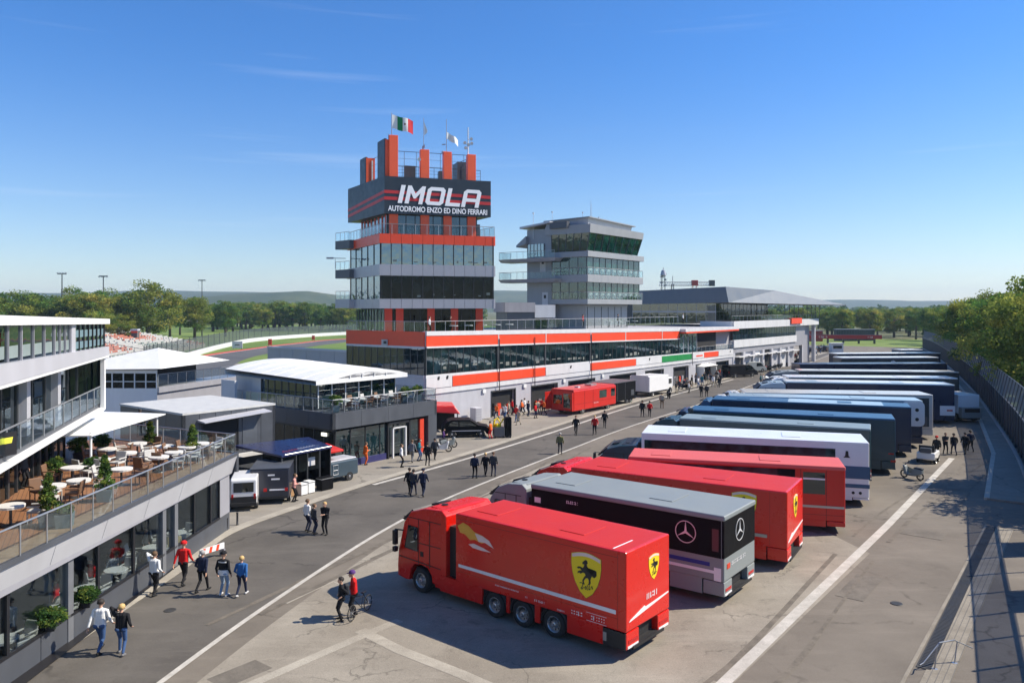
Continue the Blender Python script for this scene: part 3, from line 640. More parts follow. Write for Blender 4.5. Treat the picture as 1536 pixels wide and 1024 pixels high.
# roof deck rail, flags, masts on top of the crown
q = MB(); q.prism([CP(2.2, 2.4), CP(WA-2, 2.4), CP(WA-2, WB-2.5), CP(1.5, WB-2.5)], cz1, cz1+.2); q.build('roof_deck', DKP, T)
railing(T, [CP(1.6, WB-3), CP(2.1, 2.4), CP(WA-1.2, 2.4), CP(WA-1.2, WB-2)], cz1, 3.1, 1.3, glass=False, post='dark_steel', name='mesh_screen')
railing(T, [CP(2.2, 2.0), CP(WA-.8, 2.0)], cz1, 1.4, .9, glass=False, post='dark_steel', name='mesh_screen')
q = MB(); q.c(*CP(4.6, 4), cz1+.9, 1.2, .8, 1.8, crot); q.c(*CP(8.6, 4), cz1+.7, 1.5, .8, 1.4, crot); q.c(*CP(10.8, 5), cz1+1.3, 1.2, 2.2, 2.6, crot); pieces(q, 'roof_plant', DKP2, T)
def finbase(px): a = fa(px)+.12; p = Vector(TP(a, 1.2)); return p
def mast(name, px, y0, y1, r=.035):
    p = finbase(px); q = MB(); q.cyl((*p, Z(y0)), (*p, Z(y1)), r*1.4, r, n=7); return q, p
q, p = mast('flagpole', 591.5, 204, 165); q.lathe([(0, Z(164)), (.07, Z(165)), (0, Z(166))], (p.x, p.y, 0), n=8); q.cyl((p.x-.35, p.y, Z(204)), (p.x-.35, p.y, Z(196)), .03, n=6); q.build('flagpole', GREYP, T)
def flag(parent, p, z0, w, h, cols, droop=.25, rot=0.2, wave=.16, n=24):
    bb = MB(); m = 7; vs = []
    for j in range(m+1):
        for i in range(n+1):
            s_ = i/n; t_ = j/m; x = w*s_*(.97); y = wave*math.sin(s_*7+t_*.9)*s_**.6; z = h*t_-droop*w*s_**1.3+.05*math.sin(s_*9+1)
            vs.append((x*math.cos(rot)-y*math.sin(rot), x*math.sin(rot)+y*math.cos(rot), z))
    fs, ms = [], []
    for j in range(m):
        for i in range(n): fs.append((j*(n+1)+i, j*(n+1)+i+1, (j+1)*(n+1)+i+1, (j+1)*(n+1)+i)); ms.append(cols[min(len(cols)-1, int(i/n*len(cols)))])
    bb.v = vs; bb.f = fs; bb.m = ms; return bb
FW, FG, FR = mat('flag_white', (.72, .74, .72), .8), mat('flag_green', (.0, .22, .07), .8), mat('flag_red', (.55, .02, .03), .8)
o = flag(T, p, 0, 2.3, 1.45, [0, 1, 0, 2], .22).build('flag', [FW, FG, FR], T, smooth=True, loc=(p.x+.05, p.y, Z(188)))
q = MB(); q.lathe([(0, -.02), (.11, -.015), (.11, .015), (0, .02)], (1.38, -.12, .45), 'y', 10); q.build('crest', mat('crest_brown', (.25, .10, .08), .8), o)
q, p = mast('flagpole', 640, 223, 168, .025); q.c(p.x-.1, p.y, Z(215), .12, .12, .5); q.c(p.x+.08, p.y, Z(212), .1, .1, .35); q.build('flagpole', GREYP, T)
q = MB(); q.v = [(0, 0, 0), (.05, .02, -1.5), (.35, .05, -1.15), (.38, .05, -.95)]; q.f = [(0, 1, 2, 3)]; q.m = [0]; q.build('pennant', FW, T, loc=(p.x+.03, p.y, Z(174)))
q, p = mast('flagpole', 674.6, 224, 168, .03); q.c(p.x-.3, p.y, Z(207), .4, .1, .1); q.c(p.x-.3, p.y-.1, Z(220), .35, .3, .3, .6); q.build('flagpole', GREYP, T)
flag(T, p, 0, 1.3, .75, [0], .55, rot=.25, n=12).build('flag', [FW], T, smooth=True, loc=(p.x+.05, p.y, Z(199)))
q, p = mast('antenna_mast', 707.5, 226, 178, .05)
for dz, dx_ in ((197, .35), (203, -.35), (204, .4), (206, .05), (211, -.25)):
    q.lathe([(0, .1), (.16, .06), (.19, 0)], (p.x+dx_, p.y-.2, Z(dz)), 'y', 10); q.cyl((p.x, p.y, Z(dz)), (p.x+dx_, p.y-.1, Z(dz)), .02, n=5)
for zz in (184, 188, 192): q.cyl((p.x-.15, p.y, Z(zz)), (p.x+.15, p.y, Z(zz)), .02, n=5)
q.build('antenna_mast', WHITE, T)
q = MB(); q.lathe([(0, .1), (.16, .06), (.2, 0)], (*TP(fa(632.5), .7), Z(234)), 'y', 10); q.build('dish', WHITE, T)

# ================================================================ grey control tower
T = thing('control_tower', 'grey control tower with green glazing, balconies and slanted top-floor windows', 'tower', (10.5, 110, 8.6), ROT)
Zc = lambda y: 12+(462-y)*.0935-8.6
A_, B_ = 15.0, 7.2       # along u, along v
def rg(mb, e0, e1, z0, z1, o0=0, B=B_, cut=1.2):
    f0 = [(-o0+e0, -o0+e0), (A_+o0-e0, -o0+e0), (A_+o0-e0, B), (-o0+e0, B)]; f1 = [(-o0+e1, -o0+e1), (A_+o0-e1, -o0+e1), (A_+o0-e1, B), (-o0+e1, B)]
    mb.hexa([(*p, z0) for p in f0], [(*p, z1) for p in f1])
q = MB(); q.b(1.6, A_-1.5, 1.2, 12, -.5, Zc(456)); q.build('core', TGREY, T)
q = MB(); q.b(1.0, A_-.8, .8, 9, Zc(456), Zc(349)); q.build('core_upper', DKP2, T)
q = MB()
for k in range(7): q.b(2+k*1.9, 2.05+k*1.9, 1.15, 1.2, .5, Zc(460))
q.build('wall_joint', DSTEEL, T)
for i, (y0, y1) in enumerate(((456, 448.5), (423, 411.5), (385, 376.5))):
    q = MB(); rg(q, 0, 0, Zc(y0), Zc(y1), .35+.1*i, B=6.2); q.build('floor_band', TGREY, T, bevel=.03)
for y0, y1, o0 in ((448.5, 423, .0), (411.5, 385, .0)):
    for p0, p1, n in (((0, 0), (A_, 0), 9), ((0, 6), (0, 0), 4), ((A_, 0), (A_, 6), 4)):
        q = MB(); q.wall(p0, p1, Zc(y0), Zc(y1), .08, o0); o = q.build('window', glassy('green_glass', (.004, .030, .026), .10), T)
        q = MB(); q.mull(p0, p1, Zc(y0), Zc(y1), n, .07, .1, .05); q.build('window_frame', DSTEEL, o)
    q = MB()
    for k in range(9): q.wall((.6+k*1.65, 0), (1.3+k*1.65, 0), Zc(y0)+.6, Zc(y0)+.9, .01, .006); q.wall((.6+k*1.65, 0), (.7+k*1.65, 0), Zc(y0), Zc(y0)+.7, .01, .006)
    q.build('desk_reflections', mat('desk_reflection_paint2', (.20, .26, .24), .6), o)  # reflected desks painted over the glazing as pale strips
    railing(T, [(-.4, 5.8), (-.4, -.4), (A_+.4, -.4), (A_+.4, 5.8)], Zc(y0), 1.0, 1.6, r=.03)
# top floor: slanting glass
z0, z1 = Zc(375.5), Zc(349)
q = MB(); q.hexa([(0, 0, z0), (A_-.7, 0, z0), (A_-.7, 6, z0), (0, 6, z0)], [(-.15, -.55, z1), (A_-.1, -.55, z1), (A_-.1, 6, z1), (-.15, 6, z1)]); o = q.build('window', MC['green_glass'], T)
q = MB()
for k in range(9):
    a = k/8; q.cyl((a*(A_-.7), -.03, z0), (-.15+a*(A_+.05), -.58, z1), .06, n=5)
for k in range(6): a = k/5; q.cyl((-.03, 6*a, z0), (-.18, -.55+6.5*a, z1), .06, n=5)
q.build('window_frame', DSTEEL, o)
q = MB(); q.hexa([(-.2, -.65, z1), (A_, -.65, z1), (A_, 7, z1), (-.2, 7, z1)], [(-.25, -.75, Zc(336)), (A_+.1, -.75, Zc(338)), (A_+.1, 7, Zc(338)), (-.25, 7, Zc(336))]); q.build('parapet', TGREY, T)
q = MB(); q.hexa([(1.2, .6, Zc(337)), (A_-1.6, .6, Zc(337)), (A_-1.6, 7, Zc(337)), (1.2, 7, Zc(337))], [(1.0, .4, Zc(325)), (A_-1.5, .4, Zc(328)), (A_-1.5, 7, Zc(328)), (1.0, 7, Zc(326))]); q.build('penthouse', GREYL, T)
q = MB(); q.hexa([(.7, 0, Zc(325)), (A_-1.1, 0, Zc(328.5)), (A_-1.1, 8, Zc(328.5)), (.7, 8, Zc(327))], [(.7, 0, Zc(323.5)), (A_-1.1, 0, Zc(327)), (A_-1.1, 8, Zc(327)), (.7, 8, Zc(325))]); q.build('roof', TGREY, T)
# stair block and slab roof on the left
q = MB(); q.b(.4, 9, 6.2, 10.8, -.5, Zc(338)); q.b(.0, 9, 6.0, 7.0, Zc(375), Zc(331)); q.build('stair_block', TGREY, T)
q = MB(); q.hexa([(-.4, 6.1, Zc(330)), (9, 6.1, Zc(330)), (9, 11.6, Zc(336)), (-.4, 11.6, Zc(336))], [(-.4, 6.1, Zc(327.5)), (9, 6.1, Zc(327.5)), (9, 11.6, Zc(333)), (-.4, 11.6, Zc(333))]); q.build('stair_roof', GREYL, T)
q = MB(); q.hexa([(-.2, 10.6, Zc(360)), (8, 10.6, Zc(360)), (8, 12.4, Zc(365)), (-.2, 12.4, Zc(365))], [(-.2, 10.6, Zc(348)), (8, 10.6, Zc(348)), (8, 12.4, Zc(362)), (-.2, 12.4, Zc(362))]); q.build('side_roof', TGREY, T)
q = MB(); q.wall((.35, 10.7), (.35, 7.6), Zc(381), Zc(361), .1, .03); o = q.build('window', glassy('blue_glass', (.01, .04, .06), .3), T); q = MB(); q.mull((.35, 10.7), (.35, 7.6), Zc(381), Zc(361), 5, .08, .1, .07); q.build('window_frame', DSTEEL, o)
for y_ in (390, 422):
    q = MB(); q.hexa([(-1.6, 4.5, Zc(y_)), (1, 4.5, Zc(y_)), (1, 14.2, Zc(y_)), (-1.6, 14.2, Zc(y_))], [(-2.0, 4.0, Zc(y_-5)), (1, 4.0, Zc(y_-5)), (1, 14.4, Zc(y_-5)), (-2.0, 14.4, Zc(y_-5))]); q.build('balcony', GREYP, T)
    railing(T, [(-1.9, 4.2), (-1.9, 14.3), (.9, 14.3)], Zc(y_-5), 1.05, 1.1, glass=True)
for yy, zz in ((8.4, 396), (8.0, 450)):
    q = MB(); q.wall((.4, yy), (.4, yy-1.0), Zc(zz)-.9, Zc(zz)+1.2, .06, .02); o = q.build('door', OFFW, T)
    q = MB(); q.wall((.4, yy-.3), (.4, yy-.7), Zc(zz)+.3, Zc(zz)+.8, .06, .04); q.build('pane', BLACK, o)
q = MB(); p = (5.0, 2.5); q.cyl((*p, Zc(326)), (*p, Zc(292)), .06, .02, n=6)
for k in range(5): q.cyl((p[0], p[1], Zc(300+k*4)), (p[0]+.25, p[1]-.1, Zc(300+k*4)), .025, n=4)
q.build('antenna_mast', GREYP, T)
for p, h_ in (((8, 3), 1.0), ((2.0, 2.0), 1.1), ((1.5, 7.0), 1.5), ((.2, 9.5), 2.8), ((6.4, 3), .8)):
    q = MB(); zz = Zc(327) if p[1] < 9 else Zc(342); q.cyl((*p, zz-1), (*p, zz+h_), .03, n=5); q.c(p[0], p[1], zz+h_, .28, .2, .18, .5); q.build('roof_sensor', WHITE, T)
q = MB(); q.wall((.2, 3), (.2, 6), Zc(340), Zc(330), .8, .0); q.build('roof_plant', DKP2, T)
# low rooftop pavilion between the towers
T = thing('rooftop_pavilion', 'low beige rooftop pavilion between the lettered tower and the grey tower', 'building', (-.6, 97, 8.6), R(17))
q = MB(); q.b(0, 6, 0, 5, 0, 2.9); q.build('wall', DKP2, T)
q = MB(); q.b(-.3, 3.6, -.2, 5.2, 2.9, 4.1); q.build('roof', RENDER, T)
q = MB(); q.b(3.6, 6.3, -.1, 5, 2.2, 3.8); q.b(3.6, 6.3, -.12, 5, 0, .4); q.build('side_wing', OFFW, T)
q = MB(); q.wall((3.7, 0), (5.2, 0), .5, 2.2, .05, .06); q.build('window', GLZ, T)
# ================================================================ hospitality building on the left
T = thing('hospitality_building', 'grey terraced restaurant building with a plank deck, glass rails and a white roof edge', 'building', (0, 0, 0))
WF0, WF1 = (-16.35, 16.0), (-15.35, 42.6)          # ground-floor front line
def WFp(t): return lp(WF0, WF1, t)
def WY(y): return (WF0[0]+(WF1[0]-WF0[0])*(y-WF0[1])/(WF1[1]-WF0[1]), y)
DZ = 4.1
bays = [16.0, 19.6, 21.6, 24.9, 28.2, 30.0, 32.6, 35.2, 36.4, 38.3, 40.2, 41.3]
# plinth panels
q = MB()
for a, c_ in zip(bays[:-1], bays[1:]): q.panels(WY(a), WY(c_), 0.02, .92, 2 if c_-a > 2.8 else 1, .15, .0, .03)
q.panels(WY(41.3), WY(42.6), .02, .95, 1, .15, 0, .03); q.build('plinth', DKP2, T)
q = MB()
for a in (16, 19.6, 28.2, 35.2, 36.35): q.wall(WY(a-.16), WY(a+.16), 0, 3.06, .3, .03)
pieces(q, 'pier', mat('pier_grey', (.14, .145, .155), .5, var=.1), T)
q = MB(); q.wall(WY(41.35), WY(42.6), .95, 3.06, .2, .0); q.wall(WF1, (WF1[0]-9, WF1[1]+.6), 0, 3.06, .2, 0); pieces(q, 'end_wall', GREYP, T)
for a, c_ in zip(bays[:-1], bays[1:]):
    q = MB(); q.wall(WY(a), WY(c_), .97, 2.98, .03, -.05); o = q.build('window', GLC, T)
    q = MB(); q.wall(WY(a), WY(c_), .90, 1.0, .1, .03); q.wall(WY(a), WY(c_), 2.95, 3.06, .1, .03)
    q.mull(WY(a), WY(c_), .98, 2.96, 1, .07, .1, .02); q.build('window_frame', BLACK, o)
# interior shell
q = MB(); q.poly([(-23, 14, .06), (-15.5, 14, .06), (-15.5, 42.4, .06), (-23, 42.4, .06)]); q.build('interior_floor', mat('dark_floor', (.018, .016, .015), .35), T)
q = MB(); q.b(-23.2, -23, 14, 42.4, 0, 3); q.b(-23.2, -15.7, 42.2, 42.35, 0, 3.0); q.b(-23.2, -16.6, 28.1, 28.25, 0, 3.0); q.b(-23.2, -16.4, 13.9, 14, 0, 3); pieces(q, 'interior_wall', INTW, T)
# deck slab and slanted white front band
q = MB(); q.prism([(-26, 14), (-16.2, 14), (-15.25, 42.65), (-24, 47.2), (-26, 47.2)], 3.02, DZ-.03); q.build('deck_slab', GREYP, T)
q = MB(); n = 9
for i in range(n):
    a, c_ = 14+i*28.7/n+.015, 14+(i+1)*28.7/n-.015; pa, pc = WY(a), WY(c_)
    q.hexa([(pa[0]+.12, a, 3.05), (pc[0]+.12, c_, 3.05), (pc[0]-.05, c_, 3.05), (pa[0]-.05, a, 3.05)], [(pa[0]+.42, a, 4.02), (pc[0]+.42, c_, 4.02), (pc[0]-.05, c_, 4.02), (pa[0]-.05, a, 4.02)])
q.build('deck_fascia', mat('fascia_grey', (.50, .50, .515), .4, .1, var=.05, streak=True), T)
q = MB(); q.wall((WF0[0]+.44, 14), (WF1[0]+.44, 42.75), 4.0, 4.16, .16, 0); q.wall((-14.9, 42.75), (-24, 47.3), 3.1, 4.16, .16, 0); q.build('deck_edge', DKP2, T)
WOOD = D.materials.new('deck_planks'); WOOD.use_nodes = True; t = WOOD.node_tree; bb = t.nodes['Principled BSDF']; MC['deck_planks'] = WOOD
br = t.nodes.new('ShaderNodeTexBrick'); ge = t.nodes.new('ShaderNodeNewGeometry'); mpn = t.nodes.new('ShaderNodeMapping'); mpn.inputs['Rotation'].default_value = (0, 0, R(62))
br.inputs['Scale'].default_value = 1; br.inputs['Brick Width'].default_value = 2.6; br.inputs['Row Height'].default_value = .16; br.inputs['Mortar Size'].default_value = .008
br.inputs['Color1'].default_value = (.20, .085, .035, 1); br.inputs['Color2'].default_value = (.27, .13, .06, 1); br.inputs['Mortar'].default_value = (.05, .03, .02, 1)
t.links.new(ge.outputs['Position'], mpn.inputs[0]); t.links.new(mpn.outputs[0], br.inputs[0]); t.links.new(br.outputs[0], bb.inputs['Base Color']); bb.inputs['Roughness'].default_value = .6
q = MB(); q.prism([(-25.8, 14), (-15.95, 14), (-15.0, 42.55), (-23.9, 47.0), (-25.8, 47.0)], DZ-.03, DZ); q.build('deck', WOOD, T); q = MB(); q.hexa([(-16.95, 14, DZ), (-15.97, 14, DZ), (-15.05, 42.4, DZ), (-16.0, 42.9, DZ)], [(-16.95, 14, DZ+.006), (-15.97, 14, DZ+.006), (-15.05, 42.4, DZ+.006), (-16.0, 42.9, DZ+.006)]); q.build('deck_border', mat('tan_boards', (.34, .22, .13), .7, var=.2, scale=3), T)
railing(T, [(-15.95, 14), (-15.02, 42.5), (-23.8, 46.9)], DZ+.02, 1.05, 1.35, r=.03)
# upper storeys, set back, front line turning away to the left
U0, U1 = Vector((-13.6, 15.2)), Vector((-21.8, 42.0))
def UP(t): return tuple(U0+(U1-U0)*t)
def UQ(y, off=0.0):
    d = (U1-U0).normalized(); p = U0+(U1-U0)*((y-U0.y)/(U1.y-U0.y)); return (p.x-d.y*off*-1, p.y-d.x*off) if off else (p.x, p.y)
back = lambda p, s: (p[0]-.956*s, p[1]-.293*s)
def slab(name, z0, z1, ex, m, y0=15.2, y1=42.0, depth=14, far=0.0):
    a, c_ = Vector(UQ(y0)), Vector(UQ(y1)); n = Vector((.956, .293)); d = (c_-a).normalized(); c_ = c_+d*far
    zz0 = z0 if hasattr(z0, '__len__') else (z0, z0); zz1 = z1 if hasattr(z1, '__len__') else (z1, z1)
    q = MB(); P_ = [a+n*ex, c_+n*ex, c_-n*depth, a-n*depth]
    q.hexa([(*P_[0], zz0[0]), (*P_[1], zz0[1]), (*P_[2], zz0[1]), (*P_[3], zz0[0])], [(*P_[0], zz1[0]), (*P_[1], zz1[1]), (*P_[2], zz1[1]), (*P_[3], zz1[0])]); return q.build(name, m, T)
slab('terrace_slab', 6.55, 6.72, .0, WHITE); slab('terrace_slab', 6.72, 6.9, -.25, DKP2)
slab('eaves', 9.38, 9.52, .18, WHITE, far=.1); slab('storey_band', (9.5, 9.5), (10.3, 9.95), .2, GREYL)
slab('roof', (11.62, 11.15), (11.98, 11.42), .22, WHITE, far=.1)
railing(T, [UQ(15.2, -.15), UQ(41.6, -.15)], 6.9, .95, 1.5, r=.03)
# deck-level back wall, glazed
w0, w1 = back(UQ(15.2), 1.9), back(UQ(42.0), 1.9)
def glaze(p0, p1, z0, z1, n, gm, fm, w=.07, nm='window'):
    d = Vector(p1)-Vector(p0)
    q = MB(); q.wall(p0, p1, z0, z1, .04, -.04); o = q.build(nm, gm, T)
    q = MB(); q.mull(p0, p1, z0, z1, n, w, .1, .02); q.build('window_frame', fm, o); return o
for k in range(6):
    glaze(lp(w0, w1, k/6), lp(w0, w1, (k+1)/6), DZ, 6.55, 4, GLZD, DSTEEL, .10)
v0, v1 = back(UQ(15.2), 1.3), back(UQ(42.0), .9)
for k in range(5):
    glaze(lp(v0, v1, k/5), lp(v0, v1, (k+1)/5), 6.9, 9.38, 3, GLZD, DSTEEL, .08)
q = MB()
for t_ in (.62, .78): p = lp(v0, v1, t_); q.c(p[0]+.1, p[1], 8.1, .3, .5, 2.5, R(17))
pieces(q, 'column', GREYL, T)
e0, e1 = UQ(42.0, 0), back(UQ(42.0), 9)
glaze(UQ(42.0), e1, 6.9, 9.38, 5, GLZ, GREYP, .08); glaze(UQ(41.8), back(UQ(41.8), 9), (9.95), 11.15, 6, GLZ, DSTEEL, .06)
q = MB(); q.wall(UQ(41.7, -.02), UQ(42.0, -.02), 6.6, 9.4, .2, .05); q.build('end_frame', WHITE, T)
x0, x1 = UQ(15.2), UQ(41.9)
def topz(t_): return (10.3-.35*t_, 11.62-.47*t_)
tt_ = [0, .16, .32, .48, .64, .735]; 
for a, c_ in zip(tt_[:-1], tt_[1:]):
    za, zc_ = topz(a), topz(c_); glaze(lp(x0, x1, a), lp(x0, x1, c_), (za[0], zc_[0]), (za[1], zc_[1]), 3, GLZD, GREYP, .045)
    q = MB(); d = Vector(x1)-Vector(x0)
    for k in range(3):
        f0 = a+(c_-a)*(k+.15)/3; f1 = a+(c_-a)*(k+.8)/3; zz = topz(f0)[0]
        q.wall(lp(x0, x1, f0), lp(x0, x1, f1), zz+.12, zz+.55, .02, -.035)
    pieces(q, 'screen_panel', mat('frosted_panel', (.22, .27, .26), .5), T)
za, zc_ = topz(.76), topz(1); glaze(lp(x0, x1, .76), lp(x0, x1, 1), (za[0], zc_[0]), (za[1], zc_[1]), 7, GLZ, BLACK, .06)
q = MB(); q.wall(lp(x0, x1, .735), lp(x0, x1, .76), (topz(.735)[0], topz(.76)[0]), (topz(.735)[1], topz(.76)[1]), .3, .05); q.build('column', GREYL, T)
q = MB()
for k in range(7): f0 = .77+k*.033; zz = topz(f0)[0]; q.wall(lp(x0, x1, f0), lp(x0, x1, f0+.024), zz+.1, zz+.42, .02, -.03); q.wall(lp(x0, x1, f0), lp(x0, x1, f0+.024), zz+.62, zz+.95, .02, -.03)
pieces(q, 'screen_panel', mat('blue_panel', (.14, .22, .25), .5), T)
slab('core', 3.9, (11.3, 11.1), -5.5, DKP2)
# banner on the terrace rail
BT = thing('terrace_banner', 'black banner with yellow and white marks on the upper terrace rail', 'banner', (*UQ(27.2, -.0), 6.95), math.atan2(-.293, .956)+R(90)+R(0))
q = MB(); q.b(-2.4, 0, -.12, -.09, 0, .8); q.build('cloth', BLACK, BT)
q = MB(); q.ext([(-2.2, .15), (-1.7, .15), (-1.5, .6), (-2.0, .6)], 0, .01, org=(0, -.125, 0)); q.ext([(-1.2, .42), (-.2, .42), (-.15, .62), (-1.15, .62)], 0, .01, org=(0, -.125, 0)); q.build('emblem', mat('banner_yellow', (.7, .65, .05), .6), BT)
# ---------------- terrace canopy
T2 = thing('terrace_canopy', 'flat white sail canopy on slim posts over the restaurant deck', 'canopy', (-20.5, 38.5, DZ))
cz_ = [(-20.9-3.2+20.5, 36.2-38.5, 1.95), (-20.0+20.5, 37.3-38.5, 1.86), (-19.4+20.5, 43.9-38.5, 2.0), (-23.6+20.5, 44.5-38.5, 2.05)]
q = MB(); q.hexa([(a, c_, z-.06) for a, c_, z in cz_], cz_); q.build('sail', WHITE, T2)
q = MB()
for a, c_ in ((.3, -.9), (.8, 5.0), (-3.2, -2.1)): q.cyl((a, c_, 0), (a, c_, 1.95), .06, n=8)
pieces(q, 'post', WHITE, T2)
# ---------------- white marquee behind
T = thing('white_marquee', 'white two-storey marquee with a peaked tent roof behind the restaurant', 'tent', (-31.0, 68.5, 0), R(-2))
q = MB(); q.b(-9, 0, 0, 8, 0, 5.0); q.build('wall', WHITE, T)
q = MB(); q.b(-9, -.1, .05, 8, 5.0, 6.6); o = q.build('upper_floor', VOID, T)
q = MB(); q.wall((-9, 0), (0, 0), 5.0, 6.3, .05, -.02); o = q.build('window', GLZD, T); q = MB(); q.mull((-9, 0), (0, 0), 5.0, 6.5, 9, .09, .1, .05); q.wall((-9, 0), (0, 0), 6.3, 6.6, .1, .06); q.wall((-9, 0), (0, 0), 5.55, 5.62, .1, .05); q.build('window_frame', WHITE, o)
q = MB(); q.add([(-9.4, -.4, 6.6), (.6, -.6, 6.75), (3.0, 8.6, 6.9), (-9, 9, 7.0), (-6.0, 3.0, 7.2), (-1.6, 3.4, 8.35), (-3.2, 5, 8.1)], [(0, 1, 5, 4), (1, 2, 5), (2, 3, 6, 5), (3, 0, 4), (4, 5, 6), (3, 4, 6)]); q.build('tent_roof', WHITE, T)
q = MB(); q.wall((0, 0), (3.2, 13), 4.6, 5.1, 2.5, .2); q.wall((0, 0), (3.2, 13), 0, 4.6, .3, 0); q.build('side_terrace', GREYP, T)
railing(T, [(.1, 0), (3.3, 13)], 5.1, 1.1, 1.2)
# ---------------- charcoal box lounge
T = thing('box_lounge', 'plain charcoal box lounge with pale flat roof and slim awning over a dark window', 'building', UV(26.4, 47.4), ROT)
q = MB(); q.b(.2, 6.7, .2, 9.5, 0, 1.9); q.build('base', DKP2, T)
q = MB(); q.panels((0, 0), (6.9, 0), 2.15, 5.15, 6, .2, 0, .03); q.panels((0, 8.3), (0, 0), 2.15, 5.15, 4, .2, 0, .03); q.panels((6.9, 0), (6.9, 8.3), 2.15, 5.15, 4, .2, 0, .03); q.b(.15, 6.7, .15, 8.2, 2.2, 5.1); q.build('wall', mat('box_panel', (.075, .082, .095), .4, .2, var=.1), T)
q = MB(); q.b(-.02, 6.92, -.02, 8.4, 5.15, 5.28); q.build('roof', mat('pale_roof', (.50, .50, .48), .6, var=.12), T)
q = MB(); q.b(-.1, 7.0, -.25, 8.3, 1.9, 2.15); q.build('ledge', OFFW, T)
q = MB(); q.wall((1.3, 0), (4.0, 0), 2.4, 4.55, .1, .02); o = q.build('service_window', VOID, T); q = MB(); q.mull((1.3, 0), (4.0, 0), 2.4, 4.55, 1, .08, .1, .05); q.build('window_frame', BLACK, o)
q = MB(); q.hexa([(1.0, -.9, 4.6), (6.0, -.9, 4.85), (6.0, 0, 4.85), (1.0, 0, 4.6)], [(1.0, -.9, 4.66), (6.0, -.9, 4.91), (6.0, 0, 5.0), (1.0, 0, 4.75)]); q.build('awning', GREYL, T)
q = MB(); q.wall((4.3, 0), (5.4, 0), 2.3, 4.7, .05, .03); q.build('door', mat('box_door', (.10, .11, .125), .4, .2), T)
# ---------------- lounge pavilion with white barrel roof
T = thing('lounge_pavilion', 'dark grey lounge pavilion with a roof terrace under a curved white tent roof', 'building', UV(37.3, 46.05), ROT)
LU, LV = 11.1, 14.0
q = MB(); q.panels((0, 0), (LU, 0), 3.02, 4.2, 4, .3, 0, .02); q.panels((0, LV), (0, 0), 3.02, 4.2, 5, .3, 0, .02); q.panels((LU, 0), (LU, LV), 3.02, 4.2, 5, .3, 0, .02); q.b(.2, LU-.2, .2, LV, 3.05, 4.15); q.build('terrace_slab', DKP2, T)
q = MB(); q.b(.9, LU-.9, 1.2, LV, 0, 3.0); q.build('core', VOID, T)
q = MB(); q.wall((.5, .35), (LU-1.7, .35), .3, 2.8, .04, 0); o = q.build('window', GLZ, T); q = MB(); q.mull((.5, .35), (LU-1.7, .35), .3, 2.85, 6, .08, .1, .04); q.build('window_frame', BLACK, o)
q = MB(); q.wall((.4, .3), (5.6, .3), 0, .5, .15, .05); q.build('plinth', mat('navy_panel', (.03, .03, .12), .5), T)
q = MB(); q.b(5.65, 5.8, .15, .4, 0, 2.9); q.b(8.0, 8.15, .15, .4, 0, 2.9); q.b(5.65, 8.15, .15, .4, 2.7, 2.9); q.build('door_frame', BLACK, T)
q = MB(); q.b(6.1, 6.22, .05, .2, 0, 2.45); q.b(7.5, 7.62, .05, .2, 0, 2.45); q.b(6.1, 7.62, .05, .2, 2.35, 2.45); q.build('entrance_arch', OFFW, T)
q = MB(); q.b(9.3, 9.75, .2, .5, 0, 2.8); q.build('red_post', ORED2, T)
q = MB(); q.b(10.1, LU, .02, 1.2, 0, 3.02); q.build('corner_pier', DKP2, T)
q = MB(); q.wall((.5, LV), (.5, .4), 0, 1.2, .1, 0); q.wall((.5, LV), (.5, .4), 2.75, 3.02, .1, 0); q.build('side_wall', DKP, T)
q = MB(); q.wall((.5, LV), (.5, .4), 1.2, 2.75, .05, -.02); o = q.build('window', GLZD, T); q = MB(); q.mull((.5, LV), (.5, .4), 1.2, 2.75, 11, .08, .1, .0); q.build('window_frame', DSTEEL, o)
q = MB(); q.c(.42, 1.5, 2.5, .08, .6, .25); q.build('wall_lamp', mat('lamp_glow', (.9, .85, .7), .5, emit=1.2), T)
railing(T, [(.08, LV), (.08, .08), (LU-.08, .08), (LU-.08, 6)], 4.2, 1.0, 1.15, r=.03)
# upper room
ux0, ux1, uy0 = 1.0, 9.2, 3.0
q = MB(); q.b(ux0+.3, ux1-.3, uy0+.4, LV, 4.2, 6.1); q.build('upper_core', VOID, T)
for p0, p1, n in (((ux0, uy0), (ux1, uy0), 6), ((ux0, 10.4), (ux0, uy0), 8)):
    q = MB(); q.wall(p0, p1, 4.25, 6.15, .04, -.02); o = q.build('window', GLZ, T); q = MB(); q.mull(p0, p1, 4.25, 6.15, n, .09, .1, .03); q.build('window_frame', OFFW if n == 6 else DSTEEL, o)
q = MB(); q.wall((ux0, LV), (ux0, 10.4), 3.6, 6.3, .2, .02); q.wall((-.4, LV), (-.4, 12), .5, 6.0, .2, .02); q.build('side_wall', OFFW, T)
q = MB(); ru0, ru1, rv0, rv1 = .3, 9.9, 2.3, 14.6
nseg = 10; vs = []
for j, (vv, zz) in enumerate(((rv0, 0), (rv0, .32), (rv1, .42), (rv1, 0))):
    for i in range(nseg+1):
        s_ = i/nseg; x = ru0+(ru1-ru0)*s_; arch = .62*math.sin(math.pi*s_)**.85
        base = 6.15+.25*(vv-rv0)/12; vs.append((x, vv, base+zz+(arch if j in (1, 2) else 0)))
fs = []
for j in range(3):
    for i in range(nseg): fs.append((j*(nseg+1)+i, j*(nseg+1)+i+1, (j+1)*(nseg+1)+i+1, (j+1)*(nseg+1)+i))
for i in range(nseg): fs.append((3*(nseg+1)+i, 3*(nseg+1)+i+1, i+1, i))
q.add(vs, fs); q.build('tent_roof', WHITE, T)
q = MB()
for i in range(2, nseg-1):
    pass
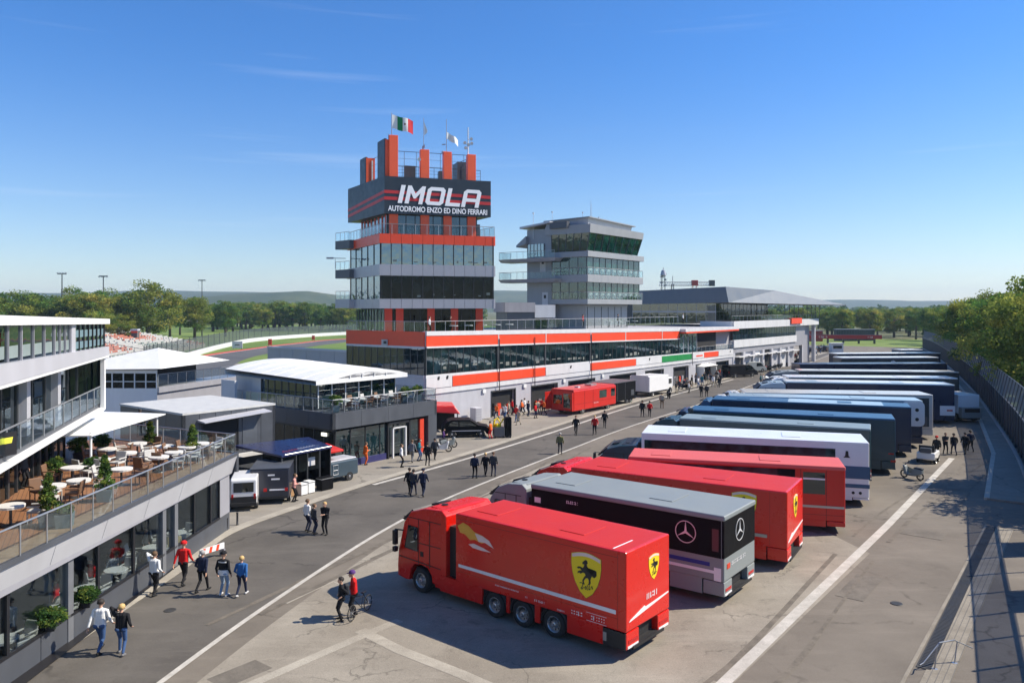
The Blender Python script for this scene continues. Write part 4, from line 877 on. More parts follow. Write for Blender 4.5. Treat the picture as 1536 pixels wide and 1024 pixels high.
g_ = [(ru0+2+(ru1-ru0-3.2)*i/8, 6.5+.34*math.sin(math.pi*i/8)) for i in range(9)]
q.ext(g_+[(ru1-1.2, 6.5), (ru0+2, 6.5)], .0, .03, org=(0, rv0-.0, 0)); q.build('gable_window', GREYP, T)
q = MB()
for i in range(1, 5): x = ru0+2+(ru1-ru0-3.2)*i/5; q.b(x-.04, x+.04, rv0-.07, rv0-.03, 6.5, 6.5+.30*math.sin(math.pi*i/5)); 
q.build('gable_bar', WHITE, T)
q = MB()
for k in range(1, 7): 
    vv = rv0+(rv1-rv0)*k/7
    q.tube([(ru0+(ru1-ru0)*i/nseg, vv, 6.15+.33+.1*k/7+.25*(vv-rv0)/12+.62*math.sin(math.pi*i/nseg)**.85) for i in range(nseg+1)], .012, 5)
q.build('roof_seam', GREYL, T)
# ---------------- grey storage wall by the track, behind the pavilion
T = thing('barrier_wall', 'grey panelled wall closing off the pit exit beside the red-banded building', 'wall', (*UV(57.2, 66.6), 0), ROT)
q = MB(); q.panels((-1, 14.9), (-1, 0), 0, 7.2, 6, .3, 0, .04); q.build('panel', DKP2 if False else GREYP, T)
q = MB(); q.wall((-1, 14.9), (-1, 0), 7.2, 7.4, .5, .1); q.build('coping', GREYL, T)
# ================================================================ paint
def paint(n, c, r=.26, var=.04, coat=.6): return mat(n, c, r, 0, var=var, coat=coat, scale=.7)
P_RED = paint('red_truck_paint', (.64, .010, .004), .28, coat=.25); P_RED2 = paint('red_bus_paint', (.54, .016, .008), .36, coat=.12); P_REDR = paint('red_roof_paint', (.52, .016, .008), .55, coat=0)
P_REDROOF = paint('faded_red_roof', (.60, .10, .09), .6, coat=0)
P_SIL = paint('silver_truck_paint', (.225, .25, .25), .5, coat=.0); P_BLK = mat('black_gloss', (.008, .008, .009), .5, spec=.06, var=.1)
P_WHT = paint('white_truck_paint', (.78, .78, .77), .35); P_NAVY = paint('navy_truck_paint', (.007, .017, .05), .32, coat=.3)
P_BLUE = paint('blue_truck_paint', (.025, .09, .18), .4, coat=.15); P_TEAL = paint('teal_truck_paint', (.012, .045, .06), .38, coat=.3)
P_SKY = paint('pale_blue_paint', (.36, .47, .54), .35); P_GREY = paint('grey_roof_paint', (.20, .26, .28), .5, coat=.1); P_DKG = paint('dark_grey_truck', (.03, .04, .045), .35)
P_BONE = paint('bone_truck_paint', (.55, .53, .48), .4)
RUB = mat('tyre_rubber', (.018, .018, .018), .8, var=.2); RIM = mat('steel_rim', (.50, .50, .50), .3, .8, var=.1); CHAS = mat('chassis_black', (.014, .014, .015), .6, var=.3)
YEL = mat('shield_yellow', (.85, .62, .01), .35, var=.03); SIL = mat('star_silver', (.72, .73, .74), .3, .3, var=.03); WST = mat('stripe_white', (.8, .78, .78), .4, var=.04)
TGL = glassy('cab_glass', (.006, .010, .010), .12); TGLF = glassy('bus_side_glass', (.012, .03, .035), .03, top=.25)
LAMPR = mat('tail_lamp_red', (.45, .01, .01), .25); LAMPW = mat('headlamp_lens', (.65, .67, .68), .15); GOLD = mat('gold_graphic', (.75, .38, .05), .4); PINKW = mat('pale_graphic', (.80, .60, .55), .4)
def wheel(parent, x, y, r=.50, w=.34, side=1, dual=False):
    """tyre with dished rim; side = +1 faces +y"""
    q = MB(); s = side
    q.lathe([(r*.56, -w/2*s), (r*.80, -w/2*s), (r*.97, -w*.38*s), (r, -w*.2*s), (r, w*.2*s), (r*.97, w*.38*s), (r*.88, w*.5*s), (r*.60, w*.44*s), (r*.56, w*.3*s)], (0, 0, 0), 'y', 28)
    o = q.build('wheel', RUB, parent, smooth=True, loc=(x, y, r))
    q = MB(); f_ = w*.40*s
    q.lathe([(r*.62, f_), (r*.58, f_*1.1), (r*.54, f_*.9), (r*.47, f_*.2), (r*.40, f_*.1), (r*.30, f_*.25), (r*.22, f_*.7), (r*.2, f_*1.2), (r*.12, f_*1.35), (0, f_*1.35)], (0, 0, 0), 'y', 24)
    for i in range(10):
        a = i*math.pi/5; q.cyl((math.cos(a)*r*.26, f_*.5, math.sin(a)*r*.26), (math.cos(a)*r*.26, f_*.95, math.sin(a)*r*.26), .022, n=5)
    q.build('rim', RIM, o, smooth=False)
    q = MB()
    for i in range(10):
        a = (i+.5)*math.pi/5; q.cyl((math.cos(a)*r*.41, f_*.12, math.sin(a)*r*.41), (math.cos(a)*r*.41, f_*.2, math.sin(a)*r*.41), .035, n=7)
    q.build('rim_holes', CHAS, o); return o
def on_side(L_, y): return dict(org=(0, y, 0), X=(-1, 0, 0))       # outline drawn in the left side plane, u measured towards the rear
HORSE = [(-.05, .86), (.06, .93), (.16, .90), (.20, .80), (.14, .74), (.16, .66), (.24, .58), (.20, .46), (.30, .40), (.44, .34), (.52, .24), (.60, .22), (.58, .34), (.64, .46), (.70, .40), (.68, .28), (.74, .36), (.73, .52), (.66, .56), (.58, .48), (.50, .40),
         (.46, .28), (.40, .18), (.36, .08), (.38, -.04), (.30, -.16), (.20, -.14), (.26, -.06), (.26, .06), (.20, .14), (.08, .12), (-.04, -.02), (-.02, -.16), (-.10, -.16), (-.14, -.02), (-.04, .14), (.06, .24), (.02, .32), (-.10, .34), (-.24, .26), (-.34, .30), (-.44, .24), (-.42, .34), (-.30, .40), (-.18, .42),
         (-.28, .50), (-.40, .46), (-.48, .50), (-.40, .56), (-.26, .58), (-.12, .54), (-.04, .62), (-.02, .72), (-.12, .70), (-.14, .78)]
def shield(parent, x, z, s, org, X, nrm=-1):
    """yellow shield with a pale red-edged top bar and a black rearing horse; drawn about (x,z) with half width s"""
    top, n = [], 8
    out = [(-1.0, .78)]+[(-1+2*i/n, .78+.20*math.sin(math.pi*i/n)) for i in range(1, n)]+[(1.0, .78), (1.0, .2), (.93, -.25), (.75, -.75), (.42, -1.25), (0, -1.55), (-.42, -1.25), (-.75, -.75), (-.93, -.25), (-1.0, .2)]
    pt = lambda P, k=1.0: [(x+p[0]*s*k, z+p[1]*s*k) for p in P]
    a = MB(); a.ext(pt(out, 1.05), .004*nrm, .012*nrm, org=org, X=X); o = a.build('shield', YEL, parent)
    a = MB(); a.ext(pt([(p[0]*1.07, p[1]*1.06-.01) for p in out]), .001*nrm, .006*nrm, org=org, X=X); a.build('shield_edge', BLACK, o)
    bar = [(-1.0, .60)]+[(-1+2*i/n, .60+.20*math.sin(math.pi*i/n)) for i in range(1, n)]+[(1, .60), (1.0, .80)]+[(1-2*i/n, .80+.20*math.sin(math.pi*i/n)) for i in range(1, n)]+[(-1.0, .80)]
    a = MB(); a.ext(pt(bar, 1.0), .014*nrm, .018*nrm, org=org, X=X); a.build('shield_bar', PINKW, o)
    a = MB(); a.ext(pt([(p[0]*1.15-.1, p[1]*1.32-.62) for p in HORSE]), .014*nrm, .018*nrm, org=org, X=X)
    a.build('horse', BLACK, o)
    a = MB()
    for pl in ([(-.45, -.82), (-.32, -.78), (-.18, -.84), (-.08, -.80)], [(-.22, -.84), (-.26, -1.0), (-.36, -1.12), (-.28, -1.16), (-.18, -1.02)], [(-.10, -1.05), (.0, -.92), (.06, -1.05), (-.02, -1.12), (-.08, -1.0)], [(.10, -.84), (.16, -1.0), (.12, -1.14)], [(.22, -.86), (.30, -.96), (.22, -1.08), (.32, -1.04)], [(.36, -.90), (.44, -.84), (.42, -1.0), (.50, -.94)]):
        for (u0, w0), (u1, w1) in zip(pl[:-1], pl[1:]):
            d = Vector((u1-u0, w1-w0)).normalized()*.026; nn = Vector((-d.y, d.x))
            a.ext(pt([(u0-nn.x, w0-nn.y), (u1-nn.x, w1-nn.y), (u1+nn.x, w1+nn.y), (u0+nn.x, w0+nn.y)]), .014*nrm, .018*nrm, org=org, X=X)
    a.build('script_mark', BLACK, o); return o
def star(parent, x, z, r, org, X, nrm=-1):
    a = MB(); n = 32
    for i in range(n):
        t0, t1 = 2*math.pi*i/n, 2*math.pi*(i+1)/n
        a.ext([(x+math.cos(t)*k*r, z+math.sin(t)*k*r) for t, k in ((t0, .93), (t1, .93), (t1, 1), (t0, 1))], .004*nrm, .02*nrm, org=org, X=X)
    o = a.build('star_ring', SIL, parent); a = MB()
    for i in range(3):
        t = math.pi/2+i*2*math.pi/3
        a.ext([(x, z), (x+math.cos(t-1.0)*r*.13, z+math.sin(t-1.0)*r*.13), (x+math.cos(t)*r*.94, z+math.sin(t)*r*.94), (x+math.cos(t+1.0)*r*.13, z+math.sin(t+1.0)*r*.13)], .004*nrm, .02*nrm, org=org, X=X)
    a.build('star', SIL, o); return o
def marks(parent, name, m, org, X, x, z, w, h, nrm=-1, seed=0, slope=0):
    """small unreadable lettering: a row of short strokes"""
    rnd = random.Random(seed); a = MB(); p = 0
    while p < w:
        s_ = rnd.uniform(.5, .9)*h*.7; z0 = z+slope*p; t = rnd.random()
        if t < .6: a.ext([(x+p, z0), (x+p+h*.2, z0), (x+p+h*.25, z0+h), (x+p+h*.05, z0+h)], .004*nrm, .01*nrm, org=org, X=X)
        if t > .3: a.ext([(x+p+h*.22, z0+h*.1), (x+p+s_, z0+h*.1), (x+p+s_, z0+h*.32), (x+p+h*.22, z0+h*.32)], .004*nrm, .01*nrm, org=org, X=X)
        if t > .5: a.ext([(x+p+h*.22, z0+h*.7), (x+p+s_, z0+h*.7), (x+p+s_, z0+h*.95), (x+p+h*.22, z0+h*.95)], .004*nrm, .01*nrm, org=org, X=X)
        p += s_+h*.18
    if a.v: a.build(name, m, parent)
def rrect(x0, x1, z0, z1, r, n=3):
    out = []
    for cx_, cz__, a0 in ((x1-r, z1-r, 0), (x0+r, z1-r, 90), (x0+r, z0+r, 180), (x1-r, z0+r, 270)):
        for i in range(n+1): a = R(a0+90*i/n); out.append((cx_+r*math.cos(a), cz__+r*math.sin(a)))
    return out
def footprint(pa, pb, pc, h):
    """rear near roof corner, front near roof corner, rear far roof corner in the photograph -> position, heading, width, length"""
    A_, B_, C_ = Vector(G(*pa, h)), Vector(G(*pb, h)), Vector(G(*pc, h)); d = (B_-A_); return A_, math.atan2(d.y, d.x), (C_-A_).length, d.length
# local frame of a truck: origin on the ground under the rear left corner; x forward, y to the left; body spans y 0..-W
def cab(T, x0, Wd, h, m, length=3.2, detail=True, dark=False, roofdark=False):
    x1 = x0+length; hr = h-.12; yl, yr = -.06, -Wd+.06
    prof = [(x0, .95), (x0, hr-.15), (x0+.25, hr+.05), (x0+length*.42, hr-.02), (x1-.85, hr-.28), (x1-.42, hr-.80), (x1-.06, 1.55), (x1, .9), (x1-.02, .45), (x1-.5, .38), (x1-.75, .40), (x1-.82, .85), (x1-1.05, 1.12), (x1-1.45, 1.18), (x1-1.85, 1.12), (x1-2.1, .85), (x1-2.15, .55)]
    prof = prof+[(x0+.3, .55), (x0+.3, .95)]
    q = MB(); q.ext(prof, yl, yr, org=(0, 0, 0)); body = q.build('cab', m, T, bevel=.045, seg=3)
    q = MB()                                            # windscreen
    q.hexa([(x1-.32, yl-.15, 1.75), (x1-.32, yr+.15, 1.75), (x1-.1, yr+.15, 1.7), (x1-.1, yl-.15, 1.7)][::-1], [(x1-.62, yl-.18, hr-.75), (x1-.62, yr+.18, hr-.75), (x1-.36, yr+.18, hr-.8), (x1-.36, yl-.18, hr-.8)][::-1]); q.build('windscreen', TGL, body)
    q = MB(); sw = [(x1-.48, 1.75), (x1-1.28, 1.72), (x1-1.28, hr-.90), (x1-.72, hr-.88)]; q.ext(sw, .0, .02, org=(0, yl, 0)); o = q.build('side_window', TGL, body)
    q = MB(); q.tube([(p[0], yl+.02, p[1]) for p in sw], .025, 5, closed=True); q.build('window_frame', BLACK, o)
    q = MB(); q.b(x0+.15, x0+length*.40, yl-.3, yr+.3, hr-.05, hr+.03); q.build('roof_panel', BLACK if roofdark else m, body, bevel=.03)
    q = MB(); q.hexa([(x0+length*.5, -Wd*.62, hr-.10), (x0+length*.5, -Wd*.38, hr-.10), (x0+length*.66, -Wd*.38, hr-.20), (x0+length*.66, -Wd*.62, hr-.20)][::-1], [(x0+length*.5, -Wd*.62, hr-.02), (x0+length*.5, -Wd*.38, hr-.02), (x0+length*.66, -Wd*.38, hr-.12), (x0+length*.66, -Wd*.62, hr-.12)][::-1]); q.build('roof_hatch', BLACK, body)
    q = MB(); q.cyl((x0+length*.3, -Wd*.3, hr), (x0+length*.3, -Wd*.3, hr+.07), .14, n=14); q.build('roof_vent', BLACK, body)
    q = MB(); q.hexa([(x1-.95, yl-.1, hr-.30), (x1-.95, yr+.1, hr-.30), (x1-.35, yr+.1, hr-.75), (x1-.35, yl-.1, hr-.75)][::-1], [(x1-.85, yl-.1, hr-.2), (x1-.85, yr+.1, hr-.2), (x1-.22, yr+.1, hr-.70), (x1-.22, yl-.1, hr-.70)][::-1]); q.build('sun_visor', BLACK, body)
    q = MB(); q.c(x1-.1, yl+.22, 2.15, .18, .2, .62); q.c(x1-.1, yl+.22, 1.65, .18, .2, .22); q.cyl((x1-.4, yl, 2.45), (x1-.1, yl+.25, 2.5), .03); q.build('mirror', BLACK, body, bevel=.03)
    q = MB()
    for z_ in (2.06, hr-.55): q.ext([(x1-.42, z_), (x1-length+.3, z_+.02), (x1-length+.3, z_+.05), (x1-.42, z_+.03)], .002, .012, org=(0, yl, 0))
    q.ext([(x1-2.02, 1.15), (x1-1.98, 1.15), (x1-1.98, hr-.5), (x1-2.02, hr-.5)], .002, .012, org=(0, yl, 0)); q.ext([(x1-1.35, .98+.2), (x1-1.32, .98+.2), (x1-1.32, hr-.5), (x1-1.35, hr-.5)], .002, .012, org=(0, yl, 0))
    q.ext([(x1-1.62, 1.55), (x1-1.44, 1.55), (x1-1.44, 1.75), (x1-1.62, 1.75)], .002, .02, org=(0, yl, 0)); q.ext([(x1-.1, 1.30), (x0+.3, 1.22), (x0+.3, 1.25), (x1-1.5, 1.3), (x1-.1, 1.34)], .002, .012, org=(0, yl, 0))
    q.build('panel_gap', BLACK, body)
    q = MB(); q.c(x1-.02, yl-.35, .78, .10, .45, .22); q.build('headlight', LAMPW, body, bevel=.03); q = MB(); q.c(x1-.02, yr+.35, .78, .10, .45, .22); q.build('headlight', LAMPW, body, bevel=.03)
    q = MB(); q.c(x1, (yl+yr)/2, 1.25, .05, Wd-.7, .5); q.build('grille', BLACK, body)
    q = MB(); q.b(x0+.1, x1-.5, -Wd+.4, -.4, .3, .9); q.build('chassis', CHAS, body)
    for yy, sd in ((-.22, 1), (-Wd+.22, -1)): wheel(T, x1-1.45, yy, .52, .34, sd)
    return body
def rear_base(T, Wd, m, z1=1.0, pn=.85):
    q = MB(); q.b(.0, .9, -.02, -pn, .42, z1); q.build('rear_panel', m, T, bevel=.03)
    q = MB(); q.b(.0, .9, -Wd+pn, -Wd+.02, .42, z1); q.build('rear_panel', m, T, bevel=.03)
    q = MB(); q.b(.25, .9, -Wd+pn, -pn, .42, z1); q.b(-.06, .3, -Wd+.5, -.4, .36, .46); q.build('underrun_bar', CHAS, T)
    for yy in (-.45, -Wd+.45):
        q = MB(); q.b(-.012, .0, yy-.3, yy+.3, .60, .72); q.build('tail_lamp', LAMPR, T); q = MB(); q.b(-.014, .0, yy-.34, yy+.34, .44, .52); q.build('reflector', WST, T)
def truck(label, pa, pb, pc, h, body, roof=None, group='team trucks parked side by side in the paddock', cabm=None, cab_len=3.2, wheels=(3.1, 4.58, 5.97), W_=None, bev=.06, skirt=None, roof_ov=.0, zbase=1.0, L_over=None, kind='team_truck', category='truck', roofdark=False, roofm=None, cab_h=None, gap=.38, extra_len=0):
    A_, rot, Wd, Ln = footprint(pa, pb, pc, h)
    if W_: Wd = W_
    if L_over: Ln = L_over
    Ln += extra_len
    T = thing(kind, label, category, (A_.x, A_.y, 0), rot, group)
    q = MB(); q.b(0, Ln, -Wd, 0, zbase, h); o = q.build('trailer_body', body, T, bevel=bev, seg=3)
    if roofm:
        q = MB(); q.b(-roof_ov, Ln+.02, -Wd-roof_ov, roof_ov, h-.16, h+.06); q.build('roof', roofm, T, bevel=.06, seg=3)
    q = MB()
    for x_ in (Ln*.28, Ln*.80): q.b(x_, x_+1.1, -Wd*.75, -Wd*.25, h+(.06 if roofm else 0), h+(.09 if roofm else .03))
    pieces(q, 'roof_hatch', roofm or (P_REDR if body == P_RED else body), T, bevel=.02)
    sk = skirt or body
    q = MB(); segs = []; ws = sorted(wheels)
    cur = .95
    for w in list(ws)+[None]:
        e = (w-.62) if w is not None else Ln+.9
        if e-cur > .12: segs.append((cur, e))
        if w is not None: cur = w+.62
    for a, c_ in segs:
        q = MB(); q.b(a, c_, -.02, -.12, .38 if a < 7 else .5, zbase+.02); q.build('skirt', sk, T, bevel=.015)
    q = MB(); q.b(.9, Ln+.5, -Wd+.1, -.16, .45, zbase+.02); q.build('chassis', CHAS, T)
    for w in ws:
        for yy, sd in ((-.2, 1), (-Wd+.2, -1)): wheel(T, w, yy, .5, .34, sd)
        q = MB(); q.tube([(w+math.cos(R(a))*.60, -.10, .5+math.sin(R(a))*.60) for a in range(0, 181, 20)], .05, 5); q.build('wheel_arch', CHAS, T)
    rear_base(T, Wd, sk, zbase-.02)
    if cabm: cab(T, Ln+gap, Wd, cab_h or h, cabm, cab_len, roofdark=roofdark)
    if cabm: q = MB(); q.b(Ln-.02, Ln+gap+.1, -Wd+.3, -.3, .6, h-.7); q.build('coupling', CHAS, T)
    return T, Wd, Ln, rot, o
SL = (-1, 0, 0)
# ---- 1 red lorry with shields
T, Wd, Ln, rot, body = truck('nearest glossy red truck with white side stripe and gold galloping graphic', (939, 829), (683, 769), (1005, 800), 3.73, P_RED, cabm=P_RED, cab_len=2.95, gap=.60, roofdark=False)
q = MB(); q.b(.08, Ln-.08, -Wd+.08, -.08, 3.6, 3.736); q.build('roof', P_REDR, T, bevel=.03)
S = dict(org=(0, .0, 0), X=(-1, 0, 0)); 
def sp(x): return -x                    # distance ahead of the rear -> outline coordinate
q = MB(); q.ext([(sp(7.85), 1.60), (sp(.4), 1.56), (sp(.4), 1.70), (sp(7.85), 1.72)], -.004, -.014, **S); q.build('white_stripe', WST, T)
def side_ok(): pass
shield(T, sp(1.63), 2.80, .60, (0, 0, 0), SL)
RS_ = dict(org=(0, 0, 0), X=(0, -1, 0))
shield(T, Wd*.62, 2.92, .34, (0, 0, 0), (0, -1, 0))
q = MB(); q.ext([(.18, 1.32), (Wd-.1, 1.62), (Wd-.1, 1.67), (1.3, 1.56), (1.2, 1.62), (.25, 1.38)], -.004, -.014, **RS_); q.build('rear_swoosh', WST, T)
marks(T, 'rear_lettering', WST, (0, 0, 0), (0, -1, 0), 1.35, 1.78, .75, .2, seed=4)
q = MB(); gx = [(7.9, 3.25), (7.6, 3.42), (7.3, 3.35), (7.0, 3.16), (6.6, 3.10), (6.25, 2.98), (6.12, 2.78), (6.35, 2.86), (6.6, 2.78), (6.95, 2.86), (7.2, 2.80), (7.5, 2.98), (7.75, 3.0)]
q.ext([(sp(a), c_) for a, c_ in gx], -.004, -.012, **S); q.build('galloping_graphic', GOLD, T)
q = MB(); q.ext([(sp(a), c_) for a, c_ in [(6.95, 3.12), (6.55, 3.08), (6.2, 2.96), (5.95, 2.70), (6.4, 2.84), (6.75, 2.82)]], -.012, -.018, **S); q.ext([(sp(a), c_) for a, c_ in [(7.3, 2.62), (7.0, 2.70), (6.5, 2.62), (6.1, 2.52), (6.6, 2.50), (7.05, 2.52)]], -.012, -.018, **S); q.build('galloping_graphic', PINKW, T)
for x_, z_, w_, h_, sd in ((5.9, 1.30, 1.2, .05, 1), (4.4, 1.18, .1, .06, 2), (3.95, 1.16, .45, .08, 3), (2.9, .93+.15, .3, .06, 7), (2.3, 1.12, .45, .15, 5), (1.45, 1.12, .6, .16, 6)):
    marks(T, 'sponsor_mark', WST, (0, .0, 0), SL, sp(x_), z_, w_, h_, seed=sd)
q = MB()
for p in ((sp(1.62), 1.06, sp(.78), 1.10), (sp(1.62), 1.34, sp(.78), 1.38)): q.ext([(p[0], p[1]), (p[2], p[1]), (p[2], p[1]+.012), (p[0], p[1]+.012)], -.004, -.012, **S)
q.build('outline_mark', WST, T)
q = MB(); q.b(.55, .60, -.1, -1.35, 3.745, 3.755); q.build('roof_stripe', WST, T)
q = MB()
for x_ in (.32, ): q.b(x_, x_+.015, -.002, .003, 1.05, 3.62)
q.b(.32, 7.9, -.002, .004, 3.50, 3.515); q.b(.32, 7.9, -.002, .004, 1.42, 1.43); q.build('panel_seam', mat('dark_red_seam', (.2, .004, .004), .5), T)
q = MB(); q.b(8.35, 11.5-2.2+.0, -.10, -.2, .42, 1.02); q.build('side_box', P_RED, T, bevel=.02)
q = MB(); q.b(.02, .93, .004, -.1, .42, .98); q.build('rear_recess', CHAS, T); q = MB(); q.b(.78, .92, .0, .03, .55, .85); q.build('recess_fitting', STEEL, T, bevel=.02)
# ---- 2 silver and black lorry with three-pointed stars
T, Wd, Ln, rot, body = truck('silver and black truck with three-pointed star emblems, second from the near end', (1086, 776), (797, 727), (1131, 751), 3.62, P_SIL, cabm=P_SIL, cab_len=2.6, gap=.35, roofm=P_SIL, roof_ov=.04, wheels=(3.0, 4.3))
q = MB(); q.b(.12, Ln-.02, -.02, .012, 1.95, 3.46); q.build('side_band', P_BLK, T)
q = MB(); q.b(-.012, .1, -Wd+.02, .008, 1.95, 3.48); q.build('rear_band', P_BLK, T, bevel=.02)
q = MB(); q.b(.6, Ln-.1, -.02, .014, 1.56, 1.72); q.build('blue_stripe', mat('royal_blue', (.01, .03, .22), .35), T); q = MB(); q.b(.35, Ln-.1, -.02, .014, 1.30, 1.42); q.build('white_stripe', WST, T)
star(T, sp(1.65), 2.78, .46, (0, .012, 0), SL); star(T, Wd*.48, 2.80, .46, (-.012, 0, 0), (0, -1, 0))
q = MB(); q.b(.22, .5, .0, .016, 2.2, 3.1); q.build('side_vent', P_DKG, T); q = MB(); q.b(.12, .42, .0, .016, 1.02, 1.55); q.build('white_plate', WST, T)
q = MB(); q.b(Ln-.55, Ln-.2, .0, .02, 2.85, 3.1); q.build('white_plate', WST, T)
marks(T, 'side_lettering', WST, (0, .014, 0), SL, sp(Ln-2.0), 3.05, .6, .14, seed=11)
marks(T, 'rear_lettering', WST, (-.0, 0, 0), (0, -1, 0), .75, 1.52, 1.5, .16, seed=12); q = MB(); q.b(-.02, 0, -.3, -.6, 1.48, 1.68); q.build('rear_badge', ORED2, T)
# ---- 3 red lorry with shields
T, Wd, Ln, rot, body = truck('red truck with yellow shields and a silver rubbing strip beside the star truck', (1181, 738), (856, 700), (1213.5, 717.5), 3.62, P_RED, cabm=P_RED, cab_len=2.6, gap=.2, wheels=(2.9, 4.3, 5.7))
q = MB(); q.b(.08, Ln-.08, -Wd+.08, -.08, 3.5, 3.626); q.build('roof', P_REDR, T, bevel=.03)
shield(T, sp(1.95), 2.85, .55, (0, 0, 0), SL); shield(T, Wd*.5, 2.75, .42, (0, 0, 0), (0, -1, 0))
q = MB(); q.b(.9, 6.5, 0, .05, 1.42, 1.56); q.build('rubbing_strip', STEEL, T); q = MB(); q.ext([(.15, 1.25), (Wd-.1, 1.55), (Wd-.1, 1.6), (1.2, 1.5), (1.0, 1.55), (.2, 1.3)], -.004, -.014, **RS_); q.build('rear_swoosh', WST, T)
q = MB(); q.b(.78, .79, -.002, .004, 1.05, 3.55); q.build('panel_seam', MC['dark_red_seam'], T)
# ---- 4 red bus-like unit
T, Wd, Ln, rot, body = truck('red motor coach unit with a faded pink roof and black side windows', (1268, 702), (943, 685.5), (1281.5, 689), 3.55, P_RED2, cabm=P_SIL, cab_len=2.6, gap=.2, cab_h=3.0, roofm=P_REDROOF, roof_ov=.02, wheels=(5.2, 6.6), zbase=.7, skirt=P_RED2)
q = MB(); q.b(3.2, Ln-.3, 0, .015, 2.25, 3.35); q.build('side_window', TGLF, T); q = MB(); q.b(1.0, 2.1, 0, .015, 2.1, 3.25); q.build('side_window', TGL, T)
q = MB(); q.b(2.5, 3.4, 0, .02, 2.25, 3.36); q.build('side_window', P_BLK, T); q = MB(); q.b(1.0, 2.1, .014, .018, 2.86, 2.95); q.build('window_bar', WST, T)
q = MB(); q.b(.05, 3.6, 0, .03, 1.38, 1.50); q.build('silver_strip', STEEL, T)
q = MB(); q.b(-.015, 0, -Wd*.45, -.25, 2.35, 3.1); q.b(-.015, 0, -Wd+.3, -Wd*.55, 2.35, 3.1); pieces(q, 'rear_window', TGL, T)
q = MB(); q.ext([(.2, 1.4), (Wd-.2, 1.7), (Wd-.2, 1.76), (.2, 1.46)], -.004, -.014, **RS_); q.build('rear_swoosh', WST, T)
q = MB(); q.b(2.2, 2.24, -.002, .012, .75, 3.4); q.b(.92, .95, -.002, .012, .75, 3.4); q.b(.05, 2.2, -.002, .01, 1.0, 1.02); q.build('panel_seam', MC['dark_red_seam'], T)
# ---- 5 white coach with blue bands
T, Wd, Ln, rot, body = truck('white coach trailer with two dark blue bands round its tail and a long tinted window', (1304, 664), (962, 648.5), (1321, 649), 3.9, P_WHT, cabm=P_TEAL, cab_len=3.0, cab_h=3.1, gap=.15, wheels=(6.2, 7.6), zbase=.55, skirt=P_WHT, roofdark=True, W_=3.6)
q = MB(); q.b(1.9, Ln-.2, 0, .015, 2.45, 3.45); q.build('side_window', TGLF, T)
for z0_, z1_ in ((1.70, 2.45), (1.15, 1.38)):
    q = MB(); q.b(.0, Ln-.1, 0, .02, z0_, z1_); q.b(-.02, 0, -Wd+.02, .02, z0_, z1_); q.build('blue_band', P_BLUE, T)
q = MB(); q.ext([(sp(1.45), 2.95), (sp(1.05), 2.95), (sp(1.15), 3.05), (sp(1.18), 3.35), (sp(1.32), 3.35), (sp(1.35), 3.05)], -.004, -.02, **S); q.build('bell_mark', BLACK, T)
q = MB(); q.b(2.3, 6.6, .014, .02, 2.78, 2.84); q.build('window_stripe', PINKW, T)
marks(T, 'rear_lettering', P_GREY, (-.02, 0, 0), (0, -1, 0), 1.2, 3.2, 1.4, .16, seed=21)
for x_ in (.5, .9): q = MB(); q.cyl((x_, 0, .85), (x_, .02, .85), .09, n=10); q.build('hitch_port', BLACK, T)
# ---- 6.. the rest of the row
def roof_units(T, Ln, Wd, h, spots):
    q = MB()
    for f_, l_ in spots: q.b(Ln*f_, Ln*f_+l_, -Wd*.7, -Wd*.3, h+.06, h+.22)
    pieces(q, 'roof_unit', STEEL, T, bevel=.04)
def seams(T, Ln, h, m, n=5, z0=1.0):
    q = MB()
    for i in range(1, n): q.b(Ln*i/n, Ln*i/n+.02, 0, .006, z0, h-.1)
    q.build('panel_seam', m, T)
T, Wd, Ln, rot, body = truck('low grey-teal truck roof squeezed between the white coach and the blue truck', (1306, 644.5), (1019, 627.5), (1323, 638), 3.85, P_TEAL, roofm=P_GREY, cabm=P_TEAL, cab_len=2.4, gap=.2, W_=2.6, wheels=(4, 5.4)); seams(T, Ln, 3.85, P_DKG)
T, Wd, Ln, rot, body = truck('blue truck with teal sides and slanting white strokes on its tail', (1343, 629.5), (1034, 615), (1356, 623), 4.0, P_TEAL, roofm=P_BLUE, cabm=P_NAVY, cab_len=1.6, gap=.15, W_=2.9, wheels=(4, 5.4)); seams(T, Ln, 4.0, P_DKG)
q = MB(); q.b(-.02, 0, -Wd+.05, -.05, 1.35, 3.8); q.build('rear_board', P_BLUE, T)
q = MB()
for k in range(8): z_ = 1.6+.26*k; q.ext([(.3+.1*(k % 3), z_), (Wd-.2-.2*(k % 2), z_+.22), (Wd-.2-.2*(k % 2), z_+.29), (.3+.1*(k % 3), z_+.07)], -.004, -.01, org=(-.02, 0, 0), X=(0, -1, 0))
q.build('tail_strokes', WST, T)
q = MB(); q.b(-.03, .3, -.5, .01, .95, 1.1); q.b(.1, .45, 0, .02, 1.5, 1.6); q.build('tail_lamp', LAMPR, T)
q = MB(); q.b(Ln-.3, Ln+.1, -.4, .12, 3.9, 4.15); q.build('roof_sensor', P_DKG, T)
T, Wd, Ln, rot, body = truck('dark navy truck with a bright blue roof front, beside the blue truck with tail strokes', (1367, 611.5), (1068, 599), (1375, 605), 4.0, P_NAVY, roofm=P_BLUE, cabm=P_BLUE, cab_len=1.6, gap=.15, W_=2.9, wheels=(4, 5.4)); seams(T, Ln, 4.0, P_DKG)
q = MB(); q.b(2.0, Ln*.6, -Wd+.1, -.1, 4.06, 4.075); q.build('roof_sheet', P_SKY, T)
q = MB(); q.b(-.02, 0, -.9, -.3, 1.2, 3.4); q.b(-.02, 0, -2.3, -1.2, 1.2, 3.4); pieces(q, 'rear_door', P_DKG, T)
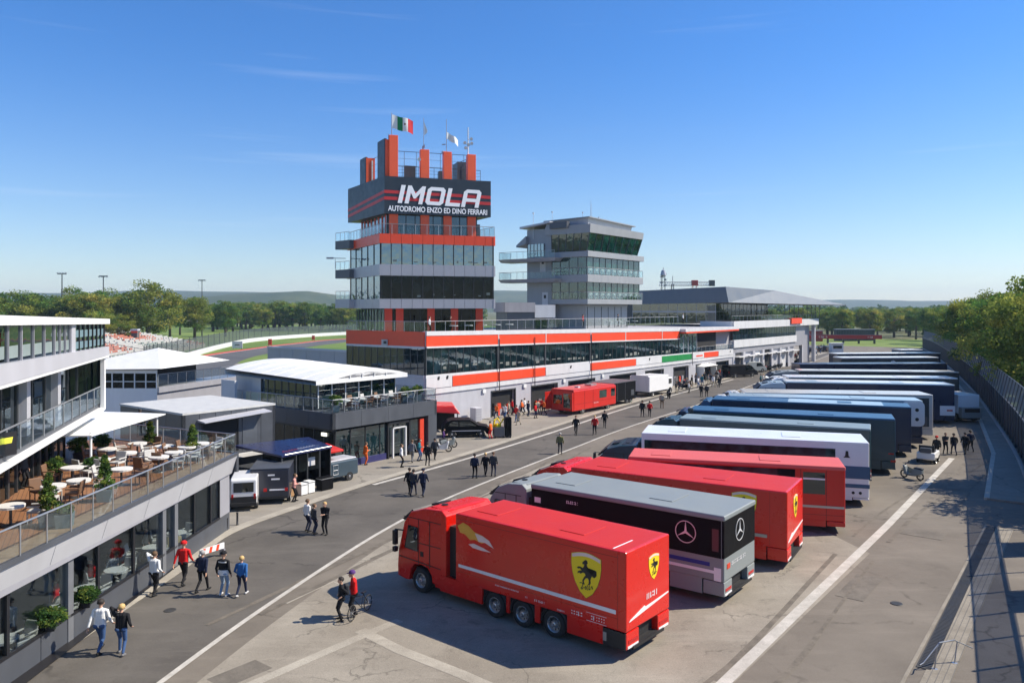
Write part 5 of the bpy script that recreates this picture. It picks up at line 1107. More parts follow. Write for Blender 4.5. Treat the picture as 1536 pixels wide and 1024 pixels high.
T, Wd, Ln, rot, body = truck('pale blue truck ending in a white rounded board with two black dots', (1384, 601.7), (1094, 594), (1394, 597), 4.05, P_NAVY, roofm=P_SKY, cabm=P_WHT, cab_len=2.0, gap=.15, W_=2.6, wheels=(4, 5.4), bev=.15)
q = MB(); q.ext(rrect(sp(1.6), sp(.0)+.15, 1.9, 4.0, .35), -.01, -.05, **S); o = q.build('rounded_board', P_WHT, T)
for z_ in (2.5, 3.3): q = MB(); q.cyl((.45, .04, z_), (.45, .07, z_), .15, n=12); q.build('board_dot', BLACK, o)
T, Wd, Ln, rot, body = truck('bone-framed dark truck with an open lit locker low in its side', (1399.6, 593), (1118, 589), (1408, 588), 4.05, P_BONE, roofm=P_BONE, cabm=P_WHT, cab_len=2.2, gap=.2, W_=3.4, wheels=(5, 6.4), skirt=P_BONE)
q = MB(); q.b(.35, Ln-.2, 0, .02, 1.2, 3.8); q.build('side_panel', P_DKG, T); q = MB(); q.b(.5, 2.1, .015, .03, 1.25, 2.1); o = q.build('open_locker', INTW, T)
q = MB(); q.c(1.7, .05, 1.45, .3, .06, .35); q.c(1.1, .05, 1.4, .5, .06, .22); pieces(q, 'locker_case', YEL, o)
q = MB(); q.b(-.03, 0, -Wd+.4, -.5, 1.4, 3.6); q.build('rear_window', MC['green_glass'], T)
T, Wd, Ln, rot, body = truck('navy truck under a white and sky blue roof with a white tail board', (1432, 577.5), (1180, 573), (1436, 575), 4.05, P_NAVY, roofm=P_SKY, cabm=P_SKY, cab_len=3.4, gap=.1, W_=3.2, wheels=(5, 6.4))
q = MB(); q.b(.1, Ln, -Wd+.02, -Wd*.2, 4.10, 4.12); q.build('roof_sheet', P_WHT, T); q = MB(); q.b(-.03, 1.4, -Wd+.1, .03, .9, 1.9); q.build('tail_board', P_WHT, T); q = MB(); q.b(.2, .75, .03, .035, 1.35, 1.5); q.build('red_mark', LAMPR, T)
T, Wd, Ln, rot, body = truck('long white roofed truck directly behind the navy one with the white tail board', (1437, 567.5), (1183, 565.5), (1442, 564.5), 4.05, P_DKG, roofm=P_WHT, cabm=P_WHT, cab_len=2.6, gap=.1, W_=3.0, wheels=(5, 6.4))
T, Wd, Ln, rot, body = truck('dark sided truck with a grey-white roof and a sloping silver nose', (1439, 558.5), (1200, 556), (1443, 556), 3.95, P_DKG, roofm=P_BONE, cabm=P_SIL, cab_len=4.0, gap=.1, W_=3.0, wheels=(5, 6.4))
q = MB(); q.b(Ln-5, Ln-.2, 0, .02, 2.6, 3.2); q.build('white_panel', P_WHT, T)
T, Wd, Ln, rot, body = truck('plain deep navy box trailer far along the truck row', (1421, 545.5), (1200, 546.5), (1427, 544), 4.0, P_NAVY, roofm=P_NAVY, W_=3.0, wheels=(5, 6.4))
T, Wd, Ln, rot, body = truck('far white coach with a dark side and a small silver emblem', (1408, 536), (1262, 536.5), (1412, 535), 3.9, P_DKG, roofm=P_WHT, W_=3.0, wheels=(5, 6.4), zbase=.6, bev=.2)
q = MB(); q.cyl((Ln*.47, 0, 3.0), (Ln*.47, .03, 3.0), .45, n=12); q.build('silver_emblem', SIL, T)
T, Wd, Ln, rot, body = truck('far navy coach with white roof edging and tail lamps facing the lane', (1411, 529.5), (1256, 530.5), (1415, 528.8), 3.9, P_NAVY, roofm=P_WHT, W_=3.0, wheels=(5, 6.4), zbase=.6)
T, Wd, Ln, rot, body = truck('last small white roofed truck at the far end of the row', (1384, 524.6), (1351, 524.8), (1386, 524), 3.9, P_BLUE, roofm=P_WHT, W_=3.0, wheels=(2.5, 3.9))
# ---- small white service lorry parked beside the row, nose to the fence
def G4(x, y, z=0): return (*G(x, y, z), 0)
p = G(1437, 634); T = thing('service_lorry', 'small white box lorry parked alone beside the fence footway', 'lorry', (p[0]+1.4, p[1]+1, 0), R(-88)+R(90))
q = MB(); q.b(-1.15, 1.15, -.5, 3.2, .9, 2.9); q.build('box_body', P_WHT, T, bevel=.05); q = MB(); q.b(-1.1, 1.1, -1.1, -.45, .5, 1.6); q.build('tail', P_SIL, T, bevel=.05)
q = MB(); q.b(-1.0, 1.0, 3.3, 5.0, .5, 2.3); o = q.build('cab', P_WHT, T, bevel=.12); q = MB(); q.b(-.9, .9, 4.96, 5.02, 1.4, 2.1); q.build('windscreen', TGL, o)
q = MB(); q.b(-.9, .9, -1.0, 4.8, .35, .9); q.build('chassis', CHAS, T)
q = MB(); q.b(-.8, .8, -1.12, -1.1, 1.1, 1.5); q.build('rear_grille', BLACK, T)
for x_, sd in ((-1.0, -1), (1.0, 1)):
    for y_ in (0.2, 4.1):
        q = MB(); q.cyl((x_-.14, y_, .42), (x_+.14, y_, .42), .42, n=20); w_ = q.build('wheel', RUB, T); q = MB(); q.cyl((x_+.13*sd, y_, .42), (x_+.16*sd, y_, .42), .24, n=14); q.build('rim', RIM, w_)
# ================================================================ foliage
def leafmat(name, c, v=.5):
    m = D.materials.new(name); m.use_nodes = True; t = m.node_tree; t.nodes.clear(); MC[name] = m; N = t.nodes.new; K = t.links.new
    o = N('ShaderNodeOutputMaterial'); d = N('ShaderNodeBsdfDiffuse'); tr = N('ShaderNodeBsdfTranslucent'); mx = N('ShaderNodeMixShader'); mx.inputs[0].default_value = .42
    oi = N('ShaderNodeObjectInfo'); ge = N('ShaderNodeNewGeometry'); n = N('ShaderNodeTexNoise'); n.inputs['Scale'].default_value = .45; n.inputs['Detail'].default_value = 4
    K(ge.outputs['Position'], n.inputs[0]); h = N('ShaderNodeHueSaturation'); h.inputs['Color'].default_value = lin(c)
    a = N('ShaderNodeMapRange'); a.inputs[3].default_value = .488; a.inputs[4].default_value = .53; K(oi.outputs['Random'], a.inputs[0]); K(a.outputs[0], h.inputs['Hue'])
    b_ = N('ShaderNodeMapRange'); b_.inputs[1].default_value = .3; b_.inputs[2].default_value = .7; b_.inputs[3].default_value = 1.15-v; b_.inputs[4].default_value = 1.35+v; K(n.outputs['Fac'], b_.inputs[0]); K(b_.outputs[0], h.inputs['Value'])
    K(h.outputs[0], d.inputs[0]); K(h.outputs[0], tr.inputs[0]); K(d.outputs[0], mx.inputs[1]); K(tr.outputs[0], mx.inputs[2]); K(mx.outputs[0], o.inputs[0]); return m
LF = [leafmat('leaf_olive', (.16, .19, .04)), leafmat('leaf_green', (.095, .16, .036)), leafmat('leaf_yellow', (.28, .27, .06)), leafmat('leaf_deep', (.06, .10, .03)), leafmat('leaf_cypress', (.045, .085, .025))]
BARK = mat('bark', (.09, .07, .05), .9, var=.3, scale=6, bump=.4)
def crown_arrays(seed, n_cl, per, rad, zc, rz, leaf, shape='oak', cl_r=.9):
    r = np.random.default_rng(seed); V = []; M = []
    for i in range(n_cl):
        d = r.normal(size=3); d /= np.linalg.norm(d); k = r.uniform(.25, 1)**.45
        c = np.array([d[0]*rad*k, d[1]*rad*k, zc+d[2]*rz*k])
        if shape == 'cone': h = r.uniform(0, 1); a = r.uniform(0, 6.28); rr_ = rad*(1-h)**.8*r.uniform(.4, 1); c = np.array([math.cos(a)*rr_, math.sin(a)*rr_, zc-rz+2*rz*h])
        s_ = cl_r*r.uniform(.6, 1.35); n = int(per*r.uniform(.6, 1.3)); m_ = r.choice([0, 0, 1, 2])
        g = r.normal(size=(n, 3)); g /= np.linalg.norm(g, axis=1)[:, None]; g *= (r.uniform(0, 1, n)**.4)[:, None]*s_; g[:, 2] *= .7
        P = c+g; A = r.normal(size=(n, 3)); A /= np.linalg.norm(A, axis=1)[:, None]; B = np.cross(A, r.normal(size=(n, 3))); B /= np.linalg.norm(B, axis=1)[:, None]
        sz = leaf*r.uniform(.6, 1.3, n)[:, None]
        V.append(np.stack([P-A*sz, P+B*sz*.6, P+A*sz, P-B*sz*.6], 1).reshape(-1, 3)); M += [m_]*n
    return np.concatenate(V), np.array(M)
def quadmesh(name, V, M, mats):
    me = D.meshes.new(name); n = len(V)//4
    me.vertices.add(len(V)); me.vertices.foreach_set('co', V.astype('f').ravel()); me.loops.add(4*n); me.polygons.add(n)
    me.loops.foreach_set('vertex_index', np.arange(4*n, dtype='i')); me.polygons.foreach_set('loop_start', np.arange(0, 4*n, 4, dtype='i')); me.polygons.foreach_set('loop_total', np.full(n, 4, dtype='i'))
    for m in mats: me.materials.append(m)
    me.polygons.foreach_set('material_index', M.astype('i')); me.update(calc_edges=True); return me
def trunk(parent, h, r0, rad, seed, zc):
    rnd = random.Random(seed); q = MB()
    q.tube([(0, 0, -.2), (.1*r0, 0, h*.3), (.5*r0, .3*r0, h*.6), (0, 0, h*.9)], [r0*1.2, r0, r0*.7, r0*.2], 8)
    for i in range(7):
        a = rnd.uniform(0, 6.28); z = h*rnd.uniform(.3, .62); L_ = rad*rnd.uniform(.5, .85)
        q.tube([(0, 0, z), (math.cos(a)*L_*.4, math.sin(a)*L_*.4, z+L_*.35), (math.cos(a)*L_, math.sin(a)*L_, z+L_*.8)], [r0*.45, r0*.3, r0*.08], 6)
    return q.build('trunk', BARK, parent, smooth=True)
def tree_proto(i, h, rad, mats, n_cl=70, per=70, leaf=.26, shape='oak', cl=1.25, name='broadleaf_tree'):
    T = thing(name, 'x', 'tree'); zc = h*.60; rz = h*.40
    V, M = crown_arrays(100+i, n_cl, per, rad, zc, rz, leaf, shape, cl); me = quadmesh('crown', V, M, mats); o = D.objects.new('crown', me); COL.objects.link(o); o.parent = T
    trunk(T, h*.85, h*.028, rad, i, zc); return T
TP_ = [tree_proto(0, 12, 4.2, [LF[0], LF[1], LF[2]], 85, 170, .17), tree_proto(1, 12, 3.4, [LF[1], LF[3], LF[0]], 75, 160, .17), tree_proto(2, 12, 4.8, [LF[0], LF[2], LF[1]], 95, 165, .17), tree_proto(3, 12, 2.8, [LF[1], LF[0], LF[3]], 60, 160, .17)]
TU = set()
def plant_tree(k, x, y, h, label, group, rz=None, sxy=1.0):
    o = TP_[k]
    if k in TU: o = copy_tree(o)
    TU.add(k); s_ = h/12; o.location = (x, y, 0); o.scale = (s_*sxy, s_*sxy, s_); o.rotation_euler = (0, 0, rz if rz is not None else random.uniform(0, 6.28)); tag(o, label, 'tree', group); return o
rt = [(1548, 86, 15.6, 2, 'tall olive tree rising highest above the mesh fence at the right edge'), (1512, 95, 14.0, 0, 'broad olive tree behind the fence, just left of the tallest one'),
      (1537, 104, 15.0, 1, 'dark green tree showing between the two tallest olive trees by the fence'), (1484, 108, 13.8, 2, 'yellowish spreading tree behind the middle of the mesh fence'), (1515, 126, 15.2, 0, None), (1462, 124, 13.6, 1, 'dark rounded tree behind the fence bend'),
      (1440, 140, 13.8, 0, 'olive tree leaning over the fence bend, nearest the paddock end'), (1478, 150, 15.0, 2, None), (1498, 175, 15.5, 1, None), (1455, 178, 14.5, 0, None), (1425, 178, 12.8, 2, None), (1408, 205, 12.2, 3, None), (1437, 215, 14, 1, None), (1392, 232, 12.2, 0, None), (1418, 250, 13, 2, None), (1376, 262, 12.2, 3, None), (1400, 285, 13, 0, None), (1360, 300, 12, 1, None), (1460, 250, 15, 2, None)]
for px, Y, h, k, lb in rt:
    x, y = GY(px+10+2400/Y*.5, Y); plant_tree(k, x, y, h, lb or 'olive green tree further back among the trees beyond the mesh fence', 'trees beyond the mesh fence')
for (x, y, h, k) in ((38.5, 46.5, 11, 2), (41, 52.5, 11.5, 0), (34, 31.5, 9, 1)):   # just outside the frame: they shade the right edge
    plant_tree(k, x, y, h, 'leafy tree beyond the right edge shading the drain', 'trees shading the drain')
rnd = random.Random(5)
for k in range(70):
    px = rnd.uniform(1150, 1420); Y = rnd.uniform(300, 620); x, y = GY(px, Y)
    plant_tree(rnd.randrange(4), x, y, rnd.uniform(9.5, 12.5), 'distant tree in the wood beyond the paddock end', 'trees beyond the paddock end', sxy=1.25)
lt = [(222, 262, 20.5, 2, 'largest round leafy tree behind the grandstand', 1.35), (292, 300, 16.5, 0, 'leafy tree right of the largest round one behind the grandstand', 1.1), (338, 330, 15.5, 1, 'green tree in the infield between the two masts and the tower', 1.1), (130, 250, 16.8, 0, None, 1.5), (160, 265, 18, 2, None, 1.3), (175, 290, 18, 1, None, 1.2), (100, 255, 16.5, 1, None, 1.3), (78, 262, 15.5, 0, None, 1.2), (45, 250, 17, 3, None, 1.5), (10, 245, 17, 2, None, 1.3), (-25, 240, 17, 1, None, 1.3), (60, 300, 18, 1, None, 1.4), (118, 310, 20, 2, None, 1.2), (150, 230, 11, 0, 'low bushy tree beside the left end of the seating', 1.3), (175, 225, 10, 2, 'low yellowish tree above the seating rows', 1.3), (255, 330, 17, 1, None, 1), (270, 350, 15, 3, None, 1)]
for px, Y, h, k, lb, sx_ in lt:
    x, y = GY(px, Y); plant_tree(k, x, y, h, lb or 'leafy tree in the belt behind the grandstand', 'trees behind the grandstand', sxy=sx_)
for k in range(55):
    px = 315+k*4.2+rnd.uniform(-8, 8); Y = rnd.uniform(400, 520); x, y = GY(px, Y)
    plant_tree(rnd.randrange(4), x, y, rnd.uniform(11.5, 16), 'tree in the far belt across the infield', 'trees across the infield', sxy=1.25)
# wood on the plain as one mass
V, M = [], []; bank = [crown_arrays(300+i, 16, 26, 4.5, 7, 4.5, .9, cl_r=2.2) for i in range(4)]
for k in range(900):
    px = rnd.uniform(-60, 1620); Y = rnd.uniform(620, 1800)
    if 560 < px < 1080 and rnd.random() < .8: continue
    x, y = GY(px, Y); v, m_ = bank[k % 4]; a = rnd.uniform(0, 6.28); s_ = rnd.uniform(.8, 1.35); ca, sa = math.cos(a)*s_, math.sin(a)*s_
    V.append(np.stack([v[:, 0]*ca-v[:, 1]*sa+x, v[:, 0]*sa+v[:, 1]*ca+y, v[:, 2]*s_], 1)); M.append(m_)
o = D.objects.new('woodland', quadmesh('woodland', np.concatenate(V), np.concatenate(M), [LF[0], LF[1], LF[3]])); COL.objects.link(o); o['kind'] = 'stuff'; tag(o, 'wooded plain stretching to the hills', 'woodland')
# undergrowth along the fence
V, M = crown_arrays(77, 1, 10, 1, 1, 1, .3); V, M = [], []
for k in range(110):
    s_ = rnd.uniform(0, len(FENCE)-1.01); i = int(s_); p = lp(FENCE[i], FENCE[i+1], s_-i); a = rnd.uniform(3, 13); x, y = p[0]+.75*a, p[1]-.6*a
    if x/y*1 > .80 and y < 60: continue
    v, m_ = bank[k % 4]; q_ = rnd.uniform(.12, .25); V.append(np.stack([v[:, 0]*q_*1.4+x, v[:, 1]*q_*1.4+y, v[:, 2]*q_-.5*q_], 1)); M.append(m_)
o = D.objects.new('undergrowth', quadmesh('undergrowth', np.concatenate(V), np.concatenate(M), [LF[0], LF[1], LF[2]])); COL.objects.link(o); o['kind'] = 'stuff'; tag(o, 'scrub growing behind the mesh fence', 'bushes')
# ================================================================ boundary fence
DKWALL = mat('dark_fence_sheet', (.045, .052, .058), .7, var=.3, streak=True)
T = thing('boundary_fence', 'tall boundary fence of dark sheets below and grey mesh above, curving along the footway', 'fence', (0, 0, 0))
FP = smooth_pts(FENCE, 8)
m = D.materials.new('wire_mesh'); m.use_nodes = True; t = m.node_tree; t.nodes.clear(); MC['wire_mesh'] = m
oo = t.nodes.new('ShaderNodeOutputMaterial'); tr = t.nodes.new('ShaderNodeBsdfTransparent'); df = t.nodes.new('ShaderNodeBsdfDiffuse'); df.inputs[0].default_value = (.33, .34, .34, 1); ms = t.nodes.new('ShaderNodeMixShader'); ms.inputs[0].default_value = .72
t.links.new(tr.outputs[0], ms.inputs[1]); t.links.new(df.outputs[0], ms.inputs[2]); t.links.new(ms.outputs[0], oo.inputs[0])
# evenly spaced stations
st = [FP[0]]; acc = 0
for a, c_ in zip(FP[:-1], FP[1:]):
    L_ = math.dist(a, c_); d0 = 0
    while acc+L_-d0 >= 2.6: d0 += 2.6-acc; acc = 0; st.append(lp(a, c_, d0/L_))
    acc += L_-d0
# run of sections; unseen near ones drop most sheets so their shadow breaks up
T['label'] = 'tall boundary fence of dark sheets below and grey mesh above, beside the footway'
q = MB(); w_ = MB(); n_ = 0
HS, HT = 3.1, 5.2
for i in range(0, len(st)-1):
    a, c_ = st[i], st[i+1]
    if i > 19 or i % 3 == 0: q.wall(c_, a, 0, HS-.05*(i % 2), .08)
    w_.poly([(*a, HS-.1), (*c_, HS-.1), (c_[0]+.35, c_[1]-.25, HT), (a[0]+.35, a[1]-.25, HT)])
q.build('sheeting', DKWALL, T); w_.build('mesh', m, T)
q = MB()
for a in st[:100]: q.tube([(a[0]-.1, a[1]+.05, 0), (a[0]-.1, a[1]+.05, HS), (a[0]+.28, a[1]-.2, HT+.05)], .055, 6)
pieces(q, 'post', DSTEEL, T)
q = MB(); q.tube([(p[0]-.04, p[1]+.03, HS+.02) for p in st], .07, 5); q.build('middle_rail', CONC, T)
q = MB(); q.tube([(p[0]+.35, p[1]-.25, HT) for p in st], .035, 5); q.build('top_rail', STEEL, T)
q = MB(); q.tube([(p[0]-.35, p[1]+.25, .15) for p in st], .16, 6); q.build('footing', CONC, T)
# ================================================================ grandstand and track side
T = thing('grandstand', 'open terraced grandstand with white and red seats above the track', 'grandstand', (-78, 128, 0), math.atan2(112, -17))
# local x along the front line, y to the left = up the bank
Ls, rows = 118, 15
q = MB()
for r_ in range(rows): q.b(-12, Ls, r_*1.55, (r_+1)*1.55+.01*(rows-r_), 0, 1.0+r_*.29)
q.build('terrace', CONC, T)
q = MB(); rnd = random.Random(9); 
for r_ in range(rows):
    for c_ in range(150):
        x = -10+c_*.86; n_ = math.sin(x*.12+r_*.25)+math.sin(x*.045-r_*.5+2)+rnd.uniform(-.7, .7)
        if abs((x+2) % 21) < 1.2 or rnd.random() < .06: continue
        mm = 1 if n_ > .95 else (2 if n_ < -1.2 else 0); z = 1.0+r_*.29
        q.b(x, x+.62, r_*1.55+.55, r_*1.55+1.05, z, z+.34, mm)
o = q.build('seats', [mat('seat_white', (.56, .55, .50), .6), mat('seat_red', (.52, .17, .10), .6), mat('seat_green', (.28, .34, .28), .6)], T); o['kind'] = 'stuff'
railing(T, [(-12, .1), (Ls, .1)], 1.0, 1.1, 3.0, glass=False, post='dark_steel')
for x in (18, 60):
    q = MB(); q.tube([(x, y_, 1+y_*.19+1.0) for y_ in (0, 8, 16, 23)], .06, 5)
    for y_ in range(0, 24, 3): q.cyl((x, y_, 1+y_*.19-.2), (x, y_, 2+y_*.19), .04, n=5)
    q.build('aisle_rail', DSTEEL, T)
q = MB(); q.b(-12, Ls, 23.2, 23.6, 0, 6.2); q.build('back_wall', DSTEEL, T)
T = thing('marshal_hut', 'small hut with a red and white roof at the top of the seating', 'hut', GY(203, 222)); q = MB(); q.b(-.8, .8, -.7, .7, 0, 5.6); q.build('wall', INTW, T); q = MB(); q.b(-1.0, 1.0, -.9, .9, 5.6, 6.1); q.build('roof', GREYL, T); q = MB(); q.b(-.9, .9, -.78, -.71, 5.0, 5.55); q.build('sign', ORED, T)
TF = smooth_pts([G(216, 556), G(266, 541), G(337, 521), G(392, 511), G(509, 502.5), G(640, 498)], 8)
T = thing('track_barrier', 'concrete track wall topped by a catch fence, curving round the infield', 'barrier', (0, 0, 0))
q = MB()
for a, c_ in zip(TF[:-1], TF[1:]): q.wall(c_, a, 0, 1.3, .5)
q.build('wall', OFFW, T); q = MB()
for a, c_ in zip(TF[:-1], TF[1:]): q.poly([(*a, 1.2), (*c_, 1.2), (*c_, 4.6), (*a, 4.6)])
m2 = m.copy(); m2.name = 'catch_fence_mesh'; m2.node_tree.nodes['Diffuse BSDF'].inputs[0].default_value = (.08, .10, .10, 1); q.build('mesh', m2, T)
stt = []
for a, c_ in zip(TF[:-1], TF[1:]):
    L_ = math.dist(a, c_); stt += [lp(a, c_, j/max(1, int(L_/4.5))) for j in range(max(1, int(L_/4.5)))]
q = MB()
for a in stt[:90]: q.cyl((*a, 1.2), (*a, 4.8), .09, n=5)
pieces(q, 'post', DSTEEL, T)
for px, py, w, h, mm, lb in ((356, 524, 3.0, 2.0, WHITE, 'small white hoarding with a dark mark on the infield grass'), (405, 519, 1.2, 1.9, ORED, 'small red hoarding near the grey barrier wall'), (470, 511, 1.1, 1.6, ORED, 'tiny red hoarding far along the infield')):
    x, y = G(px, py); T = thing('hoarding', lb, 'hoarding', (x, y)); q = MB(); q.b(-w/2, w/2, -.06, .06, .35, h+.35); q.build('board', mm, T, bevel=.02)
    q = MB(); q.cyl((-w*.4, 0, 0), (-w*.4, 0, .4), .05); q.cyl((w*.4, 0, 0), (w*.4, 0, .4), .05); pieces(q, 'leg', DSTEEL, T)
    if mm is WHITE: q = MB(); q.ext([(-.8, 1.2), (.8, 1.2), (.5, 1.5), (-.6, 1.5)], -.065, -.075); q.build('mark', P_DKG, T)
for px, Y, y1, lb in ((93, 262, 411, 'tall floodlight mast with a cluster head, leftmost of the row'), (155, 270, 414, 'tall floodlight mast with a plain crossbar, left of the big tree'), (303, 335, 420, 'slim distant floodlight mast right of the big tree')):
    x, y = GY(px, Y); z1 = 12+(462-y1)*Y/F; T = thing('floodlight_mast', lb, 'mast', (x, y)); q = MB(); q.cyl((0, 0, 0), (0, 0, z1), .28, .16, 8); q.build('pole', DSTEEL, T)
    q = MB(); q.b(-1.5, 1.5, -.15, .15, z1-.1, z1+.15); q.build('crossbar', DSTEEL, T); q = MB()
    for k in range(4): q.c(-1.35+k*.9, -.1, z1+(.35 if px == 93 else -.3), .55, .4, .3)
    pieces(q, 'lamp', STEEL, T)
# red footbridge and containers at the far end
T = thing('red_bridge', 'long low red bridge beam at the far end of the paddock', 'bridge', (*GY(1190, 268), 0), R(-8))
q = MB(); q.b(0, 28.5, -.7, .7, 1.6, 2.9); q.build('beam', mat('bridge_red', (.45, .015, .02), .5, var=.1), T)
q = MB()
for k in range(6): q.b(1+k*5, 1.5+k*5, -.4, .4, 0, 1.6)
pieces(q, 'leg', DSTEEL, T); marks(T, 'lettering', WST, (0, -.70, 0), (1, 0, 0), 8, 1.95, 3.0, .6, nrm=-1, seed=40); marks(T, 'lettering', WST, (0, -.70, 0), (1, 0, 0), 24, 1.95, 1.5, .5, nrm=-1, seed=41)
q = MB(); q.b(0, 28.5, -.6, .6, 2.9, 3.0); q.build('deck', DSTEEL, T)
for px, Y, w, h, mm, lb in ((1272, 285, 8, 4.2, 'black', 'dark green container block behind the red bridge'), (1226, 282, 4, 3.8, 'red', 'red kiosk behind the left end of the red bridge'), (1300, 290, 6, 4.0, 'black', 'low dark shed behind the right end of the red bridge')):
    x, y = GY(px, Y); T = thing('container', lb, 'container', (x, y)); mm = MC['bridge_red'] if mm == 'red' else DKWALL
    q = MB(); q.b(-w/2, w/2, 0, 3, 0, h); q.build('box', mm, T, bevel=.1); q = MB()
    for k in range(8): q.b(-w/2+.3+k*w/8, -w/2+.45+k*w/8, -.06, 0, .2, h-.2)
    q.build('rib', DSTEEL, T); q = MB(); q.b(-w/2-.1, w/2+.1, -.1, 3.1, h, h+.15); q.build('roof', GREYP, T)
# masts and crane beyond the hangar roof
def lattice(q, x, y, z0, z1, w, n):
    for sx_, sy_ in ((-1, -1), (1, -1), (1, 1), (-1, 1)): q.cyl((x+sx_*w, y+sy_*w, z0), (x+sx_*w*.6, y+sy_*w*.6, z1), .09, n=4)
    for i in range(n):
        a, c_ = z0+(z1-z0)*i/n, z0+(z1-z0)*(i+1)/n; s_ = 1 if i % 2 else -1
        q.cyl((x-w*s_, y-w, a), (x+w*s_, y-w, c_), .05, n=4); q.cyl((x-w, y+w*s_, a), (x-w, y-w*s_, c_), .05, n=4)
for px, y1, lb in ((995, 401, 'green-grey lattice radio mast with antennas behind the hangar roof'), (1009, 414, 'shorter thin lattice mast beside the radio mast')):
    x, y = GY(px, 300); z1 = 12+(462-y1)*300/F; T = thing('lattice_mast', lb, 'mast', (x, y)); q = MB(); lattice(q, 0, 0, 0, z1-3, .9 if px == 995 else .6, 14); q.build('frame', DSTEEL, T)
    q = MB(); q.cyl((0, 0, z1-4), (0, 0, z1), .14, n=6)
    if px == 995:
        for k in range(5): q.c(.7*(-1)**k, 0, z1-2.5-k*1.1, .9, .5, .6)
        q.lathe([(0, z1-3.5), (1.2, z1-3), (.7, z1-1.2), (0, z1-.8)], n=10)
    q.build('antenna', GREYP, T)
x, y = GY(1042, 320); T = thing('tower_crane', 'small tower crane with a grey jib and red tower top beyond the hangar roof', 'crane', (x, y)); zt = 12+34*320/F
q = MB(); lattice(q, 0, 0, 0, zt, 1.2, 12); q.build('tower', mat('crane_red', (.5, .06, .05), .5), T)
q = MB()
for zz, yy in ((zt, -.5), (zt, .5), (zt+1.3, 0)): q.cyl((-14.5, yy, zz), (8, yy, zz), .17, n=5)
for k in range(22): q.cyl((-14.5+k, -.5, zt), (-14+k, 0, zt+1.3), .10, n=4); q.cyl((-14+k, 0, zt+1.3), (-13.5+k, -.5, zt), .06, n=4)
q.build('jib', GREYP, T); q = MB(); q.c(7, 0, zt+.9, 2.2, 1.4, 2.4); q.build('counterweight', DSTEEL, T); q = MB(); q.c(0, 0, zt+1, 2.4, 2, 2.2); q.build('crane_cab', MC['crane_red'], T, bevel=.1)
# ================================================================ people
SKINS = [mat('skin_light', (.52, .30, .20), .6, var=.05), mat('skin_tan', (.38, .20, .13), .6, var=.05)]
CL = {}
def cloth(n, c): CL[n] = mat('cloth_'+n, c, .85, var=.14, scale=5, bump=.3, bscale=14, spec=.2)
for n, c in (('white', (.70, .70, .69)), ('black', (.014, .014, .016)), ('navy', (.018, .024, .05)), ('red', (.55, .015, .015)), ('blue', (.03, .12, .32)), ('denim', (.045, .09, .20)), ('light_denim', (.22, .30, .40)), ('grey', (.16, .16, .165)), ('dark_grey', (.045, .047, .05)), ('olive', (.14, .14, .06)),
             ('pink', (.58, .28, .24)), ('orange', (.70, .13, .02)), ('teal', (.02, .13, .16)), ('beige', (.42, .36, .26)), ('yellow', (.7, .5, .03)), ('brown', (.12, .07, .04)), ('shoe_white', (.5, .5, .5)), ('shoe_black', (.02, .02, .02)), ('purple', (.09, .04, .16))): cloth(n, c)
HAIRC = {n: mat('hair_'+n, c, .7, var=.25, scale=9, bump=.4, bscale=30) for n, c in (('dark', (.02, .014, .01)), ('blonde', (.50, .33, .13)), ('brown', (.10, .055, .025)), ('grey', (.30, .29, .28)))}
EYE = mat('eye_dark', (.02, .015, .01), .3)
def ik(a, b_, l1, l2, bend):
    a, b_, bend = Vector(a), Vector(b_), Vector(bend); d = b_-a; L_ = min(d.length, (l1+l2)*.999); dn = d.normalized()
    x = (l1*l1-l2*l2+L_*L_)/(2*L_); h = math.sqrt(max(0, l1*l1-x*x)); pp = (bend-dn*bend.dot(dn)).normalized(); return a+dn*x+pp*h
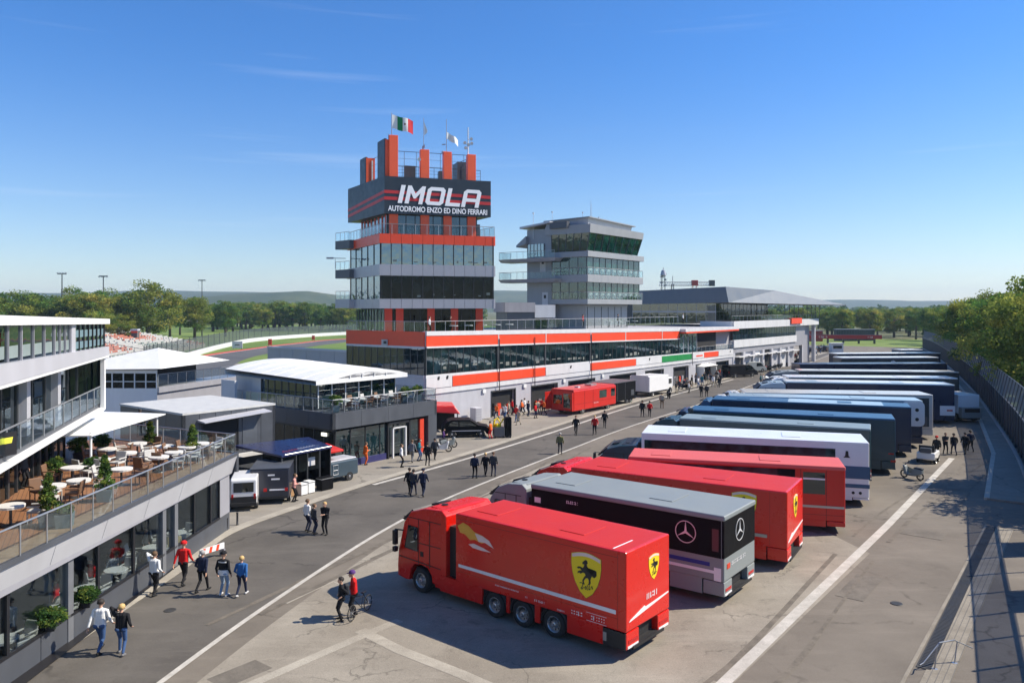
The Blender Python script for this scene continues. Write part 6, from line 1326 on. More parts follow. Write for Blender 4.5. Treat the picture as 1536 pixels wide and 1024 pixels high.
def figure(name, pose, voxel, fem=False, cap=None, hair='short', fingers=True):
    """one continuous figure; faces +x. pose gives feet and hands; returns (mesh, head position)"""
    lf, rf, lh, rh = pose['lf'], pose['rf'], pose['lh'], pose['rh']; ln = pose.get('lean', 0.0)
    pel = Vector((0, 0, .93)); che = Vector((ln*.5, 0, 1.22)); sh = Vector((ln, 0, 1.42)); hd = Vector((ln+.03+pose.get('nod', 0)*.5, 0, 1.62-abs(pose.get('nod', 0))*.2)); k = .92 if fem else 1
    C_ = []   # (p0,p1,r0,r1,flat,mat)  0 skin 1 top 2 trousers 3 shoes
    def cap_(p0, p1, r0, r1, m, fl=1.0): C_.append((Vector(p0), Vector(p1), r0, r1, m, fl))
    hips = {}
    for s, ft, nm in ((1, lf, 'l'), (-1, rf, 'r')):
        hp = Vector((0, .088*s, .90)); an = Vector(ft); kn = ik(hp, an, .43, .42, (1, 0, 0))
        cap_(hp, kn, .088*k+.004, .062, 2); cap_(kn, an+Vector((0, 0, .03)), .060, .045, 2); cap_(hp, hp+Vector((-.04, 0, 0)), .098, .095, 2)
        pitch = pose.get(nm+'pitch', 0.0); f_ = Vector((math.cos(pitch), .12*s, -math.sin(pitch)))
        cap_(an+Vector((-.05, 0, -.045)), an+f_*.15+Vector((0, 0, -.05)), .042, .036, 3); cap_(an+Vector((0, 0, -.02)), an+f_*.07+Vector((0, 0, -.04)), .045, .044, 3)
    for y in (-.055, .055): cap_(pel+Vector((0, y, -.02)), pel+Vector((0, y, .08)), .105*(1.05 if fem else 1), .098, 2)
    hem = pose.get('hem', .93)
    for y in (-.07, 0, .07):
        cap_(Vector((ln*.1, y, hem)), che+Vector((0, y, 0)), .112*(.98 if fem else 1.05), .108*k, 1)
        cap_(che+Vector((0, y, 0)), sh+Vector((-.01, y*1.1, -.06)), .110*k, .094, 1)
    for s in (1, -1): cap_(sh+Vector((0, .05*s, -.01)), sh+Vector((0, .155*s*k, -.045)), .062, .066, 1)
    cap_(sh+Vector((0, 0, .0)), sh+Vector((.01, 0, .04)), .075, .055, 1)
    cap_(sh+Vector((0, 0, .02)), hd+Vector((-.015, 0, -.04)), .052*k, .052*k, 0)
    cap_(hd+Vector((-.02, 0, .04)), hd+Vector((.0, 0, .01)), .094, .090, 0); cap_(hd+Vector((.01, 0, 0)), hd+Vector((.045, 0, -.075)), .074, .044, 0)   # skull, jaw
    cap_(hd+Vector((.088, 0, .0)), hd+Vector((.108, 0, -.028)), .010, .016, 0); cap_(hd+Vector((.075, -.022, -.062)), hd+Vector((.075, .022, -.062)), .012, .012, 0)
    for s in (1, -1): cap_(hd+Vector((-.01, .090*s, .0)), hd+Vector((-.015, .096*s, -.035)), .018, .012, 0)
    for s, hnd in ((1, lh), (-1, rh)):
        so_ = sh+Vector((0, .19*s*k, -.055)); hw = Vector(hnd); el = ik(so_, hw, .29, .26, pose.get('ebend', (-1, .35*s, -.2)) if len(pose.get('ebend', (0,)*3)) == 3 else (-1, 0, 0))
        cap_(so_, el, .060*k, .050, 1); cap_(el, lp(el, hw, .8), .048, .038, pose.get('fore', 1)); cap_(lp(el, hw, .7), hw, .034, .028, 0)
        d = (hw-el).normalized(); side = Vector((d.y, -d.x, 0)) if abs(d.z) < .9 else Vector((1, 0, 0)); side = (side-d*side.dot(d)).normalized(); nrm = d.cross(side).normalized()*(-s)
        if nrm.y*s > 0: nrm = -nrm                       # palm towards the body
        for a in (-.026, 0, .026): cap_(hw+side*a*.7, hw+d*.075+side*a, .018, .015, 0)
        if fingers:
            for i, L_ in enumerate((.066, .078, .073, .056)):
                a = (i-1.5)*.0215; b0 = hw+d*.080+side*a; b1 = b0+(d*.9+nrm*.25).normalized()*L_*.5; b2 = b1+(d*.6+nrm*.75).normalized()*L_*.5
                cap_(b0, b1, .0095, .009, 0); cap_(b1, b2, .009, .0078, 0)
            t0 = hw+d*.02+side*.026; t1 = t0+(side*.75+d*.6+nrm*.3).normalized()*.04; cap_(t0, t1, .0125, .0105, 0); cap_(t1, t1+(d+nrm*.3).normalized()*.032, .0105, .009, 0)
        else: cap_(hw+d*.07, hw+d*.14+nrm*.02, .026, .018, 0)
    # capsules -> one closed skin
    vs, fs = [], []; nseg = 14
    for p0, p1, r0, r1, m_, fl in C_:
        d = p1-p0; L_ = d.length; d = d/L_ if L_ > 1e-6 else Vector((0, 0, 1)); a = d.orthogonal().normalized(); b2 = d.cross(a); o = len(vs); rings = []
        for t in (-80, -50, -20): rings.append((p0+d*r0*math.sin(R(t)), r0*math.cos(R(t))))
        for t in (20, 50, 80): rings.append((p1+d*r1*math.sin(R(t)), r1*math.cos(R(t))))
        for c_, rr_ in rings: vs += [c_+(a*math.cos(2*math.pi*i/nseg)+b2*math.sin(2*math.pi*i/nseg))*rr_ for i in range(nseg)]
        for j in range(5): fs += [(o+j*nseg+i, o+j*nseg+(i+1) % nseg, o+(j+1)*nseg+(i+1) % nseg, o+(j+1)*nseg+i) for i in range(nseg)]
        fs += [tuple(o+i for i in range(nseg))[::-1], tuple(o+5*nseg+i for i in range(nseg))]
    me = D.meshes.new('tmp'); me.from_pydata([tuple(v) for v in vs], [], fs); o = D.objects.new('tmp', me); COL.objects.link(o)
    md = o.modifiers.new('r', 'REMESH'); md.mode = 'VOXEL'; md.voxel_size = voxel; md.use_smooth_shade = True
    sm = o.modifiers.new('s', 'SMOOTH'); sm.factor = .5; sm.iterations = 2 if voxel < .015 else 1
    bpy.context.view_layer.update(); out = D.meshes.new_from_object(o.evaluated_get(bpy.context.evaluated_depsgraph_get())); D.objects.remove(o); D.meshes.remove(me)
    n = len(out.polygons); ce = np.zeros(n*3, 'f'); out.polygons.foreach_get('center', ce); ce = ce.reshape(-1, 3); best = np.full(n, 9.0); mi = np.zeros(n, 'i')
    for p0, p1, r0, r1, m_, fl in C_:
        a, bb_ = np.array(p0), np.array(p1); ab = bb_-a; t = np.clip(((ce-a)@ab)/max(1e-9, ab@ab), 0, 1); dd = np.linalg.norm(ce-(a+t[:, None]*ab), axis=1)-(r0+(r1-r0)*t)
        w = dd < best; best[w] = dd[w]; mi[w] = m_
    for i in range(4): out.materials.append(SKINS[0])
    out.polygons.foreach_set('material_index', mi); out.polygons.foreach_set('use_smooth', [True]*n); out.name = name
    # hair and cap as children
    hv = MB(); prof = []; nn = 16; rows_ = 8
    top = hd+Vector((-.022, 0, .035))
    for j in range(rows_+1):
        el_ = R(90-j*(150 if hair == 'long' else 118)/rows_)
        for i in range(nn):
            az = 2*math.pi*i/nn; f_ = max(0, math.cos(az)); e = el_
            lim = R(28) if f_ > .45 else R(-200)
            e = max(e, lim*f_) if f_ > .3 else e
            rr_ = .108+.006*math.sin(az*3+j); hv.v.append(tuple(top+Vector((math.cos(az)*math.cos(e)*rr_*1.02, math.sin(az)*math.cos(e)*rr_*.93, math.sin(e)*rr_-(.10*(j/rows_)**2 if hair == 'long' and f_ < .3 else 0)))))
    for j in range(rows_): hv.f += [(j*nn+i, (j+1)*nn+i, (j+1)*nn+(i+1) % nn, j*nn+(i+1) % nn) for i in range(nn)]
    hv.m = [0]*len(hv.f); ho = hv.build('hair', HAIRC['dark'], None, smooth=True); hm = ho.data; D.objects.remove(ho)
    cv = MB(); cv.lathe([(0, .125), (.05, .12), (.09, .095), (.112, .05), (.116, .01)], tuple(hd+Vector((-.02, 0, .03))), 'z', 16)
    cv.add([tuple(hd+Vector(p)) for p in ((.07, -.07, .055), (.17, -.04, .035), (.17, .04, .035), (.07, .07, .055), (.07, 0, .075))], [(0, 1, 2, 3, 4), (4, 3, 2, 1, 0)])
    cvo = cv.build('cap', CL['red'], None, smooth=True); cm = cvo.data; D.objects.remove(cvo)
    return out, hm, cm
def P_(lf, rf, lh, rh, **k): d = dict(lf=lf, rf=rf, lh=lh, rh=rh); d.update(k); return d
POSES = {'walk': P_((.26, .09, .10), (-.27, -.09, .15), (-.17, .27, .86), (.22, -.26, .90), rpitch=.55, lpitch=-.15, lean=.03),
         'walkb': P_((-.24, .08, .14), (.24, -.09, .09), (.20, .25, .92), (-.15, -.27, .85), lpitch=.5, lean=.02),
         'stand': P_((.02, .12, .09), (-.02, -.12, .09), (.05, .27, .84), (.04, -.27, .85)),
         'face': P_((.16, .10, .09), (-.16, -.10, .11), (.18, .16, 1.46), (.10, -.26, .92), rpitch=.3, nod=.04),
         'hands': P_((.06, .11, .09), (-.06, -.11, .09), (.26, .05, 1.12), (.25, -.08, 1.10), nod=.06, lean=.02),
         'hips': P_((.02, .14, .09), (0, -.14, .09), (.03, .20, 1.02), (.03, -.20, 1.02), ebend=(-.3, 0, 0))}
HI, LO = {}, {}
def ebfix(p): return p
for k_, p in POSES.items():
    HI[k_] = figure('person_body', p, .0095, fingers=True)
for k_ in ('walk', 'stand', 'walkb', 'hands'): LO[k_] = figure('person_body', POSES[k_], .028, fingers=False)
PROT = len(HI)
def person(x, y, head, label, top='black', leg='black', hair='dark', pose='stand', hi=False, shoe='shoe_black', cap=None, h=1.76, group=None, skin=0, z=0):
    me, hm, cm = (HI if hi else LO).get(pose) or (HI if hi else LO)['stand']
    o = D.objects.new('person', me); COL.objects.link(o); o.location = (x, y, z); o.rotation_euler = (0, 0, head); s_ = h/1.76; o.scale = (s_*1.12, s_*1.12, s_)
    for i, m_ in enumerate((SKINS[skin], CL[top], CL[leg], CL[shoe])): o.material_slots[i].link = 'OBJECT'; o.material_slots[i].material = m_
    tag(o, label, 'person', group)
    c_ = D.objects.new('cap' if cap else 'hair', cm if cap else hm); COL.objects.link(c_); c_.parent = o
    c_.material_slots[0].link = 'OBJECT'; c_.material_slots[0].material = CL[cap] if cap else HAIRC[hair]; return o
def PP(px, py, head, label, z=0, **k): x, y = G(px, py, z); return person(x, y, R(head), label, z=z, **k)
AW = 78    # heading of people walking up the lane (away from the camera)
hi = dict(hi=True)
PP(150, 978, AW+12, 'person in a white shirt and blue jeans walking beside a blonde one in black', top='white', leg='denim', pose='walk', **hi, h=1.86, skin=0)
PP(182, 981, AW+20, 'blonde person in a black jacket and blue jeans with one hand at the face', top='black', leg='denim', hair='blonde', pose='face', **hi, h=1.76, shoe='grey')
PP(231, 892, AW, 'person in a white shirt and black trousers with a hand raised to the head', top='white', leg='black', hair='brown', pose='face', **hi, h=1.84)
PP(275, 876, AW+10, 'person in a red jacket and red cap beside the yellow board', top='red', leg='black', cap='red', pose='walk', **hi, h=1.88)
PP(303, 887, AW, 'grey-haired person in navy walking between the red jacket and the striped vest', top='navy', leg='black', hair='grey', pose='walkb', **hi, h=1.76)
o = PP(335, 893, AW, 'person in a black vest with a white shirt round the waist and pale jeans', top='black', leg='light_denim', cap='black', pose='stand', **hi, h=1.86, shoe='shoe_white')
q = MB(); q.lathe([(.165, -.14), (.172, -.02), (.155, .07)], (0, 0, .98), n=20); w = q.build('waist_shirt', CL['white'], o, smooth=True); w.scale = (.85, 1.18, 1)
q = MB(); q.lathe([(.150, -.025), (.151, .025)], (0, 0, 1.36), n=20); w = q.build('white_stripe', CL['white'], o, smooth=True); w.scale = (.82, 1.25, 1)
PP(362, 893, AW+8, 'person with short fair hair in a bright blue jacket, rightmost of the walking five', top='blue', leg='navy', hair='blonde', pose='walkb', **hi, h=1.66, shoe='shoe_white')
o = PP(512, 930, 200, 'person in black with a grey backpack standing in front of the nearest truck cab', top='black', leg='black', pose='hips', **hi, h=1.68)
q = MB(); q.c(-.19, 0, 1.24, .16, .30, .42); q.build('backpack', CL['dark_grey'], o, bevel=.05, seg=3)
PP(531, 924, 200, 'person in a red jacket and purple cap holding a bicycle by the nearest truck', top='red', leg='black', cap='purple', pose='hands', **hi, h=1.82)
PP(461, 797, AW-30, 'person in a white shirt and dark trousers, left of three by the lane edge', top='white', leg='navy', hair='brown', pose='stand', hi=True)
PP(471, 800, AW-40, 'person in a dark grey coat between the white shirt and the black jacket', top='dark_grey', leg='navy', hair='brown', pose='stand', hi=True, h=1.6)
PP(488, 801, AW+180, 'fair person in a black jacket facing back down the lane', top='black', leg='black', hair='blonde', pose='hands', hi=True)
PP(441, 752, 10, 'person in a pink top leaning over white cases at the black awning', top='pink', leg='black', hair='brown', pose='hands')
PP(548, 697, 40, 'person in an orange suit by the small trailer', top='orange', leg='orange', hair='brown', pose='hands')
PP(614, 741, AW, 'dark-haired person in black, left of the pair in mid lane', top='black', leg='black', pose='walk', h=1.72)
PP(620, 743, AW, 'dark-haired person in dark grey, right of the pair in mid lane', top='dark_grey', leg='navy', pose='walkb', h=1.7)
PP(634.5, 744, AW, 'person in a blue hooded top walking just right of a dark pair', top='navy', leg='navy', cap='navy', pose='walk', h=1.78)
PP(712, 717, AW, 'person in a dark navy jacket by the silver truck cab, left of three', top='navy', leg='black', pose='stand')
PP(728, 713.5, AW, 'person in black with fair hair, middle of three by the silver truck cab', top='black', leg='black', hair='blonde', pose='walk', h=1.66)
PP(740, 714, AW, 'person in a dark grey hooded top, right of three by the silver truck cab', top='dark_grey', leg='navy', hair='brown', pose='stand')
PP(840, 680.5, AW, 'person in an olive jacket alone in the lane', top='olive', leg='dark_grey', hair='grey', pose='stand')
PP(864, 652, AW+180, 'person in black standing left of a red-jacketed one in the lane', top='black', leg='black', hair='brown', pose='walk', h=1.85)
PP(892, 651.5, AW+180, 'person in a red jacket with a pack in the lane near the red coach', top='red', leg='black', hair='blonde', pose='walkb', h=1.85)
PP(907, 641.5, AW, 'person in black behind the red jacket in the lane', top='black', leg='black', pose='walk', h=1.75)
PP(602, 700.5, AW-60, 'person in a white shirt outside the lounge doors', top='white', leg='black', hair='brown', pose='stand')
PP(618, 693, AW, 'person in grey with pale trousers outside the lounge doors', top='grey', leg='grey', hair='brown', pose='walk')
PP(628.5, 691, AW-90, 'person in a teal top and jeans near the red post of the lounge', top='teal', leg='denim', pose='hands')
PP(641, 698.5, AW, 'person all in black by the corner pier of the lounge', top='black', leg='black', pose='stand', h=1.8)
PP(652, 689, AW, 'person in dark grey beside the white scooter', top='dark_grey', leg='black', pose='walk', h=1.7)
PP(665, 668, 0, 'person in purple sitting near the scooters by the black car', top='purple', leg='black', pose='hands', h=1.5)
PP(736, 658, 150, 'person in an orange vest with red trousers beside the flight cases', top='orange', leg='red', hair='brown', pose='hands', h=1.65)
PP(963.5, 625, AW, 'person in black, left of a pair beyond the red coach', top='black', leg='black', pose='stand', h=1.85); PP(974.5, 625, AW, 'person in dark red and black, right of a pair beyond the red coach', top='red', leg='black', pose='walk', h=1.75)
PP(993, 612, AW, 'person in beige standing alone at the forecourt line', top='beige', leg='brown', pose='stand', h=1.9)
PP(1052, 595, AW, 'person in dark clothes, left of a pair in the far lane', top='black', leg='black', pose='walk'); PP(1060, 595, AW, 'person in a grey top, right of a pair in the far lane', top='dark_grey', leg='black', pose='stand')
PP(1405, 687, AW+150, 'red-haired person in a long black coat by the golf cart', top='black', leg='black', cap='red', pose='stand', h=1.8)
PP(1418, 680, AW+180, 'person in dark grey facing back towards the near trucks', top='dark_grey', leg='black', hair='brown', pose='hands', h=1.75)
PP(1431, 682, AW, 'person in a black top with arms away from the sides near the fence footway', top='black', leg='navy', pose='walk', h=1.78)
PP(1448, 681, AW, 'person in black, left of the last pair beside the footway', top='black', leg='black', pose='walkb', h=1.8); PP(1456, 677, AW, 'person in navy, right of the last pair beside the footway', top='navy', leg='black', pose='walk', h=1.8)
rnd = random.Random(21)
def crowd(pts, where, group, tops, h0=1.7):
    seen = {}
    for (px, py) in pts:
        t_ = rnd.choice(tops); l_ = rnd.choice(['black', 'navy', 'dark_grey', 'denim', 'black', 'beige']); hr_ = rnd.choice(['dark', 'brown', 'blonde', 'dark'])
        lb = f'{hr_}-haired person in {t_.replace("_", " ")} and {l_.replace("_", " ")} {where}'
        PP(px, py, rnd.uniform(0, 360), lb, top=t_, leg=l_, hair=hr_, pose=rnd.choice(['walk', 'stand', 'walkb', 'hands']), h=h0+rnd.uniform(-.08, .14), group=group)
crowd([(758, 630), (763, 626), (768, 622), (775, 633), (778, 637), (783, 622), (787, 618), (792, 624), (803, 627), (807, 622), (812, 618), (816, 622), (745, 628), (738, 624), (822, 616)], 'outside the near garages', 'people outside the near garages', ['red', 'orange', 'white', 'navy', 'black', 'purple', 'red', 'beige'])
crowd([(1014, 590), (1018, 586), (1026, 584), (1030, 583), (1033, 589), (1038, 580), (1044, 576), (1053, 578), (1057, 573), (1062, 577), (1066, 575), (1070, 580), (1074, 576), (1078, 581), (1081, 577), (1047, 582), (1075, 571), (1064, 570), (1141, 577), (1145, 576.5), (1152, 573.5), (1165, 567)], 'near the white gazebo', 'people near the white gazebo', ['white', 'black', 'grey', 'navy', 'red', 'dark_grey', 'teal'])
fc = [(1118+i*2.5+rnd.uniform(-2, 2), 560-(i*.72)+rnd.uniform(-1.5, 3.5)) for i in range(50)]
fc = [(px, max(523, py)) for px, py in fc]
crowd(fc, 'by the far garages', 'people in the far garage crowd', ['white', 'black', 'grey', 'navy', 'dark_grey', 'black', 'brown', 'red'])
for (a, c_, t_) in ((58, 56.2, 'white'), (62, 57, 'black'), (88, 57, 'red'), (98, 57.5, 'black'), (120, 58, 'white')):
    x, y = UV(a, c_); person(x, y, 0, f'person in a {t_} top on the pit building roof terrace', top=t_, h=1.7, z=9.45, group='people on the roof terrace')
for i, (px, py, t_) in enumerate(((35, 732, 'dark_grey'), (125, 668, 'white'), (60, 655, 'black'), (210, 655, 'black'))):
    PP(px, py, 40*i, 'person in a %s top standing on the restaurant deck%s' % (t_.replace('_', ' '), ['', '', ' by the glazed wall', ' at its far end'][i]), z=4.1, top=t_, h=1.7)
# ================================================================ vehicles and gear on the forecourt
def box_wheels(T, xs, yl, yr, r=.36, w=.2):
    for x_ in xs:
        for y_, sd in ((yl, 1), (yr, -1)):
            q = MB(); q.cyl((x_, y_-w*sd, r), (x_, y_, r), r, n=20); o = q.build('wheel', RUB, T); q = MB(); q.lathe([(r*.6, .005*sd), (r*.5, -.03*sd), (r*.2, .01*sd), (0, .015*sd)], (x_, y_, r), 'y', 14); q.build('rim', RIM, o)
# small van: profile (x, z) pushed across y, nose towards +x
def van(T, L_, Wd, h, m, nose=1.2, wins=True, dark=True, rearwin=True):
    prof = [(0, .35), (0, h-.12), (.15, h), (L_-nose*1.15, h), (L_-nose*.85, h-.1), (L_-nose*.35, h*.58), (L_-.1, h*.48), (L_, h*.3), (L_-.02, .32)]
    q = MB(); q.ext(prof, Wd/2, -Wd/2); b_ = q.build('body', m, T, bevel=.08, seg=3)
    q = MB(); q.hexa([(L_-nose*.40, -Wd*.42, h*.60), (L_-nose*.40, Wd*.42, h*.60), (L_-nose*.85, Wd*.40, h-.14), (L_-nose*.85, -Wd*.40, h-.14)][::-1], [(L_-nose*.40+.04, -Wd*.42, h*.61+.02), (L_-nose*.40+.04, Wd*.42, h*.61+.02), (L_-nose*.85+.04, Wd*.40, h-.12), (L_-nose*.85+.04, -Wd*.40, h-.12)][::-1]); q.build('windscreen', TGL, b_)
    for s in (1, -1):
        q = MB(); q.ext([(L_-nose*.55, h*.60), (L_-nose*1.6, h*.58), (L_-nose*1.6, h-.22), (L_-nose*.95, h-.2)], .0, .012, org=(0, Wd/2 if s > 0 else -Wd/2-.012, 0)); q.build('side_window', TGL, b_)
    if rearwin: q = MB(); q.b(-.012, 0, -Wd*.38, Wd*.38, h*.58, h-.25); q.build('rear_window', TGL, b_)
    for s in (1, -1): q = MB(); q.c(-.01, s*Wd*.42, h*.45, .04, .12, .3); q.build('tail_lamp', LAMPR, b_); q = MB(); q.c(L_-.04, s*Wd*.36, h*.38, .1, .25, .14); q.build('headlight', LAMPW, b_)
    q = MB(); q.c(-.03, 0, .42, .12, Wd, .22); q.c(L_-.02, 0, .40, .12, Wd, .2); pieces(q, 'bumper', CHAS, b_, bevel=.03)
    box_wheels(T, (L_*.2, L_*.8), Wd/2+.01, -Wd/2-.01, min(.38, h*.2)); return b_
x, y = G(857, 624); T = thing('red_coach', 'boxy red support coach with open rear doors in front of the garages', 'coach', (x+.3, y+.3), ROT)
q = MB(); q.b(0, 9.2, .0, 3.2, .45, 2.75); o = q.build('body', P_RED2, T, bevel=.12, seg=3)
q = MB(); q.b(.1, 9.0, .1, 3.1, 2.75, 2.86); q.build('roof', P_RED2, T, bevel=.05)
q = MB(); q.b(5.4, 7.0, -.015, 0, 1.5, 2.4); q.build('side_window', MC['green_glass'], T); q = MB(); q.b(8.0, 8.9, -.015, 0, 1.5, 2.4); q.build('side_window', TGL, T)
q = MB(); q.b(-.02, 0, .5, 1.4, .8, 2.4); q.b(-.02, 0, 1.6, 2.8, 1.2, 2.2); pieces(q, 'rear_window', TGL, T)
q = MB(); q.c(-.3, -.05, 1.55, .9, .06, 2.0, R(25)); q.c(-.45, 3.2, 1.55, .9, .06, 2.0, R(-15)); pieces(q, 'rear_door', P_RED2, T)
q = MB(); q.b(2.2, 2.25, -.01, 0, .6, 2.6); q.b(4.0, 4.05, -.01, 0, .6, 2.6); q.b(.3, 9, -.01, 0, 1.2, 1.23); q.build('panel_seam', MC['dark_red_seam'], T)
q = MB(); q.lathe([(0, .14), (.3, .1), (.35, 0)], (3.0, 1.5, 2.86), n=14); q.c(6, 1.6, 2.95, 1.2, .9, .2); pieces(q, 'roof_unit', STEEL, T)
marks(T, 'side_lettering', WST, (0, 0, 0), (1, 0, 0), 4.2, 1.0, 1.0, .12, seed=60); box_wheels(T, (1.9, 7.4), 3.15, .05, .5, .3)
x, y = G(962, 608); T = thing('black_trailer', 'black box trailer parked directly beyond the red support coach', 'trailer', (x-3.6, y-1.0), ROT)
q = MB(); q.b(0, 5.6, 0, 3.4, .5, 2.75); q.build('body', P_BLK, T, bevel=.06); q = MB(); q.b(-.1, 5.7, -.1, 3.5, 2.75, 2.83); q.build('roof', DKP2, T)
q = MB(); q.b(1.0, 1.05, -.02, 0, .5, 2.7); q.b(2.9, 2.95, -.02, 0, .5, 2.7); q.b(4.4, 5.1, -.02, 0, 1.0, 1.7); q.build('side_trim', DKP2, T); q = MB(); q.b(-1.2, 0, .5, 2.9, 2.3, 2.4); q.build('awning', DKP2, T); box_wheels(T, (3.6, 4.5), 3.3, .1, .42)
x, y = G(1001, 596); T = thing('white_box_truck', 'white box truck with its rear facing the near lane, beyond the black trailer', 'truck', (x-2.4, y), ROT)
q = MB(); q.b(0, 5.6, 0, 3.0, .7, 2.75); q.build('box_body', P_WHT, T, bevel=.05); q = MB(); q.b(-.02, 0, .2, 2.8, .8, 2.9); q.build('rear_shutter', OFFW, T); q = MB(); q.b(5.6, 7.2, .2, 2.8, .5, 2.3); o = q.build('cab', P_WHT, T, bevel=.15); q = MB(); q.b(6.0, 6.9, .18, .2, 1.4, 2.1); q.build('side_window', TGL, o); box_wheels(T, (1.2, 6.4), 2.9, .1, .45); q = MB(); q.b(.1, 5.5, .1, 2.9, .5, .7); q.build('chassis', CHAS, T)
x, y = G(1056, 573); T = thing('white_gazebo', 'white gazebo with a dark open front amid the crowd', 'gazebo', (x, y), ROT)
q = MB(); q.b(0, .15, 0, 4, 0, 2.5); q.b(0, 5, 3.9, 4, 0, 2.5); q.b(4.9, 5.05, 0, 4, 0, 2.5); pieces(q, 'side_sheet', WHITE, T); q = MB(); q.add([(-.2, -.2, 2.5), (5.2, -.2, 2.5), (5.2, 4.2, 2.5), (-.2, 4.2, 2.5), (2.5, 2, 3.2)], [(0, 1, 4), (1, 2, 4), (2, 3, 4), (3, 0, 4), (3, 2, 1, 0)]); q.build('tent_roof', WHITE, T); q = MB(); q.b(.2, 4.8, 1.0, 1.1, 0, 2.4); q.build('inner_sheet', VOID, T)
# black car with red canopy trailer behind it
x, y = G(652, 656); T = thing('black_car', 'black estate car with silver side trim parked at the lounge corner', 'car', (x+.6, y+.5), R(8))
prof = [(0, .3), (-.02, .85), (.1, 1.05), (.5, 1.55), (1.0, 1.68), (2.6, 1.66), (3.4, 1.15), (4.3, .98), (4.55, .7), (4.55, .32), (4.15, .28), (4.0, .55), (3.6, .66), (3.25, .5), (3.15, .26), (1.35, .26), (1.25, .5), (.9, .66), (.5, .5), (.4, .28)]
q = MB(); q.ext(prof, .95, -.95); b_ = q.build('body', P_BLK, T, bevel=.07, seg=3)
for s in (1, -1):
    q = MB(); q.ext([(.55, 1.08), (1.5, 1.08), (1.5, 1.52), (.85, 1.50)], 0, .012, org=(0, .95 if s > 0 else -.962, 0)); q.build('rear_side_window', TGL, b_); q = MB(); q.ext([(1.6, 1.08), (3.2, 1.08), (2.6, 1.5), (1.6, 1.54)], 0, .012, org=(0, .95 if s > 0 else -.962, 0)); q.build('front_side_window', TGL, b_)
    q = MB(); q.c(4.5, s*.65, .78, .1, .4, .14); q.build('headlight', LAMPW, b_)
q = MB(); q.b(.9, 3.6, -.965, -.95, .62, .68); q.build('side_trim', SIL, b_); box_wheels(T, (.9, 3.6), .96, -.96, .36)
x, y = G(648, 650); T = thing('red_canopy', 'low red canopy stretched between the lounge corner and the black car', 'awning', (x, y+1.5), R(8))
q = MB(); q.hexa([(-1, -.8, 2.0), (2.6, -.9, 1.7), (2.3, 2.2, 1.9), (-1, 2.2, 2.2)], [(-1, -.5, 2.55), (2.0, -.6, 2.5), (1.9, 2.0, 2.6), (-1, 2.0, 2.7)]); q.build('cover', P_RED2, T, bevel=.12, seg=3)
q = MB()
for a, c_ in ((-.8, -.6), (2.3, -.6), (2.1, 2.0), (-.8, 2.0)): q.cyl((a, c_, 0), (a, c_, 2.1), .05, n=6)
pieces(q, 'post', BLACK, T); q = MB(); q.b(-.8, 2.1, .8, .9, 0, 2.0); q.build('back_sheet', VOID, T)
# flight cases with yellow gear
x, y = G(748, 656); T = thing('equipment_cart', 'wheeled cart of yellow gear with a tall black case beside the orange vest', 'cart', (x, y), ROT-R(40))
q = MB(); q.b(.55, 1.15, -.4, .4, .12, 1.9); q.build('case', P_BLK, T, bevel=.05); q = MB(); q.b(-.5, .5, -.4, .4, .12, 1.0); q.build('frame_box', DKP2, T, bevel=.03)
q = MB(); q.tube([(-.5, 0, 1.0), (-.4, 0, 1.6), (-.1, .1, 1.8), (.2, 0, 1.3), (.45, 0, 1.75)], .09, 7); q.c(-.1, 0, 1.15, .5, .4, .3, .5); pieces(q, 'yellow_gear', YEL, T); q = MB()
for a in (-.4, .4, 1.0): q.cyl((a, -.45, .1), (a, -.38, .1), .1, n=10)
pieces(q, 'castor', RUB, T)
x, y = G(713, 636); T = thing('grey_cabinet', 'tall light grey cabinet standing by the first garage', 'cabinet', (x, y+1.5), ROT); q = MB(); q.b(-.5, .5, -.4, .4, .1, 1.55); q.build('body', GREYL, T, bevel=.02); q = MB()
for k in range(5): q.b(-.42, .42, -.42, -.4, .2+k*.26, .42+k*.26)
pieces(q, 'drawer', GREYP, T)
